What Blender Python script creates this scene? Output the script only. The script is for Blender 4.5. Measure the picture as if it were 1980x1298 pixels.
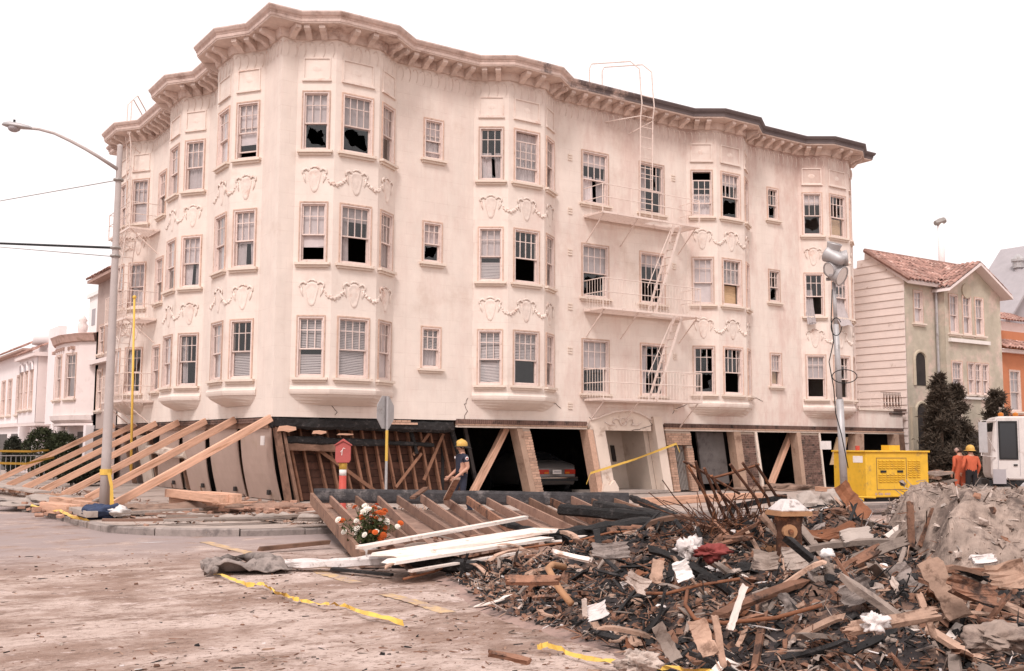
import bpy, math, random
import numpy as np
from mathutils import Vector, Matrix, noise

scene = bpy.context.scene
for o in list(bpy.data.objects):
    bpy.data.objects.remove(o)
col = scene.collection
R = math.radians

# ---------------------------------------------------------------- camera
CAM = np.array([0.0, 0.0, 1.62])
FPX, YAW, PITCH, ROLL = 2067.0, R(55.638), R(5.841), R(0.298)
_fw = np.array([math.cos(YAW)*math.cos(PITCH), math.sin(YAW)*math.cos(PITCH), math.sin(PITCH)])
_rt = np.array([math.sin(YAW), -math.cos(YAW), 0.0])
_up = np.cross(_rt, _fw)
_r2 = _rt*math.cos(ROLL) + _up*math.sin(ROLL)
_u2 = -_rt*math.sin(ROLL) + _up*math.cos(ROLL)
cam_d = bpy.data.cameras.new('camera')
cam = bpy.data.objects.new('camera', cam_d)
col.objects.link(cam)
cam.matrix_world = Matrix(((_r2[0], _u2[0], -_fw[0], CAM[0]), (_r2[1], _u2[1], -_fw[1], CAM[1]),
                           (_r2[2], _u2[2], -_fw[2], CAM[2]), (0, 0, 0, 1)))
cam_d.sensor_width = 36.0
cam_d.sensor_fit = 'HORIZONTAL'
cam_d.lens = 36.0*FPX/1980.0
cam_d.clip_start = 0.1
cam_d.clip_end = 3000
scene.camera = cam

# ---------------------------------------------------------------- world, sun, exposure
SUN_EL, SUN_AZ = 50.0, 221.0          # soft sun behind thin cloud, from behind the camera's left shoulder
world = bpy.data.worlds.new('World')
scene.world = world
world.use_nodes = True
wn = world.node_tree
wn.nodes.clear()
sky = wn.nodes.new('ShaderNodeTexSky')
sky.sky_type = 'NISHITA'
sky.sun_disc = False
sky.sun_elevation = R(SUN_EL)
sky.sun_rotation = R(90 - SUN_AZ)
sky.dust_density = 6.0
sky.air_density = 1.0
sc_ = wn.nodes.new('ShaderNodeVectorMath'); sc_.operation = 'SCALE'; sc_.inputs[3].default_value = 0.09
hs = wn.nodes.new('ShaderNodeHueSaturation'); hs.inputs['Saturation'].default_value = 0.15
mx = wn.nodes.new('ShaderNodeMix'); mx.data_type = 'RGBA'
mx.inputs[0].default_value = 0.86
mx.inputs[7].default_value = (1.0, 0.93, 0.925, 1)   # even cloud deck
bg = wn.nodes.new('ShaderNodeBackground')
bg.inputs[1].default_value = 0.82
out = wn.nodes.new('ShaderNodeOutputWorld')
wn.links.new(sky.outputs[0], hs.inputs['Color'])
wn.links.new(hs.outputs[0], sc_.inputs[0])
wn.links.new(sc_.outputs[0], mx.inputs[6])
wn.links.new(mx.outputs[2], bg.inputs[0])
wn.links.new(bg.outputs[0], out.inputs[0])

sun_d = bpy.data.lights.new('sun', 'SUN')
sun_d.energy = 1.5
sun_d.angle = R(14)
sun_d.color = (1.0, 0.92, 0.89)
sun = bpy.data.objects.new('sun', sun_d)
col.objects.link(sun)
_sd = Vector((math.cos(R(SUN_EL))*math.cos(R(SUN_AZ)), math.cos(R(SUN_EL))*math.sin(R(SUN_AZ)), math.sin(R(SUN_EL))))
sun.rotation_euler = _sd.to_track_quat('Z', 'Y').to_euler()
scene.view_settings.view_transform = 'Standard'
scene.view_settings.look = 'None'
scene.view_settings.gamma = 1.0
scene.view_settings.exposure = 0.74
scene.view_settings.use_curve_mapping = False
try:
    scene.cycles.max_bounces = 6
    scene.cycles.transparent_max_bounces = 12
except Exception:
    pass

# ---------------------------------------------------------------- measuring helpers (photo point -> place)
def _ray(x, y):
    return _fw + _r2*(x - 990.0)/FPX - _u2*(y - 649.0)/FPX
def on_z(x, y, z):
    d = _ray(x, y); return Vector(CAM + d*(z - CAM[2])/d[2])
def on_y(x, y, Y):
    d = _ray(x, y); return Vector(CAM + d*(Y/d[1]))
def on_x(x, y, X):
    d = _ray(x, y); return Vector(CAM + d*(X/d[0]))
def at_d(x, y, D):
    return Vector(CAM + _ray(x, y)*D)

# ---------------------------------------------------------------- materials
MATS = {}
def mat(name, c, rough=0.85, var=0.12, scale=2.0, bump=0.15, bscale=30.0, metal=0.0, c2=None, c2f=0.0,
        c2scale=0.6, rnd=0.0, stretch=None, spec=0.3, detail=5.0):
    """procedural: base colour, fine noise variation, patches of a second colour (dirt, wear), relief, per-object shift"""
    m = bpy.data.materials.new(name); m.use_nodes = True
    nt = m.node_tree; N = nt.nodes; L = nt.links
    b = N['Principled BSDF']
    b.inputs['Roughness'].default_value = rough
    b.inputs['Metallic'].default_value = metal
    b.inputs['Specular IOR Level'].default_value = spec
    tc = N.new('ShaderNodeTexCoord')
    src = tc.outputs['Object']
    if stretch:
        mp = N.new('ShaderNodeMapping'); mp.inputs['Scale'].default_value = stretch
        L.new(src, mp.inputs[0]); src = mp.outputs[0]
    if rnd:
        oi = N.new('ShaderNodeObjectInfo')
        va = N.new('ShaderNodeVectorMath'); va.operation = 'ADD'
        cmb = N.new('ShaderNodeMath'); cmb.operation = 'MULTIPLY'; cmb.inputs[1].default_value = 37.0
        L.new(oi.outputs['Random'], cmb.inputs[0]); L.new(src, va.inputs[0]); L.new(cmb.outputs[0], va.inputs[1])
        src = va.outputs[0]
    n1 = N.new('ShaderNodeTexNoise'); n1.inputs['Scale'].default_value = scale; n1.inputs['Detail'].default_value = detail
    n1.inputs['Roughness'].default_value = 0.65
    L.new(src, n1.inputs['Vector'])
    mr = N.new('ShaderNodeMapRange'); mr.inputs[1].default_value = 0.25; mr.inputs[2].default_value = 0.75
    mr.inputs[3].default_value = 1.0 - var; mr.inputs[4].default_value = 1.0 + var
    L.new(n1.outputs['Fac'], mr.inputs[0])
    colr = N.new('ShaderNodeRGB'); colr.outputs[0].default_value = (*c, 1)
    cur = colr.outputs[0]
    if c2 is not None:
        n2 = N.new('ShaderNodeTexNoise'); n2.inputs['Scale'].default_value = c2scale; n2.inputs['Detail'].default_value = 7.0
        n2.inputs['Roughness'].default_value = 0.7
        L.new(src, n2.inputs['Vector'])
        m2 = N.new('ShaderNodeMapRange'); m2.interpolation_type = 'SMOOTHSTEP'
        m2.inputs[1].default_value = 0.62 - 0.35*c2f; m2.inputs[2].default_value = 0.78 - 0.35*c2f
        L.new(n2.outputs['Fac'], m2.inputs[0])
        mm = N.new('ShaderNodeMix'); mm.data_type = 'RGBA'; mm.inputs[7].default_value = (*c2, 1)
        L.new(m2.outputs[0], mm.inputs[0]); L.new(cur, mm.inputs[6]); cur = mm.outputs[2]
    ml = N.new('ShaderNodeMix'); ml.data_type = 'RGBA'; ml.blend_type = 'MULTIPLY'; ml.inputs[0].default_value = 1.0
    L.new(cur, ml.inputs[6]); L.new(mr.outputs[0], ml.inputs[7]); cur = ml.outputs[2]
    if rnd:
        m3 = N.new('ShaderNodeMapRange'); m3.inputs[3].default_value = 1 - rnd; m3.inputs[4].default_value = 1 + rnd
        L.new(oi.outputs['Random'], m3.inputs[0])
        m4 = N.new('ShaderNodeMix'); m4.data_type = 'RGBA'; m4.blend_type = 'MULTIPLY'; m4.inputs[0].default_value = 1.0
        L.new(cur, m4.inputs[6]); L.new(m3.outputs[0], m4.inputs[7]); cur = m4.outputs[2]
    L.new(cur, b.inputs['Base Color'])
    if bump:
        n3 = N.new('ShaderNodeTexNoise'); n3.inputs['Scale'].default_value = bscale; n3.inputs['Detail'].default_value = 4.0
        L.new(src, n3.inputs['Vector'])
        bp = N.new('ShaderNodeBump'); bp.inputs['Strength'].default_value = bump; bp.inputs['Distance'].default_value = 0.02
        L.new(n3.outputs['Fac'], bp.inputs['Height']); L.new(bp.outputs[0], b.inputs['Normal'])
    MATS[name] = m
    return m

# ---------------------------------------------------------------- mesh builder
class MB:
    def __init__(s):
        s.v = []; s.f = []; s.mi = []; s.m = 0
    def add(s, vs, fs):
        o = len(s.v); s.v += [tuple(v) for v in vs]
        for f in fs:
            s.f.append(tuple(i + o for i in f)); s.mi.append(s.m)
        return s
    def box(s, x0, x1, y0, y1, z0, z1):
        return s.add([(x0,y0,z0),(x1,y0,z0),(x1,y1,z0),(x0,y1,z0),(x0,y0,z1),(x1,y0,z1),(x1,y1,z1),(x0,y1,z1)],
                     [(0,3,2,1),(4,5,6,7),(0,1,5,4),(1,2,6,5),(2,3,7,6),(3,0,4,7)])
    def bar(s, a, b, w, h, up=(0, 0, 1)):
        """square bar from a to b; w across, h along 'up'"""
        a = Vector(a); b = Vector(b); d = (b - a).normalized(); up = Vector(up)
        r = d.cross(up)
        if r.length < 1e-4: r = d.cross(Vector((1, 0, 0)))
        r.normalize(); u = r.cross(d).normalized()
        vs = []
        for p in (a, b):
            for i, j in ((-1,-1),(1,-1),(1,1),(-1,1)):
                vs.append(p + r*(i*w/2) + u*(j*h/2))
        return s.add(vs, [(0,3,2,1),(4,5,6,7),(0,1,5,4),(1,2,6,5),(2,3,7,6),(3,0,4,7)])
    def tube(s, pts, r, n=8, closed=False, cap=True):
        pts = [Vector(p) for p in pts]; k = len(pts)
        rs = r if isinstance(r, (list, tuple)) else [r]*k
        ref = Vector((0, 0, 1)); vs = []; prev = None
        for i, p in enumerate(pts):
            if closed: d = pts[(i+1) % k] - pts[i-1]
            else: d = pts[min(i+1, k-1)] - pts[max(i-1, 0)]
            d.normalize()
            if prev is None:
                x = d.cross(ref)
                if x.length < 1e-3: x = d.cross(Vector((1, 0, 0)))
            else:
                x = prev - d*prev.dot(d)
                if x.length < 1e-4: x = d.cross(Vector((1, 0, 0)))
            x.normalize(); prev = x; y = d.cross(x)
            for j in range(n):
                a = 2*math.pi*j/n
                vs.append(p + x*(math.cos(a)*rs[i]) + y*(math.sin(a)*rs[i]))
        fs = []
        for i in range(k if closed else k-1):
            i2 = (i+1) % k
            for j in range(n):
                j2 = (j+1) % n
                fs.append((i*n+j, i*n+j2, i2*n+j2, i2*n+j))
        if cap and not closed:
            fs.append(tuple(range(n))[::-1]); fs.append(tuple((k-1)*n+j for j in range(n)))
        return s.add(vs, fs)
    def lathe(s, prof, n=16, c=(0, 0, 0)):
        vs = []; k = len(prof)
        for r, z in prof:
            for j in range(n):
                a = 2*math.pi*j/n
                vs.append((c[0] + r*math.cos(a), c[1] + r*math.sin(a), c[2] + z))
        fs = [(i*n+j, i*n+(j+1) % n, (i+1)*n+(j+1) % n, (i+1)*n+j) for i in range(k-1) for j in range(n)]
        fs.append(tuple(range(n))[::-1]); fs.append(tuple((k-1)*n+j for j in range(n)))
        return s.add(vs, fs)
    def prism(s, poly, e):
        """polygon of 3-D points extruded by vector e"""
        n = len(poly); e = Vector(e); p = [Vector(q) for q in poly]
        vs = p + [q + e for q in p]
        fs = [tuple(range(n))[::-1], tuple(range(n, 2*n))] + [(i, (i+1) % n, n+(i+1) % n, n+i) for i in range(n)]
        return s.add(vs, fs)
    def ball(s, c, r, n=8, k=6, sq=(1, 1, 1)):
        vs = [(c[0], c[1], c[2]-r*sq[2])]
        for i in range(1, k):
            t = math.pi*i/k
            for j in range(n):
                a = 2*math.pi*j/n
                vs.append((c[0]+r*sq[0]*math.sin(t)*math.cos(a), c[1]+r*sq[1]*math.sin(t)*math.sin(a), c[2]-r*sq[2]*math.cos(t)))
        vs.append((c[0], c[1], c[2]+r*sq[2])); fs = []
        for j in range(n):
            fs.append((0, 1+(j+1) % n, 1+j))
            for i in range(k-2):
                fs.append((1+i*n+j, 1+i*n+(j+1) % n, 1+(i+1)*n+(j+1) % n, 1+(i+1)*n+j))
            fs.append((1+(k-2)*n+j, 1+(k-2)*n+(j+1) % n, len(vs)-1))
        return s.add(vs, fs)
    def quad(s, a, b, c, d):
        return s.add([a, b, c, d], [(0, 1, 2, 3)])
    def map(s, fn, start=0):
        s.v[start:] = [tuple(fn(*v)) for v in s.v[start:]]
        return s
    def mesh(s, name, mats, off=(0, 0, 0), smooth=False):
        me = bpy.data.meshes.new(name)
        ox, oy, oz = off
        me.from_pydata([(x-ox, y-oy, z-oz) for x, y, z in s.v], [], s.f)
        if not isinstance(mats, (list, tuple)): mats = [mats]
        for m in mats: me.materials.append(MATS[m] if isinstance(m, str) else m)
        if len(mats) > 1: me.polygons.foreach_set('material_index', s.mi)
        if smooth: me.polygons.foreach_set('use_smooth', [True]*len(me.polygons))
        me.update()
        return me
    def build(s, name, mats, parent=None, smooth=False, base=None, bevel=0, angle=None):
        """ONE mesh object. Coordinates are world coordinates; a top-level mesh gets its origin at 'base'."""
        off = parent_world(parent) if parent else (base or (0, 0, 0))
        o = bpy.data.objects.new(name, s.mesh(name, mats, off, smooth))
        col.objects.link(o)
        if parent: o.parent = parent; WL[o.name] = tuple(off)
        else: o.location = off; WL[o.name] = tuple(off)
        if bevel:
            b = o.modifiers.new('bevel', 'BEVEL'); b.width = bevel; b.segments = 1; b.limit_method = 'ANGLE'
        return o
WL = {}
def parent_world(p): return WL[p.name]
def tag(o, label=None, cat=None, group=None, kind=None):
    if label: o['label'] = label
    if cat: o['category'] = cat
    if group: o['group'] = group
    if kind: o['kind'] = kind
    elif cat: o['kind'] = 'thing'
    return o
def empty(name, loc, label=None, cat=None, group=None):
    o = bpy.data.objects.new(name, None); col.objects.link(o)
    o.location = loc; o.empty_display_size = 0.2; WL[o.name] = tuple(loc)
    return tag(o, label, cat, group)
def inst(name, me, parent, M):
    """object sharing mesh data, placed by a matrix given in world axes relative to its parent's origin"""
    o = bpy.data.objects.new(name, me); col.objects.link(o)
    if parent: o.parent = parent
    o.matrix_local = M
    return o
def rotz(a): return Matrix.Rotation(a, 4, 'Z')
def T(x, y, z): return Matrix.Translation((x, y, z))
def lerp(a, b, t): return a + (b - a)*t
rng = random.Random(7)
# ================================================================= materials used everywhere
mat('stucco', (0.735, 0.638, 0.572), 0.9, 0.08, 1.3, 0.3, 45, c2=(0.65, 0.535, 0.465), c2f=0.25, c2scale=0.45)
mat('trim_paint', (0.71, 0.595, 0.51), 0.8, 0.12, 6, 0.2, 60, c2=(0.52, 0.36, 0.28), c2f=0.2, c2scale=5)
mat('casing_paint', (0.56, 0.39, 0.31), 0.8, 0.2, 8, 0.2, 60, c2=(0.38, 0.25, 0.18), c2f=0.25, c2scale=6, rnd=0.15)
mat('sash_paint', (0.68, 0.55, 0.50), 0.7, 0.12, 9, 0.1, 60, c2=(0.46, 0.34, 0.28), c2f=0.15, c2scale=7, rnd=0.12)
mat('ornament_plaster', (0.72, 0.61, 0.545), 0.9, 0.1, 9, 0.3, 70, c2=(0.62, 0.45, 0.38), c2f=0.3, c2scale=2, rnd=0.06)
mat('soffit_paint', (0.42, 0.28, 0.235), 0.85, 0.15, 4, 0.2, 40, c2=(0.26, 0.17, 0.13), c2f=0.3, c2scale=1.5, rnd=0.15)
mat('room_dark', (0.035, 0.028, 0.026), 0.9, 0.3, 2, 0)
mat('shade_cloth', (0.52, 0.455, 0.45), 0.9, 0.10, 5, 0.05, 80, rnd=0.22)
mat('curtain_cloth', (0.47, 0.41, 0.405), 0.9, 0.15, 6, 0.05, 80, rnd=0.28)
mat('blind_slats', (0.50, 0.44, 0.43), 0.6, 0.06, 6, 0, rnd=0.1)
mat('board_tan', (0.52, 0.36, 0.22), 0.85, 0.2, 4, 0.15, 40, stretch=(1, 1, 6))
mat('fir_timber', (0.58, 0.345, 0.24), 0.8, 0.25, 3, 0.2, 25, c2=(0.36, 0.19, 0.115), c2f=0.3, c2scale=1.6, rnd=0.14, stretch=(0.5, 6, 6))
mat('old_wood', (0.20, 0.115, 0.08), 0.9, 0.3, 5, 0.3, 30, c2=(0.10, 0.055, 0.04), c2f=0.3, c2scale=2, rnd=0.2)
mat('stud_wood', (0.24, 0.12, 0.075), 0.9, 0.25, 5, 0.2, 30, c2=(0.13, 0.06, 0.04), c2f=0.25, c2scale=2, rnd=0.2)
mat('sheathing', (0.085, 0.038, 0.026), 0.9, 0.35, 4, 0.2, 30, c2=(0.03, 0.018, 0.014), c2f=0.3, c2scale=1.5, rnd=0.3)  # dimness inside the wall is put into this dark colour
mat('post_wood', (0.40, 0.27, 0.20), 0.85, 0.2, 4, 0.2, 30, c2=(0.20, 0.12, 0.085), c2f=0.3, c2scale=2, rnd=0.12)
mat('charred_wood', (0.018, 0.016, 0.016), 0.75, 0.4, 8, 0.8, 35, c2=(0.07, 0.06, 0.058), c2f=0.25, c2scale=6, rnd=0.3)
mat('brick_face', (0.47, 0.30, 0.22), 0.9, 0.2, 14, 0.3, 60, rnd=0.22)
mat('brick_dark', (0.17, 0.10, 0.08), 0.9, 0.3, 10, 0.3, 60, c2=(0.05, 0.035, 0.03), c2f=0.4, c2scale=2.5, rnd=0.3)
mat('mortar', (0.40, 0.31, 0.25), 0.95, 0.15, 20, 0.3, 80)
mat('plywood', (0.44, 0.325, 0.275), 0.85, 0.08, 2, 0.1, 50, c2=(0.40, 0.30, 0.22), c2f=0.2, c2scale=0.8, rnd=0.05)
mat('iron_paint', (0.70, 0.575, 0.515), 0.6, 0.1, 9, 0, c2=(0.40, 0.25, 0.17), c2f=0.18, c2scale=7, rnd=0.05)
mat('rusty_iron', (0.10, 0.045, 0.028), 0.85, 0.4, 12, 0.5, 60, c2=(0.25, 0.10, 0.045), c2f=0.35, c2scale=6, rnd=0.3)
mat('rust_sheet', (0.20, 0.08, 0.04), 0.8, 0.35, 6, 0.4, 40, c2=(0.10, 0.045, 0.03), c2f=0.3, c2scale=3, rnd=0.25)
mat('concrete', (0.36, 0.30, 0.265), 0.95, 0.2, 3, 0.5, 25, c2=(0.22, 0.18, 0.16), c2f=0.3, c2scale=1.2, rnd=0.12)
mat('kerb_stone', (0.27, 0.225, 0.205), 0.9, 0.25, 5, 0.4, 35, c2=(0.12, 0.10, 0.095), c2f=0.3, c2scale=1.5, rnd=0.15)
mat('tape_yellow', (0.66, 0.42, 0.085), 0.5, 0.1, 8, 0, rnd=0.1)
mat('plastic_white', (0.75, 0.70, 0.67), 0.5, 0.08, 6, 0.1, 30, rnd=0.1)
mat('white_paint', (0.76, 0.70, 0.66), 0.6, 0.08, 4, 0.05, 40, rnd=0.05)
mat('black_rubber', (0.02, 0.02, 0.021), 0.8, 0.2, 10, 0.1, 40)
mat('grey_metal', (0.42, 0.40, 0.40), 0.5, 0.12, 5, 0.05, 40, metal=0.3, c2=(0.25, 0.22, 0.2), c2f=0.2, c2scale=3)
mat('chrome', (0.6, 0.6, 0.6), 0.2, 0.05, 5, 0, metal=1.0)
mat('yellow_paint', (0.68, 0.40, 0.035), 0.5, 0.12, 4, 0.08, 40, c2=(0.36, 0.22, 0.07), c2f=0.22, c2scale=3)

# window glass: clear sheet with a mirror-like surface
g = bpy.data.materials.new('window_glass'); g.use_nodes = True
_n = g.node_tree; _n.nodes.clear()
_o = _n.nodes.new('ShaderNodeOutputMaterial'); _mix = _n.nodes.new('ShaderNodeMixShader')
_t = _n.nodes.new('ShaderNodeBsdfTransparent'); _t.inputs[0].default_value = (0.93, 0.93, 0.93, 1)
_g = _n.nodes.new('ShaderNodeBsdfGlossy'); _g.inputs['Roughness'].default_value = 0.06
_g.inputs['Color'].default_value = (0.9, 0.9, 0.9, 1)
_l = _n.nodes.new('ShaderNodeLayerWeight'); _l.inputs[0].default_value = 0.5
_pw = _n.nodes.new('ShaderNodeMath'); _pw.operation = 'POWER'; _pw.inputs[1].default_value = 4.0
_m = _n.nodes.new('ShaderNodeMath'); _m.operation = 'MULTIPLY_ADD'; _m.inputs[1].default_value = 0.85; _m.inputs[2].default_value = 0.07
_tc = _n.nodes.new('ShaderNodeTexCoord'); _ns = _n.nodes.new('ShaderNodeTexNoise'); _ns.inputs['Scale'].default_value = 2.5
_b = _n.nodes.new('ShaderNodeBump'); _b.inputs['Strength'].default_value = 0.08; _b.inputs['Distance'].default_value = 0.05
_n.links.new(_tc.outputs['Object'], _ns.inputs['Vector']); _n.links.new(_ns.outputs['Fac'], _b.inputs['Height'])
_n.links.new(_b.outputs[0], _g.inputs['Normal'])
_n.links.new(_l.outputs['Facing'], _pw.inputs[0]); _n.links.new(_pw.outputs[0], _m.inputs[0]); _n.links.new(_m.outputs[0], _mix.inputs[0])
_n.links.new(_t.outputs[0], _mix.inputs[1]); _n.links.new(_g.outputs[0], _mix.inputs[2]); _n.links.new(_mix.outputs[0], _o.inputs[0])
MATS['window_glass'] = g

# scored stucco: fine relief of block joints + soot stains that belong to the burnt end
def add_scoring(m):
    nt = m.node_tree; N = nt.nodes; L = nt.links
    geo = N.new('ShaderNodeNewGeometry'); sep = N.new('ShaderNodeSeparateXYZ'); L.new(geo.outputs['Position'], sep.inputs[0])
    ad = N.new('ShaderNodeMath'); ad.operation = 'ADD'; L.new(sep.outputs[0], ad.inputs[0]); L.new(sep.outputs[1], ad.inputs[1])
    cb = N.new('ShaderNodeCombineXYZ'); L.new(ad.outputs[0], cb.inputs[0]); L.new(sep.outputs[2], cb.inputs[1])
    br = N.new('ShaderNodeTexBrick'); br.inputs['Scale'].default_value = 1.0; br.inputs['Mortar Size'].default_value = 0.008
    br.inputs['Brick Width'].default_value = 0.95; br.inputs['Row Height'].default_value = 0.36; br.inputs['Mortar Smooth'].default_value = 0.6
    L.new(cb.outputs[0], br.inputs['Vector'])
    bp = N.new('ShaderNodeBump'); bp.invert = True; bp.inputs['Strength'].default_value = 0.35; bp.inputs['Distance'].default_value = 0.008
    L.new(br.outputs['Fac'], bp.inputs['Height'])
    b = N['Principled BSDF']
    old = b.inputs['Normal'].links[0].from_socket
    L.new(old, bp.inputs['Normal']); L.new(bp.outputs[0], b.inputs['Normal'])
    # stains: streaks running down from the cornice, stronger to the right (fire side)
    mp = N.new('ShaderNodeMapping'); mp.inputs['Scale'].default_value = (1.1, 1.1, 0.35); L.new(geo.outputs['Position'], mp.inputs[0])
    ns = N.new('ShaderNodeTexNoise'); ns.inputs['Scale'].default_value = 0.8; ns.inputs['Detail'].default_value = 10; ns.inputs['Roughness'].default_value = 0.76
    L.new(mp.outputs[0], ns.inputs['Vector'])
    mr = N.new('ShaderNodeMapRange'); mr.inputs[1].default_value = 0.44; mr.inputs[2].default_value = 0.72; mr.inputs[4].default_value = 0.75; mr.interpolation_type = 'SMOOTHSTEP'
    L.new(ns.outputs['Fac'], mr.inputs[0])
    old = b.inputs['Base Color'].links[0].from_socket
    mm = N.new('ShaderNodeMix'); mm.data_type = 'RGBA'; mm.inputs[7].default_value = (0.575, 0.385, 0.335, 1)
    rx = N.new('ShaderNodeMapRange'); rx.inputs[1].default_value = 14.0; rx.inputs[2].default_value = 30.0; rx.inputs[3].default_value = 0.3; rx.inputs[4].default_value = 1.0
    L.new(sep.outputs[0], rx.inputs[0])
    mu = N.new('ShaderNodeMath'); mu.operation = 'MULTIPLY'; L.new(mr.outputs[0], mu.inputs[0]); L.new(rx.outputs[0], mu.inputs[1])
    L.new(mu.outputs[0], mm.inputs[0]); L.new(old, mm.inputs[6])
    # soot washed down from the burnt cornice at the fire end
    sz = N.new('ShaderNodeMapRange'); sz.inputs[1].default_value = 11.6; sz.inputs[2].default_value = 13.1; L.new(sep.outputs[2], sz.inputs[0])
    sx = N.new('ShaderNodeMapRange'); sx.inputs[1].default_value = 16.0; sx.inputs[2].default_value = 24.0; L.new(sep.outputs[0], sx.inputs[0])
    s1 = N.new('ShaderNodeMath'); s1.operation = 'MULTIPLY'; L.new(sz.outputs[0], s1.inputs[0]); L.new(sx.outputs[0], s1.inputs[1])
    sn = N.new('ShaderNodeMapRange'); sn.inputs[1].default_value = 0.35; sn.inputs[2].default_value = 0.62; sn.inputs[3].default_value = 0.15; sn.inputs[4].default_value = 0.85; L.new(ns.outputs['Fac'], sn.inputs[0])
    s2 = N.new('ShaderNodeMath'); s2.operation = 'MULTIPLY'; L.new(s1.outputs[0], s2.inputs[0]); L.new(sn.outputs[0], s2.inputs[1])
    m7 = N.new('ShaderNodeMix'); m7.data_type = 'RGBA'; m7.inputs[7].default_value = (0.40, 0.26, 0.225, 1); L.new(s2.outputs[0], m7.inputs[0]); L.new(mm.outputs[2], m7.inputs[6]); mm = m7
    # thin rain streaks
    mp2 = N.new('ShaderNodeMapping'); mp2.inputs['Scale'].default_value = (5, 5, 0.28); L.new(geo.outputs['Position'], mp2.inputs[0])
    n6 = N.new('ShaderNodeTexNoise'); n6.inputs['Scale'].default_value = 1.0; n6.inputs['Detail'].default_value = 6; n6.inputs['Roughness'].default_value = .7; L.new(mp2.outputs[0], n6.inputs['Vector'])
    r6 = N.new('ShaderNodeMapRange'); r6.inputs[1].default_value = .52; r6.inputs[2].default_value = .78; r6.inputs[4].default_value = .2; L.new(n6.outputs['Fac'], r6.inputs[0])
    m6 = N.new('ShaderNodeMix'); m6.data_type = 'RGBA'; m6.inputs[7].default_value = (0.50, 0.36, 0.30, 1); L.new(r6.outputs[0], m6.inputs[0]); L.new(mm.outputs[2], m6.inputs[6]); mm = m6
    jn = N.new('ShaderNodeTexNoise'); jn.inputs['Scale'].default_value = 2.3; jn.inputs['Detail'].default_value = 3; L.new(geo.outputs['Position'], jn.inputs['Vector'])
    jr = N.new('ShaderNodeMapRange'); jr.inputs[1].default_value = 0.42; jr.inputs[2].default_value = 0.66; jr.inputs[4].default_value = 0.26; L.new(jn.outputs['Fac'], jr.inputs[0])
    jm = N.new('ShaderNodeMath'); jm.operation = 'MULTIPLY'; L.new(jr.outputs[0], jm.inputs[0]); L.new(br.outputs['Fac'], jm.inputs[1])
    m5 = N.new('ShaderNodeMix'); m5.data_type = 'RGBA'; m5.inputs[7].default_value = (0.42, 0.28, 0.23, 1)
    L.new(jm.outputs[0], m5.inputs[0]); L.new(mm.outputs[2], m5.inputs[6]); L.new(m5.outputs[2], b.inputs['Base Color'])
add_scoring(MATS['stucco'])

# cornice fascia: brown paint, scorched towards the burnt end
mat('cornice_paint', (0.60, 0.465, 0.41), 0.8, 0.2, 5, 0.3, 40, c2=(0.36, 0.25, 0.21), c2f=0.28, c2scale=1.2)
mat('cornice_soffit', (0.62, 0.50, 0.44), 0.85, 0.15, 4, 0.2, 40, c2=(0.36, 0.25, 0.21), c2f=0.3, c2scale=1.5, rnd=0.12)
def add_scorch(m):
    nt = m.node_tree; N = nt.nodes; L = nt.links; b = N['Principled BSDF']
    geo = N.new('ShaderNodeNewGeometry'); sep = N.new('ShaderNodeSeparateXYZ'); L.new(geo.outputs['Position'], sep.inputs[0])
    ns = N.new('ShaderNodeTexNoise'); ns.inputs['Scale'].default_value = 1.1; ns.inputs['Detail'].default_value = 8; ns.inputs['Roughness'].default_value = 0.75
    L.new(geo.outputs['Position'], ns.inputs['Vector'])
    rx = N.new('ShaderNodeMapRange'); rx.inputs[1].default_value = 13.0; rx.inputs[2].default_value = 27.0; rx.inputs[3].default_value = -0.22; rx.inputs[4].default_value = 0.3
    L.new(sep.outputs[0], rx.inputs[0])
    ad = N.new('ShaderNodeMath'); ad.operation = 'ADD'; L.new(ns.outputs['Fac'], ad.inputs[0]); L.new(rx.outputs[0], ad.inputs[1])
    mr = N.new('ShaderNodeMapRange'); mr.inputs[1].default_value = 0.5; mr.inputs[2].default_value = 0.68; mr.interpolation_type = 'SMOOTHSTEP'; mr.inputs[4].default_value = 0.9
    L.new(ad.outputs[0], mr.inputs[0])
    old = b.inputs['Base Color'].links[0].from_socket
    mm = N.new('ShaderNodeMix'); mm.data_type = 'RGBA'; mm.inputs[7].default_value = (0.085, 0.07, 0.075, 1)
    L.new(mr.outputs[0], mm.inputs[0]); L.new(old, mm.inputs[6]); L.new(mm.outputs[2], b.inputs['Base Color'])
add_scorch(MATS['cornice_paint'])

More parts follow.
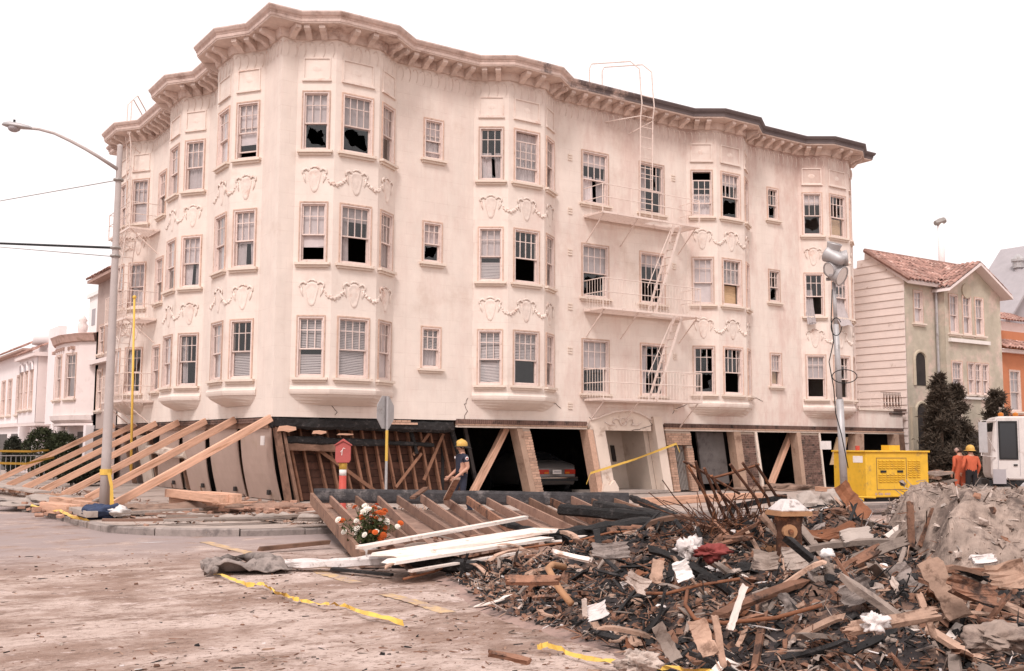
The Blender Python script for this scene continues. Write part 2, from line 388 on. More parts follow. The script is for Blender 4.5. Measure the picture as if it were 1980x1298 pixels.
# street: grey asphalt largely hidden under tracked pink-brown dust and mud
def street_material():
    m = bpy.data.materials.new('dusty_street'); m.use_nodes = True
    nt = m.node_tree; N = nt.nodes; L = nt.links; b = N['Principled BSDF']; b.inputs['Roughness'].default_value = 0.92
    b.inputs['Specular IOR Level'].default_value = 0.2
    tc = N.new('ShaderNodeTexCoord')
    def nz(scale, det, vec=None, rough=0.65):
        n = N.new('ShaderNodeTexNoise'); n.inputs['Scale'].default_value = scale; n.inputs['Detail'].default_value = det; n.inputs['Roughness'].default_value = rough
        L.new(vec or tc.outputs['Object'], n.inputs['Vector']); return n.outputs['Fac']
    def ramp(x, a, b_, c=0.0, d=1.0):
        r = N.new('ShaderNodeMapRange'); r.interpolation_type = 'SMOOTHSTEP'
        r.inputs[1].default_value = a; r.inputs[2].default_value = b_; r.inputs[3].default_value = c; r.inputs[4].default_value = d
        L.new(x, r.inputs[0]); return r.outputs[0]
    def mixc(f, a, c):
        q = N.new('ShaderNodeMix'); q.data_type = 'RGBA'
        L.new(f, q.inputs[0])
        if isinstance(a, tuple): q.inputs[6].default_value = (*a, 1)
        else: L.new(a, q.inputs[6])
        if isinstance(c, tuple): q.inputs[7].default_value = (*c, 1)
        else: L.new(c, q.inputs[7])
        return q.outputs[2]
    mp = N.new('ShaderNodeMapping'); mp.inputs['Rotation'].default_value = (0, 0, R(-35)); mp.inputs['Scale'].default_value = (0.8, 1.3, 1)
    L.new(tc.outputs['Object'], mp.inputs[0]); tv = mp.outputs[0]      # tyre-tracked along the street
    base = mixc(ramp(nz(0.5, 10, tv, 0.7), 0.40, 0.60), (0.30, 0.20, 0.158), (0.57, 0.445, 0.39))
    base = mixc(ramp(nz(1.6, 10, tv, 0.75), 0.48, 0.66), base, (0.235, 0.15, 0.115))
    base = mixc(ramp(nz(5.5, 9, tv, 0.78), 0.52, 0.68), base, (0.17, 0.11, 0.085))
    base = mixc(ramp(nz(3.1, 9, None, 0.75), 0.55, 0.70), base, (0.66, 0.53, 0.49))
    base = mixc(ramp(nz(17, 8, tv, 0.78), 0.53, 0.64), base, (0.17, 0.105, 0.08))
    base = mixc(ramp(nz(41, 5, None, 0.7), 0.60, 0.74), base, (0.70, 0.58, 0.54))
    # bare grey asphalt by the kerb
    geo = N.new('ShaderNodeSeparateXYZ'); L.new(tc.outputs['Object'], geo.inputs[0])
    edge = ramp(geo.outputs[1], 16.0, 21.0)
    q = N.new('ShaderNodeMath'); q.operation = 'MULTIPLY'; L.new(edge, q.inputs[0]); L.new(ramp(nz(1.2, 6), 0.3, 0.55), q.inputs[1])
    base = mixc(q.outputs[0], base, (0.34, 0.27, 0.255))
    L.new(base, b.inputs['Base Color'])
    bp = N.new('ShaderNodeBump'); bp.inputs['Strength'].default_value = 0.6; bp.inputs['Distance'].default_value = 0.03
    s = N.new('ShaderNodeMath'); s.operation = 'ADD'; L.new(nz(9, 8), s.inputs[0]); L.new(nz(60, 4), s.inputs[1])
    L.new(s.outputs[0], bp.inputs['Height']); L.new(bp.outputs[0], b.inputs['Normal'])
    MATS['dusty_street'] = m
street_material()

# ================================================================= street, pavement, kerbs
CX, CY = 11.177, 27.967                # corner of the apartment building
ZS = -0.25                             # street level
mb = MB()                              # street: fine near the camera with slight unevenness, then out to the horizon
def gz(x, y): return ZS + 0.03*noise.noise(Vector((x*0.35, y*0.35, 0))) + 0.012*noise.noise(Vector((x*1.7, y*1.7, 3)))
xs = [-6 + 0.4*i for i in range(92)]; ys = [2 + 0.4*i for i in range(48)]
vs = [(x, y, gz(x, y)) for y in ys for x in xs]; nx = len(xs)
mb.add(vs, [(j*nx+i, j*nx+i+1, (j+1)*nx+i+1, (j+1)*nx+i) for j in range(len(ys)-1) for i in range(nx-1)])
X0, X1, Y0, Y1 = xs[0], xs[-1], ys[0], ys[-1]; B = 1500
def gq(a, b, c, d): mb.quad((a, b, ZS), (c, b, ZS), (c, d, ZS), (a, d, ZS))
gq(-B, -B, B, Y0); gq(-B, Y1, B, B); gq(-B, Y0, X0, Y1); gq(X1, Y0, B, Y1)
tag(mb.build('street', 'dusty_street', smooth=True), kind='structure')

KX, KY, KR = 5.75, 20.9, 3.4           # kerb lines and corner radius
def kerb_path(off=0.0, n=9):
    p = [(KX-off, 130.0), (KX-off, 60.0), (KX-off, KY+KR+8), (KX-off, KY+KR+0.2)]
    for i in range(n):
        a = math.pi + (math.pi/2)*i/(n-1)
        p.append((KX+KR + (KR+off)*math.cos(a), KY+KR + (KR+off)*math.sin(a)))
    p += [(12.0, KY-off), (18.0, KY-off), (60.0, KY-off), (150.0, KY-off)]
    return p
kp = kerb_path(-0.16)
ZK = -0.11                             # kerb top; the pavement climbs from here to the wall at 0
mb = MB()
inner = [(CX+1.0, 130.0), (CX+1.0, 60.0), (CX+1.0, KY+KR+8), (CX+1.0, CY+3)] + [(CX+1.0+0.0*i, CY+1.0) for i in range(9)] + [(12.5, CY+1), (18.0, CY+1), (60.0, CY+1), (150.0, CY+1)]
mb.add([(x, y, ZK) for x, y in kp] + [(x, y, 0.005) for x, y in inner], [(i, i+1, len(kp)+i+1, len(kp)+i) for i in range(len(kp)-1)])
mat('pavement_concrete', (0.40, 0.325, 0.285), 0.95, 0.2, 1.5, 0.4, 30, c2=(0.26, 0.19, 0.155), c2f=0.35, c2scale=0.7)
pav = tag(mb.build('pavement', 'pavement_concrete'), kind='structure')
mb = MB(); mb.quad((CX+0.9, CY+0.9, 0.0), (160, CY+0.9, 0.0), (160, 160, 0.0), (CX+0.9, 160, 0.0))
tag(mb.build('lot_ground', 'pavement_concrete'), kind='structure')
# kerb stones one by one
kerb = empty('kerb', (KX, KY, ZS)); tag(kerb, kind='structure')
full = []
P = kerb_path(0.0, 13)
for i in range(len(P)-1):
    a, b = Vector((*P[i], 0)), Vector((*P[i+1], 0)); full.append((a, b))
dens = []
for a, b in full:
    L_ = (b-a).length; k = max(1, int(L_/0.25))
    dens += [a.lerp(b, t/k) for t in range(k)]
run = []; acc = 0; target = 1.35
def stone(pts):
    m = MB(); n = len(pts); vs = []
    for i, p in enumerate(pts):
        d = (pts[min(i+1, n-1)] - pts[max(i-1, 0)]).normalized(); nn = Vector((d.y, -d.x, 0))  # towards the street
        if nn.dot(Vector((-1, -1, 0))) < 0: nn = -nn
        tilt = 0
        for o_, z_ in ((0.0, ZS-0.1), (0.0, ZK-0.02), (-0.025, ZK+0.004), (-0.17, ZK+0.006), (-0.17, ZS-0.1)):
            vs.append((p.x+nn.x*o_, p.y+nn.y*o_, z_))
    fs = [(i*5+j, (i+1)*5+j, (i+1)*5+(j+1) % 5, i*5+(j+1) % 5) for i in range(n-1) for j in range(5)]
    fs += [(4, 3, 2, 1, 0), tuple((n-1)*5+j for j in range(5))]
    m.add(vs, fs)
    o = m.build('kerb_stone', 'kerb_stone', kerb)
    o.rotation_euler = (0, 0, 0)
    o.location.z += rng.uniform(-0.03, 0.012)
for p in dens:
    if p.y > 60 or p.x > 40: continue
    if run:
        acc += (p - run[-1]).length
    run.append(p)
    if acc >= target:
        q = list(run); d = (q[-1]-q[-2]).normalized(); q[-1] = q[-1] - d*0.03
        stone(q); run = [p]; acc = 0; target = rng.uniform(1.2, 1.7)
# ================================================================= the apartment building
apt = empty('apartment_building', (CX, CY, 0), 'three storey cream stucco apartment block with bay windows leaning on its crushed ground floor', 'building')
ZB, ZT = 2.36, 13.2
DB, HW, OW = 0.63, 0.70, 1.60          # bay depth, half front width, half outer width
RB = (2.08, 8.05, 17.22, 23.25)        # bay centres along the right street front
LB = (2.88, 7.74, 14.2)                # bay centres along the left street front
RL, LL = 24.95, 16.3
out_path = [(0.0, LL)]
for c in reversed(LB): out_path += [(0, c+OW), (-DB, c+HW), (-DB, c-HW), (0, c-OW)]
out_path.append((0.0, 0.0))
for c in RB: out_path += [(c-OW, 0), (c-HW, -DB), (c+HW, -DB), (c+OW, 0)]
out_path.append((RL, 0.0))
out_w = [(CX+x, CY+y) for x, y in out_path]

def facet(mb, a, b, z0, z1, holes=(), depth=0.2):
    a = Vector((*a, 0)); b = Vector((*b, 0)); L_ = (b-a).length; d = (b-a)/L_; n = Vector((d.y, -d.x, 0))
    ss = sorted({0.0, L_, *[h[0] for h in holes], *[h[1] for h in holes]})
    zz = sorted({z0, z1, *[h[2] for h in holes], *[h[3] for h in holes]})
    def pt(s, z, o=0): p = a + d*s - n*o; return (p.x, p.y, z)
    for i in range(len(ss)-1):
        for j in range(len(zz)-1):
            s = (ss[i]+ss[i+1])/2; z = (zz[j]+zz[j+1])/2
            if any(h[0] < s < h[1] and h[2] < z < h[3] for h in holes): continue
            mb.quad(pt(ss[i], zz[j]), pt(ss[i+1], zz[j]), pt(ss[i+1], zz[j+1]), pt(ss[i], zz[j+1]))
    for s0, s1, h0, h1 in holes:
        mb.quad(pt(s0, h0), pt(s0, h1), pt(s0, h1, depth), pt(s0, h0, depth))
        mb.quad(pt(s1, h1), pt(s1, h0), pt(s1, h0, depth), pt(s1, h1, depth))
        mb.quad(pt(s0, h1), pt(s1, h1), pt(s1, h1, depth), pt(s0, h1, depth))
        mb.quad(pt(s1, h0), pt(s0, h0), pt(s0, h0, depth), pt(s1, h0, depth))

# ---- window leaves -------------------------------------------------------
UNIT = MB().quad((-0.5, 0, 0), (0.5, 0, 0), (0.5, 0, 1), (-0.5, 0, 1)).mesh('pane', 'window_glass')
FRAMES = {}
def broken_pane(w, h, r):
    """sheet of glass with a jagged hole knocked through it"""
    n = 22; cx_, cz = r.uniform(-0.1, 0.12)*w, h*r.uniform(0.42, 0.6)
    m = MB(); vs = []
    ph = r.uniform(0, 6)
    for i in range(n):
        a = 2*math.pi*i/n
        dx, dz = math.cos(a), math.sin(a)
        t = min((w/2 - cx_)/dx if dx > 1e-6 else 9, (-w/2 - cx_)/dx if dx < -1e-6 else 9, (h-cz)/dz if dz > 1e-6 else 9, -cz/dz if dz < -1e-6 else 9)
        k = 0.72 + 0.17*math.sin(2*a+ph) + 0.1*math.sin(5*a+ph*2) + r.uniform(-0.1, 0.1)
        k = min(max(k, 0.3), 0.97)
        vs += [(cx_+dx*t, 0, cz+dz*t), (cx_+dx*t*k, 0, cz+dz*t*k)]
    for i in range(n):
        j = (i+1) % n
        m.add([vs[2*i], vs[2*j], vs[2*j+1], vs[2*i+1]], [(0, 1, 2, 3)])
    return m.mesh('pane', 'window_glass')
def frame_mesh(w, h):
    k = ('f', round(w, 3), round(h, 3))
    if k not in FRAMES:
        m = MB(); t = 0.04
        m.m = 1
        m.box(-w/2, -w/2+t, -0.025, 0.19, 0, h); m.box(w/2-t, w/2, -0.025, 0.19, 0, h)
        m.box(-w/2+t, w/2-t, -0.025, 0.19, h-t, h); m.box(-w/2+t, w/2-t, 0.0, 0.19, 0, 0.05)
        # outer casing proud of the stucco
        m.m = 0
        for x0, x1, z0, z1 in ((-w/2-0.035, -w/2-0.002, 0, h+0.04), (w/2+0.002, w/2+0.035, 0, h+0.04), (-w/2-0.002, w/2+0.002, h+0.002, h+0.04)):
            m.box(x0, x1, -0.035, -0.002, z0, z1)
        FRAMES[k] = m.mesh('window', ['casing_paint', 'sash_paint'])
    return FRAMES[k]
def sill_mesh(w):
    k = ('s', round(w, 3))
    if k not in FRAMES:
        m = MB(); m.box(-w/2-0.13, w/2+0.13, -0.13, 0.02, -0.085, -0.015); m.box(-w/2-0.09, w/2+0.09, -0.07, -0.003, -0.15, -0.087)
        FRAMES[k] = m.mesh('sill', 'trim_paint')
    return FRAMES[k]
def sash_mesh(w, h, cols, rows, y):
    k = ('h', round(w, 3), round(h, 3), cols, rows, y)
    if k not in FRAMES:
        m = MB(); t = 0.038
        m.box(-w/2, -w/2+t, y, y+0.04, 0, h); m.box(w/2-t, w/2, y, y+0.04, 0, h)
        m.box(-w/2+t, w/2-t, y, y+0.04, 0, t); m.box(-w/2+t, w/2-t, y, y+0.04, h-t, h)
        for i in range(1, cols):
            x = -w/2 + w*i/cols; m.box(x-0.011, x+0.011, y+0.003, y+0.037, t, h-t)
        for j in range(1, rows):
            z = h*(0.62 if rows == 2 else j/rows); m.box(-w/2+t, w/2-t, y+0.006, y+0.034, z-0.011, z+0.011)
        FRAMES[k] = m.mesh('sash', 'sash_paint')
    return FRAMES[k]
def shade_mesh(w, z0, z1, r):
    m = MB(); n = 6; t = r.uniform(-0.03, 0.03)
    vs = [(-w/2 + w*i/n, 0.125 + 0.004*math.sin(i*2.1), z) for z in (z0, z1) for i in range(n+1)]
    vs[0:n+1] = [(x, y, z + t*(x/w)) for x, y, z in vs[0:n+1]]
    m.add(vs, [(i, i+1, n+2+i, n+1+i) for i in range(n)])
    m.box(-w/2, w/2, 0.12, 0.132, z0-0.02, z0)
    return m.mesh('shade', 'shade_cloth')
def curtain_mesh(w, z0, z1, r, x0=None, x1=None, out=0.0):
    x0 = -w/2 if x0 is None else x0; x1 = w/2 if x1 is None else x1
    n = max(12, int((x1-x0)/0.02)); rows = 5; m = MB(); ph = r.uniform(0, 6); fr = r.uniform(60, 85)
    vs = []
    for j in range(rows):
        z = lerp(z0, z1, j/(rows-1)); k = 1-j/(rows-1)
        for i in range(n+1):
            x = lerp(x0, x1, i/n)
            vs.append((x + 0.05*k*math.sin(ph+3*x), 0.155 + 0.018*math.sin(fr*x+ph) + 0.012*math.sin(fr*0.37*x) - out*k*k, z + (0.04*math.sin(9*x+ph) if j == 0 else 0)))
    m.add(vs, [(j*(n+1)+i, j*(n+1)+i+1, (j+1)*(n+1)+i+1, (j+1)*(n+1)+i) for j in range(rows-1) for i in range(n)])
    return m.mesh('curtain', 'curtain_cloth', smooth=True)
def blind_mesh(w, z0, z1, r):
    m = MB(); z = z0; sag = r.uniform(-0.04, 0.04)
    while z < z1:
        k = sag*(z1-z)/(z1-z0) + r.uniform(-0.004, 0.004)
        a = (-w/2, 0.12, z-k); b = (w/2, 0.12, z+k); c = (w/2, 0.135, z+k+0.038); d = (-w/2, 0.135, z-k+0.038)
        m.quad(a, b, c, d); z += 0.047
    m.box(-w/2, w/2, 0.115, 0.15, z1, z1+0.03)
    return m.mesh('blind', 'blind_slats')
NPANE = [0]
def window(M, w, h, spec, seed, cols=4, singles=True, par=None, rows=2, lab=None, name='window'):
    """M: bottom centre of the opening on the wall face. spec: cover, lower glass, upper glass"""
    r = random.Random(seed); par = par or apt
    f = inst(name, frame_mesh(w, h), par, M)
    if lab: f['label'] = lab
    inst('sill', sill_mesh(w), f, Matrix())
    cov, low, upp = (spec.split() + ['g', 'g'])[:3]
    iw = w - 0.082; mid = 0.05 + (h-0.09)*0.475
    drop = 0.0
    if 'd' in upp: drop = 0.30
    uz, uh = mid-0.04-drop, h-0.04-mid+0.04
    raise_ = 0.16 if low == 'o' else 0.0
    lz, lh = 0.05+raise_, mid-0.05
    inst('upper_sash', sash_mesh(iw, uh, cols, rows, 0.03), f, T(0, 0, uz))
    inst('lower_sash', sash_mesh(iw, lh, 1, 1, 0.075), f, T(0, 0, lz))
    t = 0.038
    # lower glass
    gw, gh = iw-2*t, lh-2*t
    if low in 'go': inst('pane', UNIT, f, T(0, 0.09, lz+t) @ Matrix.Diagonal((gw, 1, gh, 1)))
    elif low == 'x': inst('pane', broken_pane(gw, gh, r), f, T(0, 0.09, lz+t))
    # upper lights
    zc = [t, uh*0.62 if rows == 2 else uh-t, uh-t][:rows+1]
    if singles:
        for i in range(cols):
            for j in range(rows):
                if 'k' in upp and r.random() < 0.35: continue
                a, b = -iw/2 + iw*i/cols, -iw/2 + iw*(i+1)/cols
                if i == 0: a += t-0.011
                if i == cols-1: b -= t-0.011
                if 'k' in upp and r.random() < 0.35: inst('pane', broken_pane(b-a-0.02, zc[j+1]-zc[j]-0.02, r), f, T((a+b)/2, 0.046, uz+zc[j]+0.01))
                else: inst('pane', UNIT, f, T((a+b)/2, 0.046 + r.uniform(-.002, .002), uz+zc[j]+0.011) @ Matrix.Rotation(r.uniform(-.012, .012), 4, 'Z') @ Matrix.Diagonal((b-a-0.022, 1, zc[j+1]-zc[j]-0.022, 1)))
                NPANE[0] += 1
    else: inst('pane', UNIT, f, T(0, 0.046, uz+t) @ Matrix.Diagonal((iw-2*t, 1, uh-2*t, 1)))
    # what hangs behind
    for ch in cov:
        if ch == 'S': inst('shade', shade_mesh(iw, 0.10, h-0.06, r), f, Matrix())
        elif ch == 's': inst('shade', shade_mesh(iw, mid - r.uniform(-0.02, 0.10), h-0.06, r), f, Matrix())
        elif ch == 'q': inst('shade', shade_mesh(iw, h*0.74, h-0.06, r), f, Matrix())
        elif ch == 'm': inst('shade', shade_mesh(iw, mid-0.35, h-0.06, r), f, Matrix())
        elif ch == 'C': inst('curtain', curtain_mesh(iw, 0.07, h-0.06, r), f, Matrix())
        elif ch == 'c': inst('curtain', curtain_mesh(iw, 0.07, mid+0.05, r), f, Matrix())
        elif ch == 'h': # two half-drawn curtains with a dark gap
            inst('curtain', curtain_mesh(iw, 0.07, mid+0.1, r, -iw/2, 0.0*iw), f, Matrix()); inst('curtain', curtain_mesh(iw, 0.07, mid+0.1, r, 0.14*iw, iw/2), f, Matrix())
        elif ch == 'l': inst('curtain', curtain_mesh(iw, 0.07, h-0.1, r, -iw/2, -0.18*iw), f, Matrix())
        elif ch == 'w': # torn curtain blowing out over the sill
            inst('curtain', curtain_mesh(iw, -0.32, mid+0.25, r, -iw/2, -0.05*iw, 0.42), f, Matrix())
        elif ch == 'W':
            inst('curtain', curtain_mesh(iw, -0.35, mid+0.15, r, -0.42*iw, 0.42*iw, 0.45), f, Matrix())
        elif ch == 'B': inst('blind', blind_mesh(iw, 0.07, h-0.1, r), f, Matrix())
        elif ch == 'b': inst('blind', blind_mesh(iw, 0.07, mid*r.uniform(0.7, 1), r), f, Matrix())
        elif ch == 'u': inst('blind', blind_mesh(iw, mid, h-0.1, r), f, Matrix())
        elif ch == 'P':
            m = MB(); m.box(-iw*0.48, iw*0.45, 0.2, 0.225, 0.07, mid*0.93); inst('board', m.mesh('board', 'board_tan'), f, Matrix())
    return f

ROW_TOP = {3: 11.64, 2: 8.42, 1: 5.19}
SPEC = {
 'R1n3': 's x', 'R1n2': 'm n', 'R1n1': 'ub g', 'R1f3': 's x', 'R1f2': 'ql n', 'R1f1': 'B g', 'R1x3': 'sl g', 'R1x2': 'C g', 'R1x1': 'S g',
 'R2n3': 'h x', 'R2n2': 'sb g', 'R2n1': 'ub x k', 'R2f3': 'C g d', 'R2f2': 'N n', 'R2f1': 'u g', 'R2x3': 'l x', 'R2x2': 'l x', 'R2x1': 's x',
 'R3n3': 'c g d', 'R3n2': 'S g', 'R3n1': 'N x k', 'R3f3': 'q x k', 'R3f2': 'uP n k', 'R3f1': 'N n k', 'R3x3': 'N n', 'R3x2': 'N x', 'R3x1': 'N n',
 'R4n3': 'q x', 'R4n2': 'ww n', 'R4n1': 's n', 'R4f3': 'P g k', 'R4f2': 'qW n', 'R4f1': 'N n k', 'R4x3': 'N n', 'R4x2': 'l n', 'R4x1': 'N n',
 'A3': 'sc o', 'A2': 's x k', 'A1': 'uc g', 'B3': 'N x k', 'B2': 'l x k', 'B1': 'sP g',
 'C3': 'qh n', 'C2': 's x', 'C1': 's g', 'D3': 'l g k', 'D2': 'q n', 'D1': 'l x k',
 'L1n3': 'm o', 'L1n2': 'sh g', 'L1n1': 'b g', 'L1f3': 'S g', 'L1f2': 'Sl g', 'L1f1': 'C g',
 'L2n3': 'C g', 'L2n2': 'sh g', 'L2n1': 'l g', 'L2f3': 'S g', 'L2f2': 's g', 'L2f1': 'C g',
 'L3n3': 'S g', 'L3n2': 'C g', 'L3n1': 'l g', 'L3f3': 'S g', 'L3f2': 'C g', 'L3f1': 's g',
 'E3': 's g', 'E2': 's g', 'E1': 'C g'}
wall = MB(); inner_wall = MB()
WIN = []          # (matrix, w, h, key, cols, singles)
def facet_frame(a, b):
    d = (Vector(b)-Vector(a)); return math.atan2(d.y, d.x), d.length
def wall_facet(a, b, wins):
    """wins: (s centre, width, z bottom, z top, key, cols, singles)"""
    ang, L_ = facet_frame(a, b)
    facet(wall, a, b, 3.06, ZT, [(s-w/2, s+w/2, z0, z1) for s, w, z0, z1, *_ in wins])
    d = Vector((math.cos(ang), math.sin(ang), 0))
    for s, w, z0, z1, key, cols, single in wins:
        p = Vector((a[0]-CX, a[1]-CY, 0)) + d*s
        WIN.append((T(p.x, p.y, z0) @ rotz(ang), w, z1-z0, key, cols, single))
ZW = {r: (ROW_TOP[r]-1.72, ROW_TOP[r]-0.03) for r in (1, 2, 3)}
# left front, from its far end to the corner
pts = out_w
i = 0
for k in (3, 2, 1):
    wins = []
    flat_wins = []
    a, b = pts[i], pts[i+1]
    if k == 2:     # flat stretch between the far bay and the middle bay holds one window
        y_c = CY + 11.25
        flat_wins = [(a[1]-y_c, 0.86, ROW_TOP[r]-1.70, ROW_TOP[r]-0.06, 'E%d' % r, 3, False) for r in (1, 2, 3)]
    wall_facet(a, b, flat_wins)
    wall_facet(pts[i+1], pts[i+2], [])      # far cant, faces away
    wall_facet(pts[i+2], pts[i+3], [(HW, 0.92, *ZW[r], 'L%df%d' % (k, r), 3, False) for r in (1, 2, 3)])
    wall_facet(pts[i+3], pts[i+4], [(0.55, 0.74, *ZW[r], 'L%dn%d' % (k, r), 3, k == 1) for r in (1, 2, 3)])
    i += 4
wall_facet(pts[i], pts[i+1], [])
i += 1
for k in (1, 2, 3, 4):
    a, b = pts[i], pts[i+1]; fw_ = []
    u0 = a[0]-CX
    if k == 2: fw_ = [(4.972-u0, 0.64, ROW_TOP[r]-1.28, ROW_TOP[r]-0.05, 'A%d' % r, 3, True) for r in (1, 2, 3)]
    if k == 4: fw_ = [(20.17-u0, 0.58, ROW_TOP[r]-1.28, ROW_TOP[r]-0.05, 'B%d' % r, 3, True) for r in (1, 2, 3)]
    if k == 3:
        fw_ = [(11.345-u0, 1.12, ROW_TOP[r]-1.84, ROW_TOP[r]-0.05, 'C%d' % r, 4, True) for r in (1, 2, 3)]
        fw_ += [(13.92-u0, 1.12, ROW_TOP[r]-1.84, ROW_TOP[r]-0.05, 'D%d' % r, 4, True) for r in (1, 2, 3)]
    wall_facet(a, b, fw_)
    wall_facet(pts[i+1], pts[i+2], [(0.55, 0.74, *ZW[r], 'R%dn%d' % (k, r), 3, True) for r in (1, 2, 3)])
    wall_facet(pts[i+2], pts[i+3], [(HW, 0.94, *ZW[r], 'R%df%d' % (k, r), 4, True) for r in (1, 2, 3)])
    wall_facet(pts[i+3], pts[i+4], [(0.55, 0.74, *ZW[r], 'R%dx%d' % (k, r), 3, False) for r in (1, 2, 3)])
    i += 4
wall_facet(pts[i], pts[i+1], [])
# flat skirt under the bays, side and rear walls, roof deck
facet(wall, (CX, CY+LL), (CX, CY), ZB, 3.06)
facet(wall, (CX, CY), (CX+RL, CY), ZB, 3.06)
facet(wall, (CX+RL, CY), (CX+RL, CY+LL), ZB, ZT+0.5)
facet(wall, (CX+RL, CY+LL), (CX, CY+LL), ZB, ZT+0.5)
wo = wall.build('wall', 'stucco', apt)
m = MB(); m.box(CX+0.02, CX+RL-0.02, CY+0.02, CY+LL-0.02, 13.25, 13.4); m.build('roof', 'mortar', apt)
# rooms: partitions and storey floors make the interior dark behind every broken window
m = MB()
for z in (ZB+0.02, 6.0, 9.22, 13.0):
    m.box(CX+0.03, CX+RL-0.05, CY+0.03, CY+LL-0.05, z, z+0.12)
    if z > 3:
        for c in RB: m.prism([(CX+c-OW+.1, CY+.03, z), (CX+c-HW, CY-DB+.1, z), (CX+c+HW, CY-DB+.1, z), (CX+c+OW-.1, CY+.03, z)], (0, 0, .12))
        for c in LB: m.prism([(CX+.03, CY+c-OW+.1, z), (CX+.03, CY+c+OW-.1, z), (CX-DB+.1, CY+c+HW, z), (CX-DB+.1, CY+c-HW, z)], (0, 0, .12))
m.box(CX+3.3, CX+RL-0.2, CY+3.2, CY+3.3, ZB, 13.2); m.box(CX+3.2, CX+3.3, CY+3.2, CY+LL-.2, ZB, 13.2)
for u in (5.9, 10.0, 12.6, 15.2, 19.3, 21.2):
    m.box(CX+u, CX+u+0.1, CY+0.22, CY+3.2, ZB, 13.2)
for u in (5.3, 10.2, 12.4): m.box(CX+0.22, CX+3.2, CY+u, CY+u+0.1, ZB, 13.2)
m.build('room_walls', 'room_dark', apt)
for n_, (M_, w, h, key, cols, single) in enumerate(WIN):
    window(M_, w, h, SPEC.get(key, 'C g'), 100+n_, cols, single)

# ---- mouldings swept along the outline -----------------------------------
def offset_path(p, o):
    r = []; n = len(p)
    for i in range(n):
        nn = []
        for a, b in ((i-1, i), (i, i+1)):
            if a < 0 or b >= n: continue
            d = (Vector(p[b])-Vector(p[a])).normalized(); nn.append(Vector((d.y, -d.x)))
        if len(nn) == 1: v = nn[0]*o
        else:
            s = nn[0]+nn[1]; v = s*(o/(s.length_squared/2))
        r.append((p[i][0]+v.x, p[i][1]+v.y))
    return r
def sweep(mb, path, prof, closed=True):
    """prof: closed list of (outward offset, z)"""
    rings = [offset_path(path, o) for o, z in prof]; k = len(prof); n = len(path)
    vs = [(rings[j][i][0], rings[j][i][1], prof[j][1]) for i in range(n) for j in range(k)]
    fs = [(i*k+j, i*k+(j+1) % k, (i+1)*k+(j+1) % k, (i+1)*k+j) for i in range(n-1) for j in range(k)]
    fs += [tuple(range(k))[::-1], tuple((n-1)*k+j for j in range(k))]
    mb.add(vs, [f[::-1] for f in fs])
cpath = [(CX+3.0, CY+LL)] + out_w + [(CX+RL, CY+2.5)]
cpath[1] = (CX, CY+LL)
m = MB()
sweep(m, cpath, [(-0.02, 13.14), (0.07, 13.15), (0.10, 13.24), (0.12, 13.38), (0.60, 13.41), (0.62, 13.48), (-0.02, 13.50)])
cor = m.build('cornice', 'cornice_soffit', apt)
m = MB()
sweep(m, cpath, [(0.0, 13.50), (0.625, 13.45), (0.635, 13.53), (0.66, 13.56), (0.64, 13.58), (0.69, 13.62), (0.73, 13.69), (0.73, 13.725), (0.0, 13.77)])
m.build('fascia', 'cornice_paint', cor)
# brackets under the soffit
m = MB(); pr = [(0.10, 13.375), (0.53, 13.40), (0.53, 13.31), (0.44, 13.25), (0.30, 13.22), (0.20, 13.15), (0.10, 13.10)]
m.prism([(-0.085, -o_, z) for o_, z in pr], (0.17, 0, 0))
brm = m.mesh('bracket', 'cornice_soffit')
m2 = MB()
lap = []
for i in range(len(cpath)-1):
    a, b = Vector(cpath[i]), Vector(cpath[i+1]); L_ = (b-a).length; d = (b-a)/L_; ang = math.atan2(d.y, d.x)
    if i == 0 or i == len(cpath)-2: L_ = min(L_, 1.5)
    e0 = 0.12; k = max(1, round((L_-2*e0)/0.52)) if L_ > 0.5 else 1
    for j in range(k):
        s = e0 + (L_-2*e0)*(j+0.5)/k
        p = a + d*s
        inst('bracket', brm, cor, T(p.x-CX, p.y-CY, 0) @ rotz(ang))
    # hooked plaster drops on the frieze
    k2 = max(2, round(L_/0.26)); n = Vector((d.y, -d.x))
    for j in range(k2):
        s = L_*(j+0.5)/k2; p = a + d*s
        Mx = T(p.x, p.y, 0) @ rotz(ang)
        arc = [(-0.085, 12.99), (-0.055, 13.05), (0.0, 13.07), (0.06, 13.02), (0.085, 12.90), (0.075, 12.76), (0.03, 12.64)]
        hw_ = [0.012, 0.018, 0.022, 0.022, 0.020, 0.015, 0.006]
        vs = []
        for (x, z), w_ in zip(arc, hw_):
            vs += [Mx @ Vector((x-w_, -0.002, z)), Mx @ Vector((x, -0.028, z)), Mx @ Vector((x+w_, -0.002, z))]
        m2.add(vs, [(3*q+e, 3*q+e+1, 3*q+e+4, 3*q+e+3) for q in range(len(arc)-1) for e in (0, 1)])
o = m2.build('frieze_drops', 'ornament_plaster', cor, smooth=True); tag(o, kind='stuff')

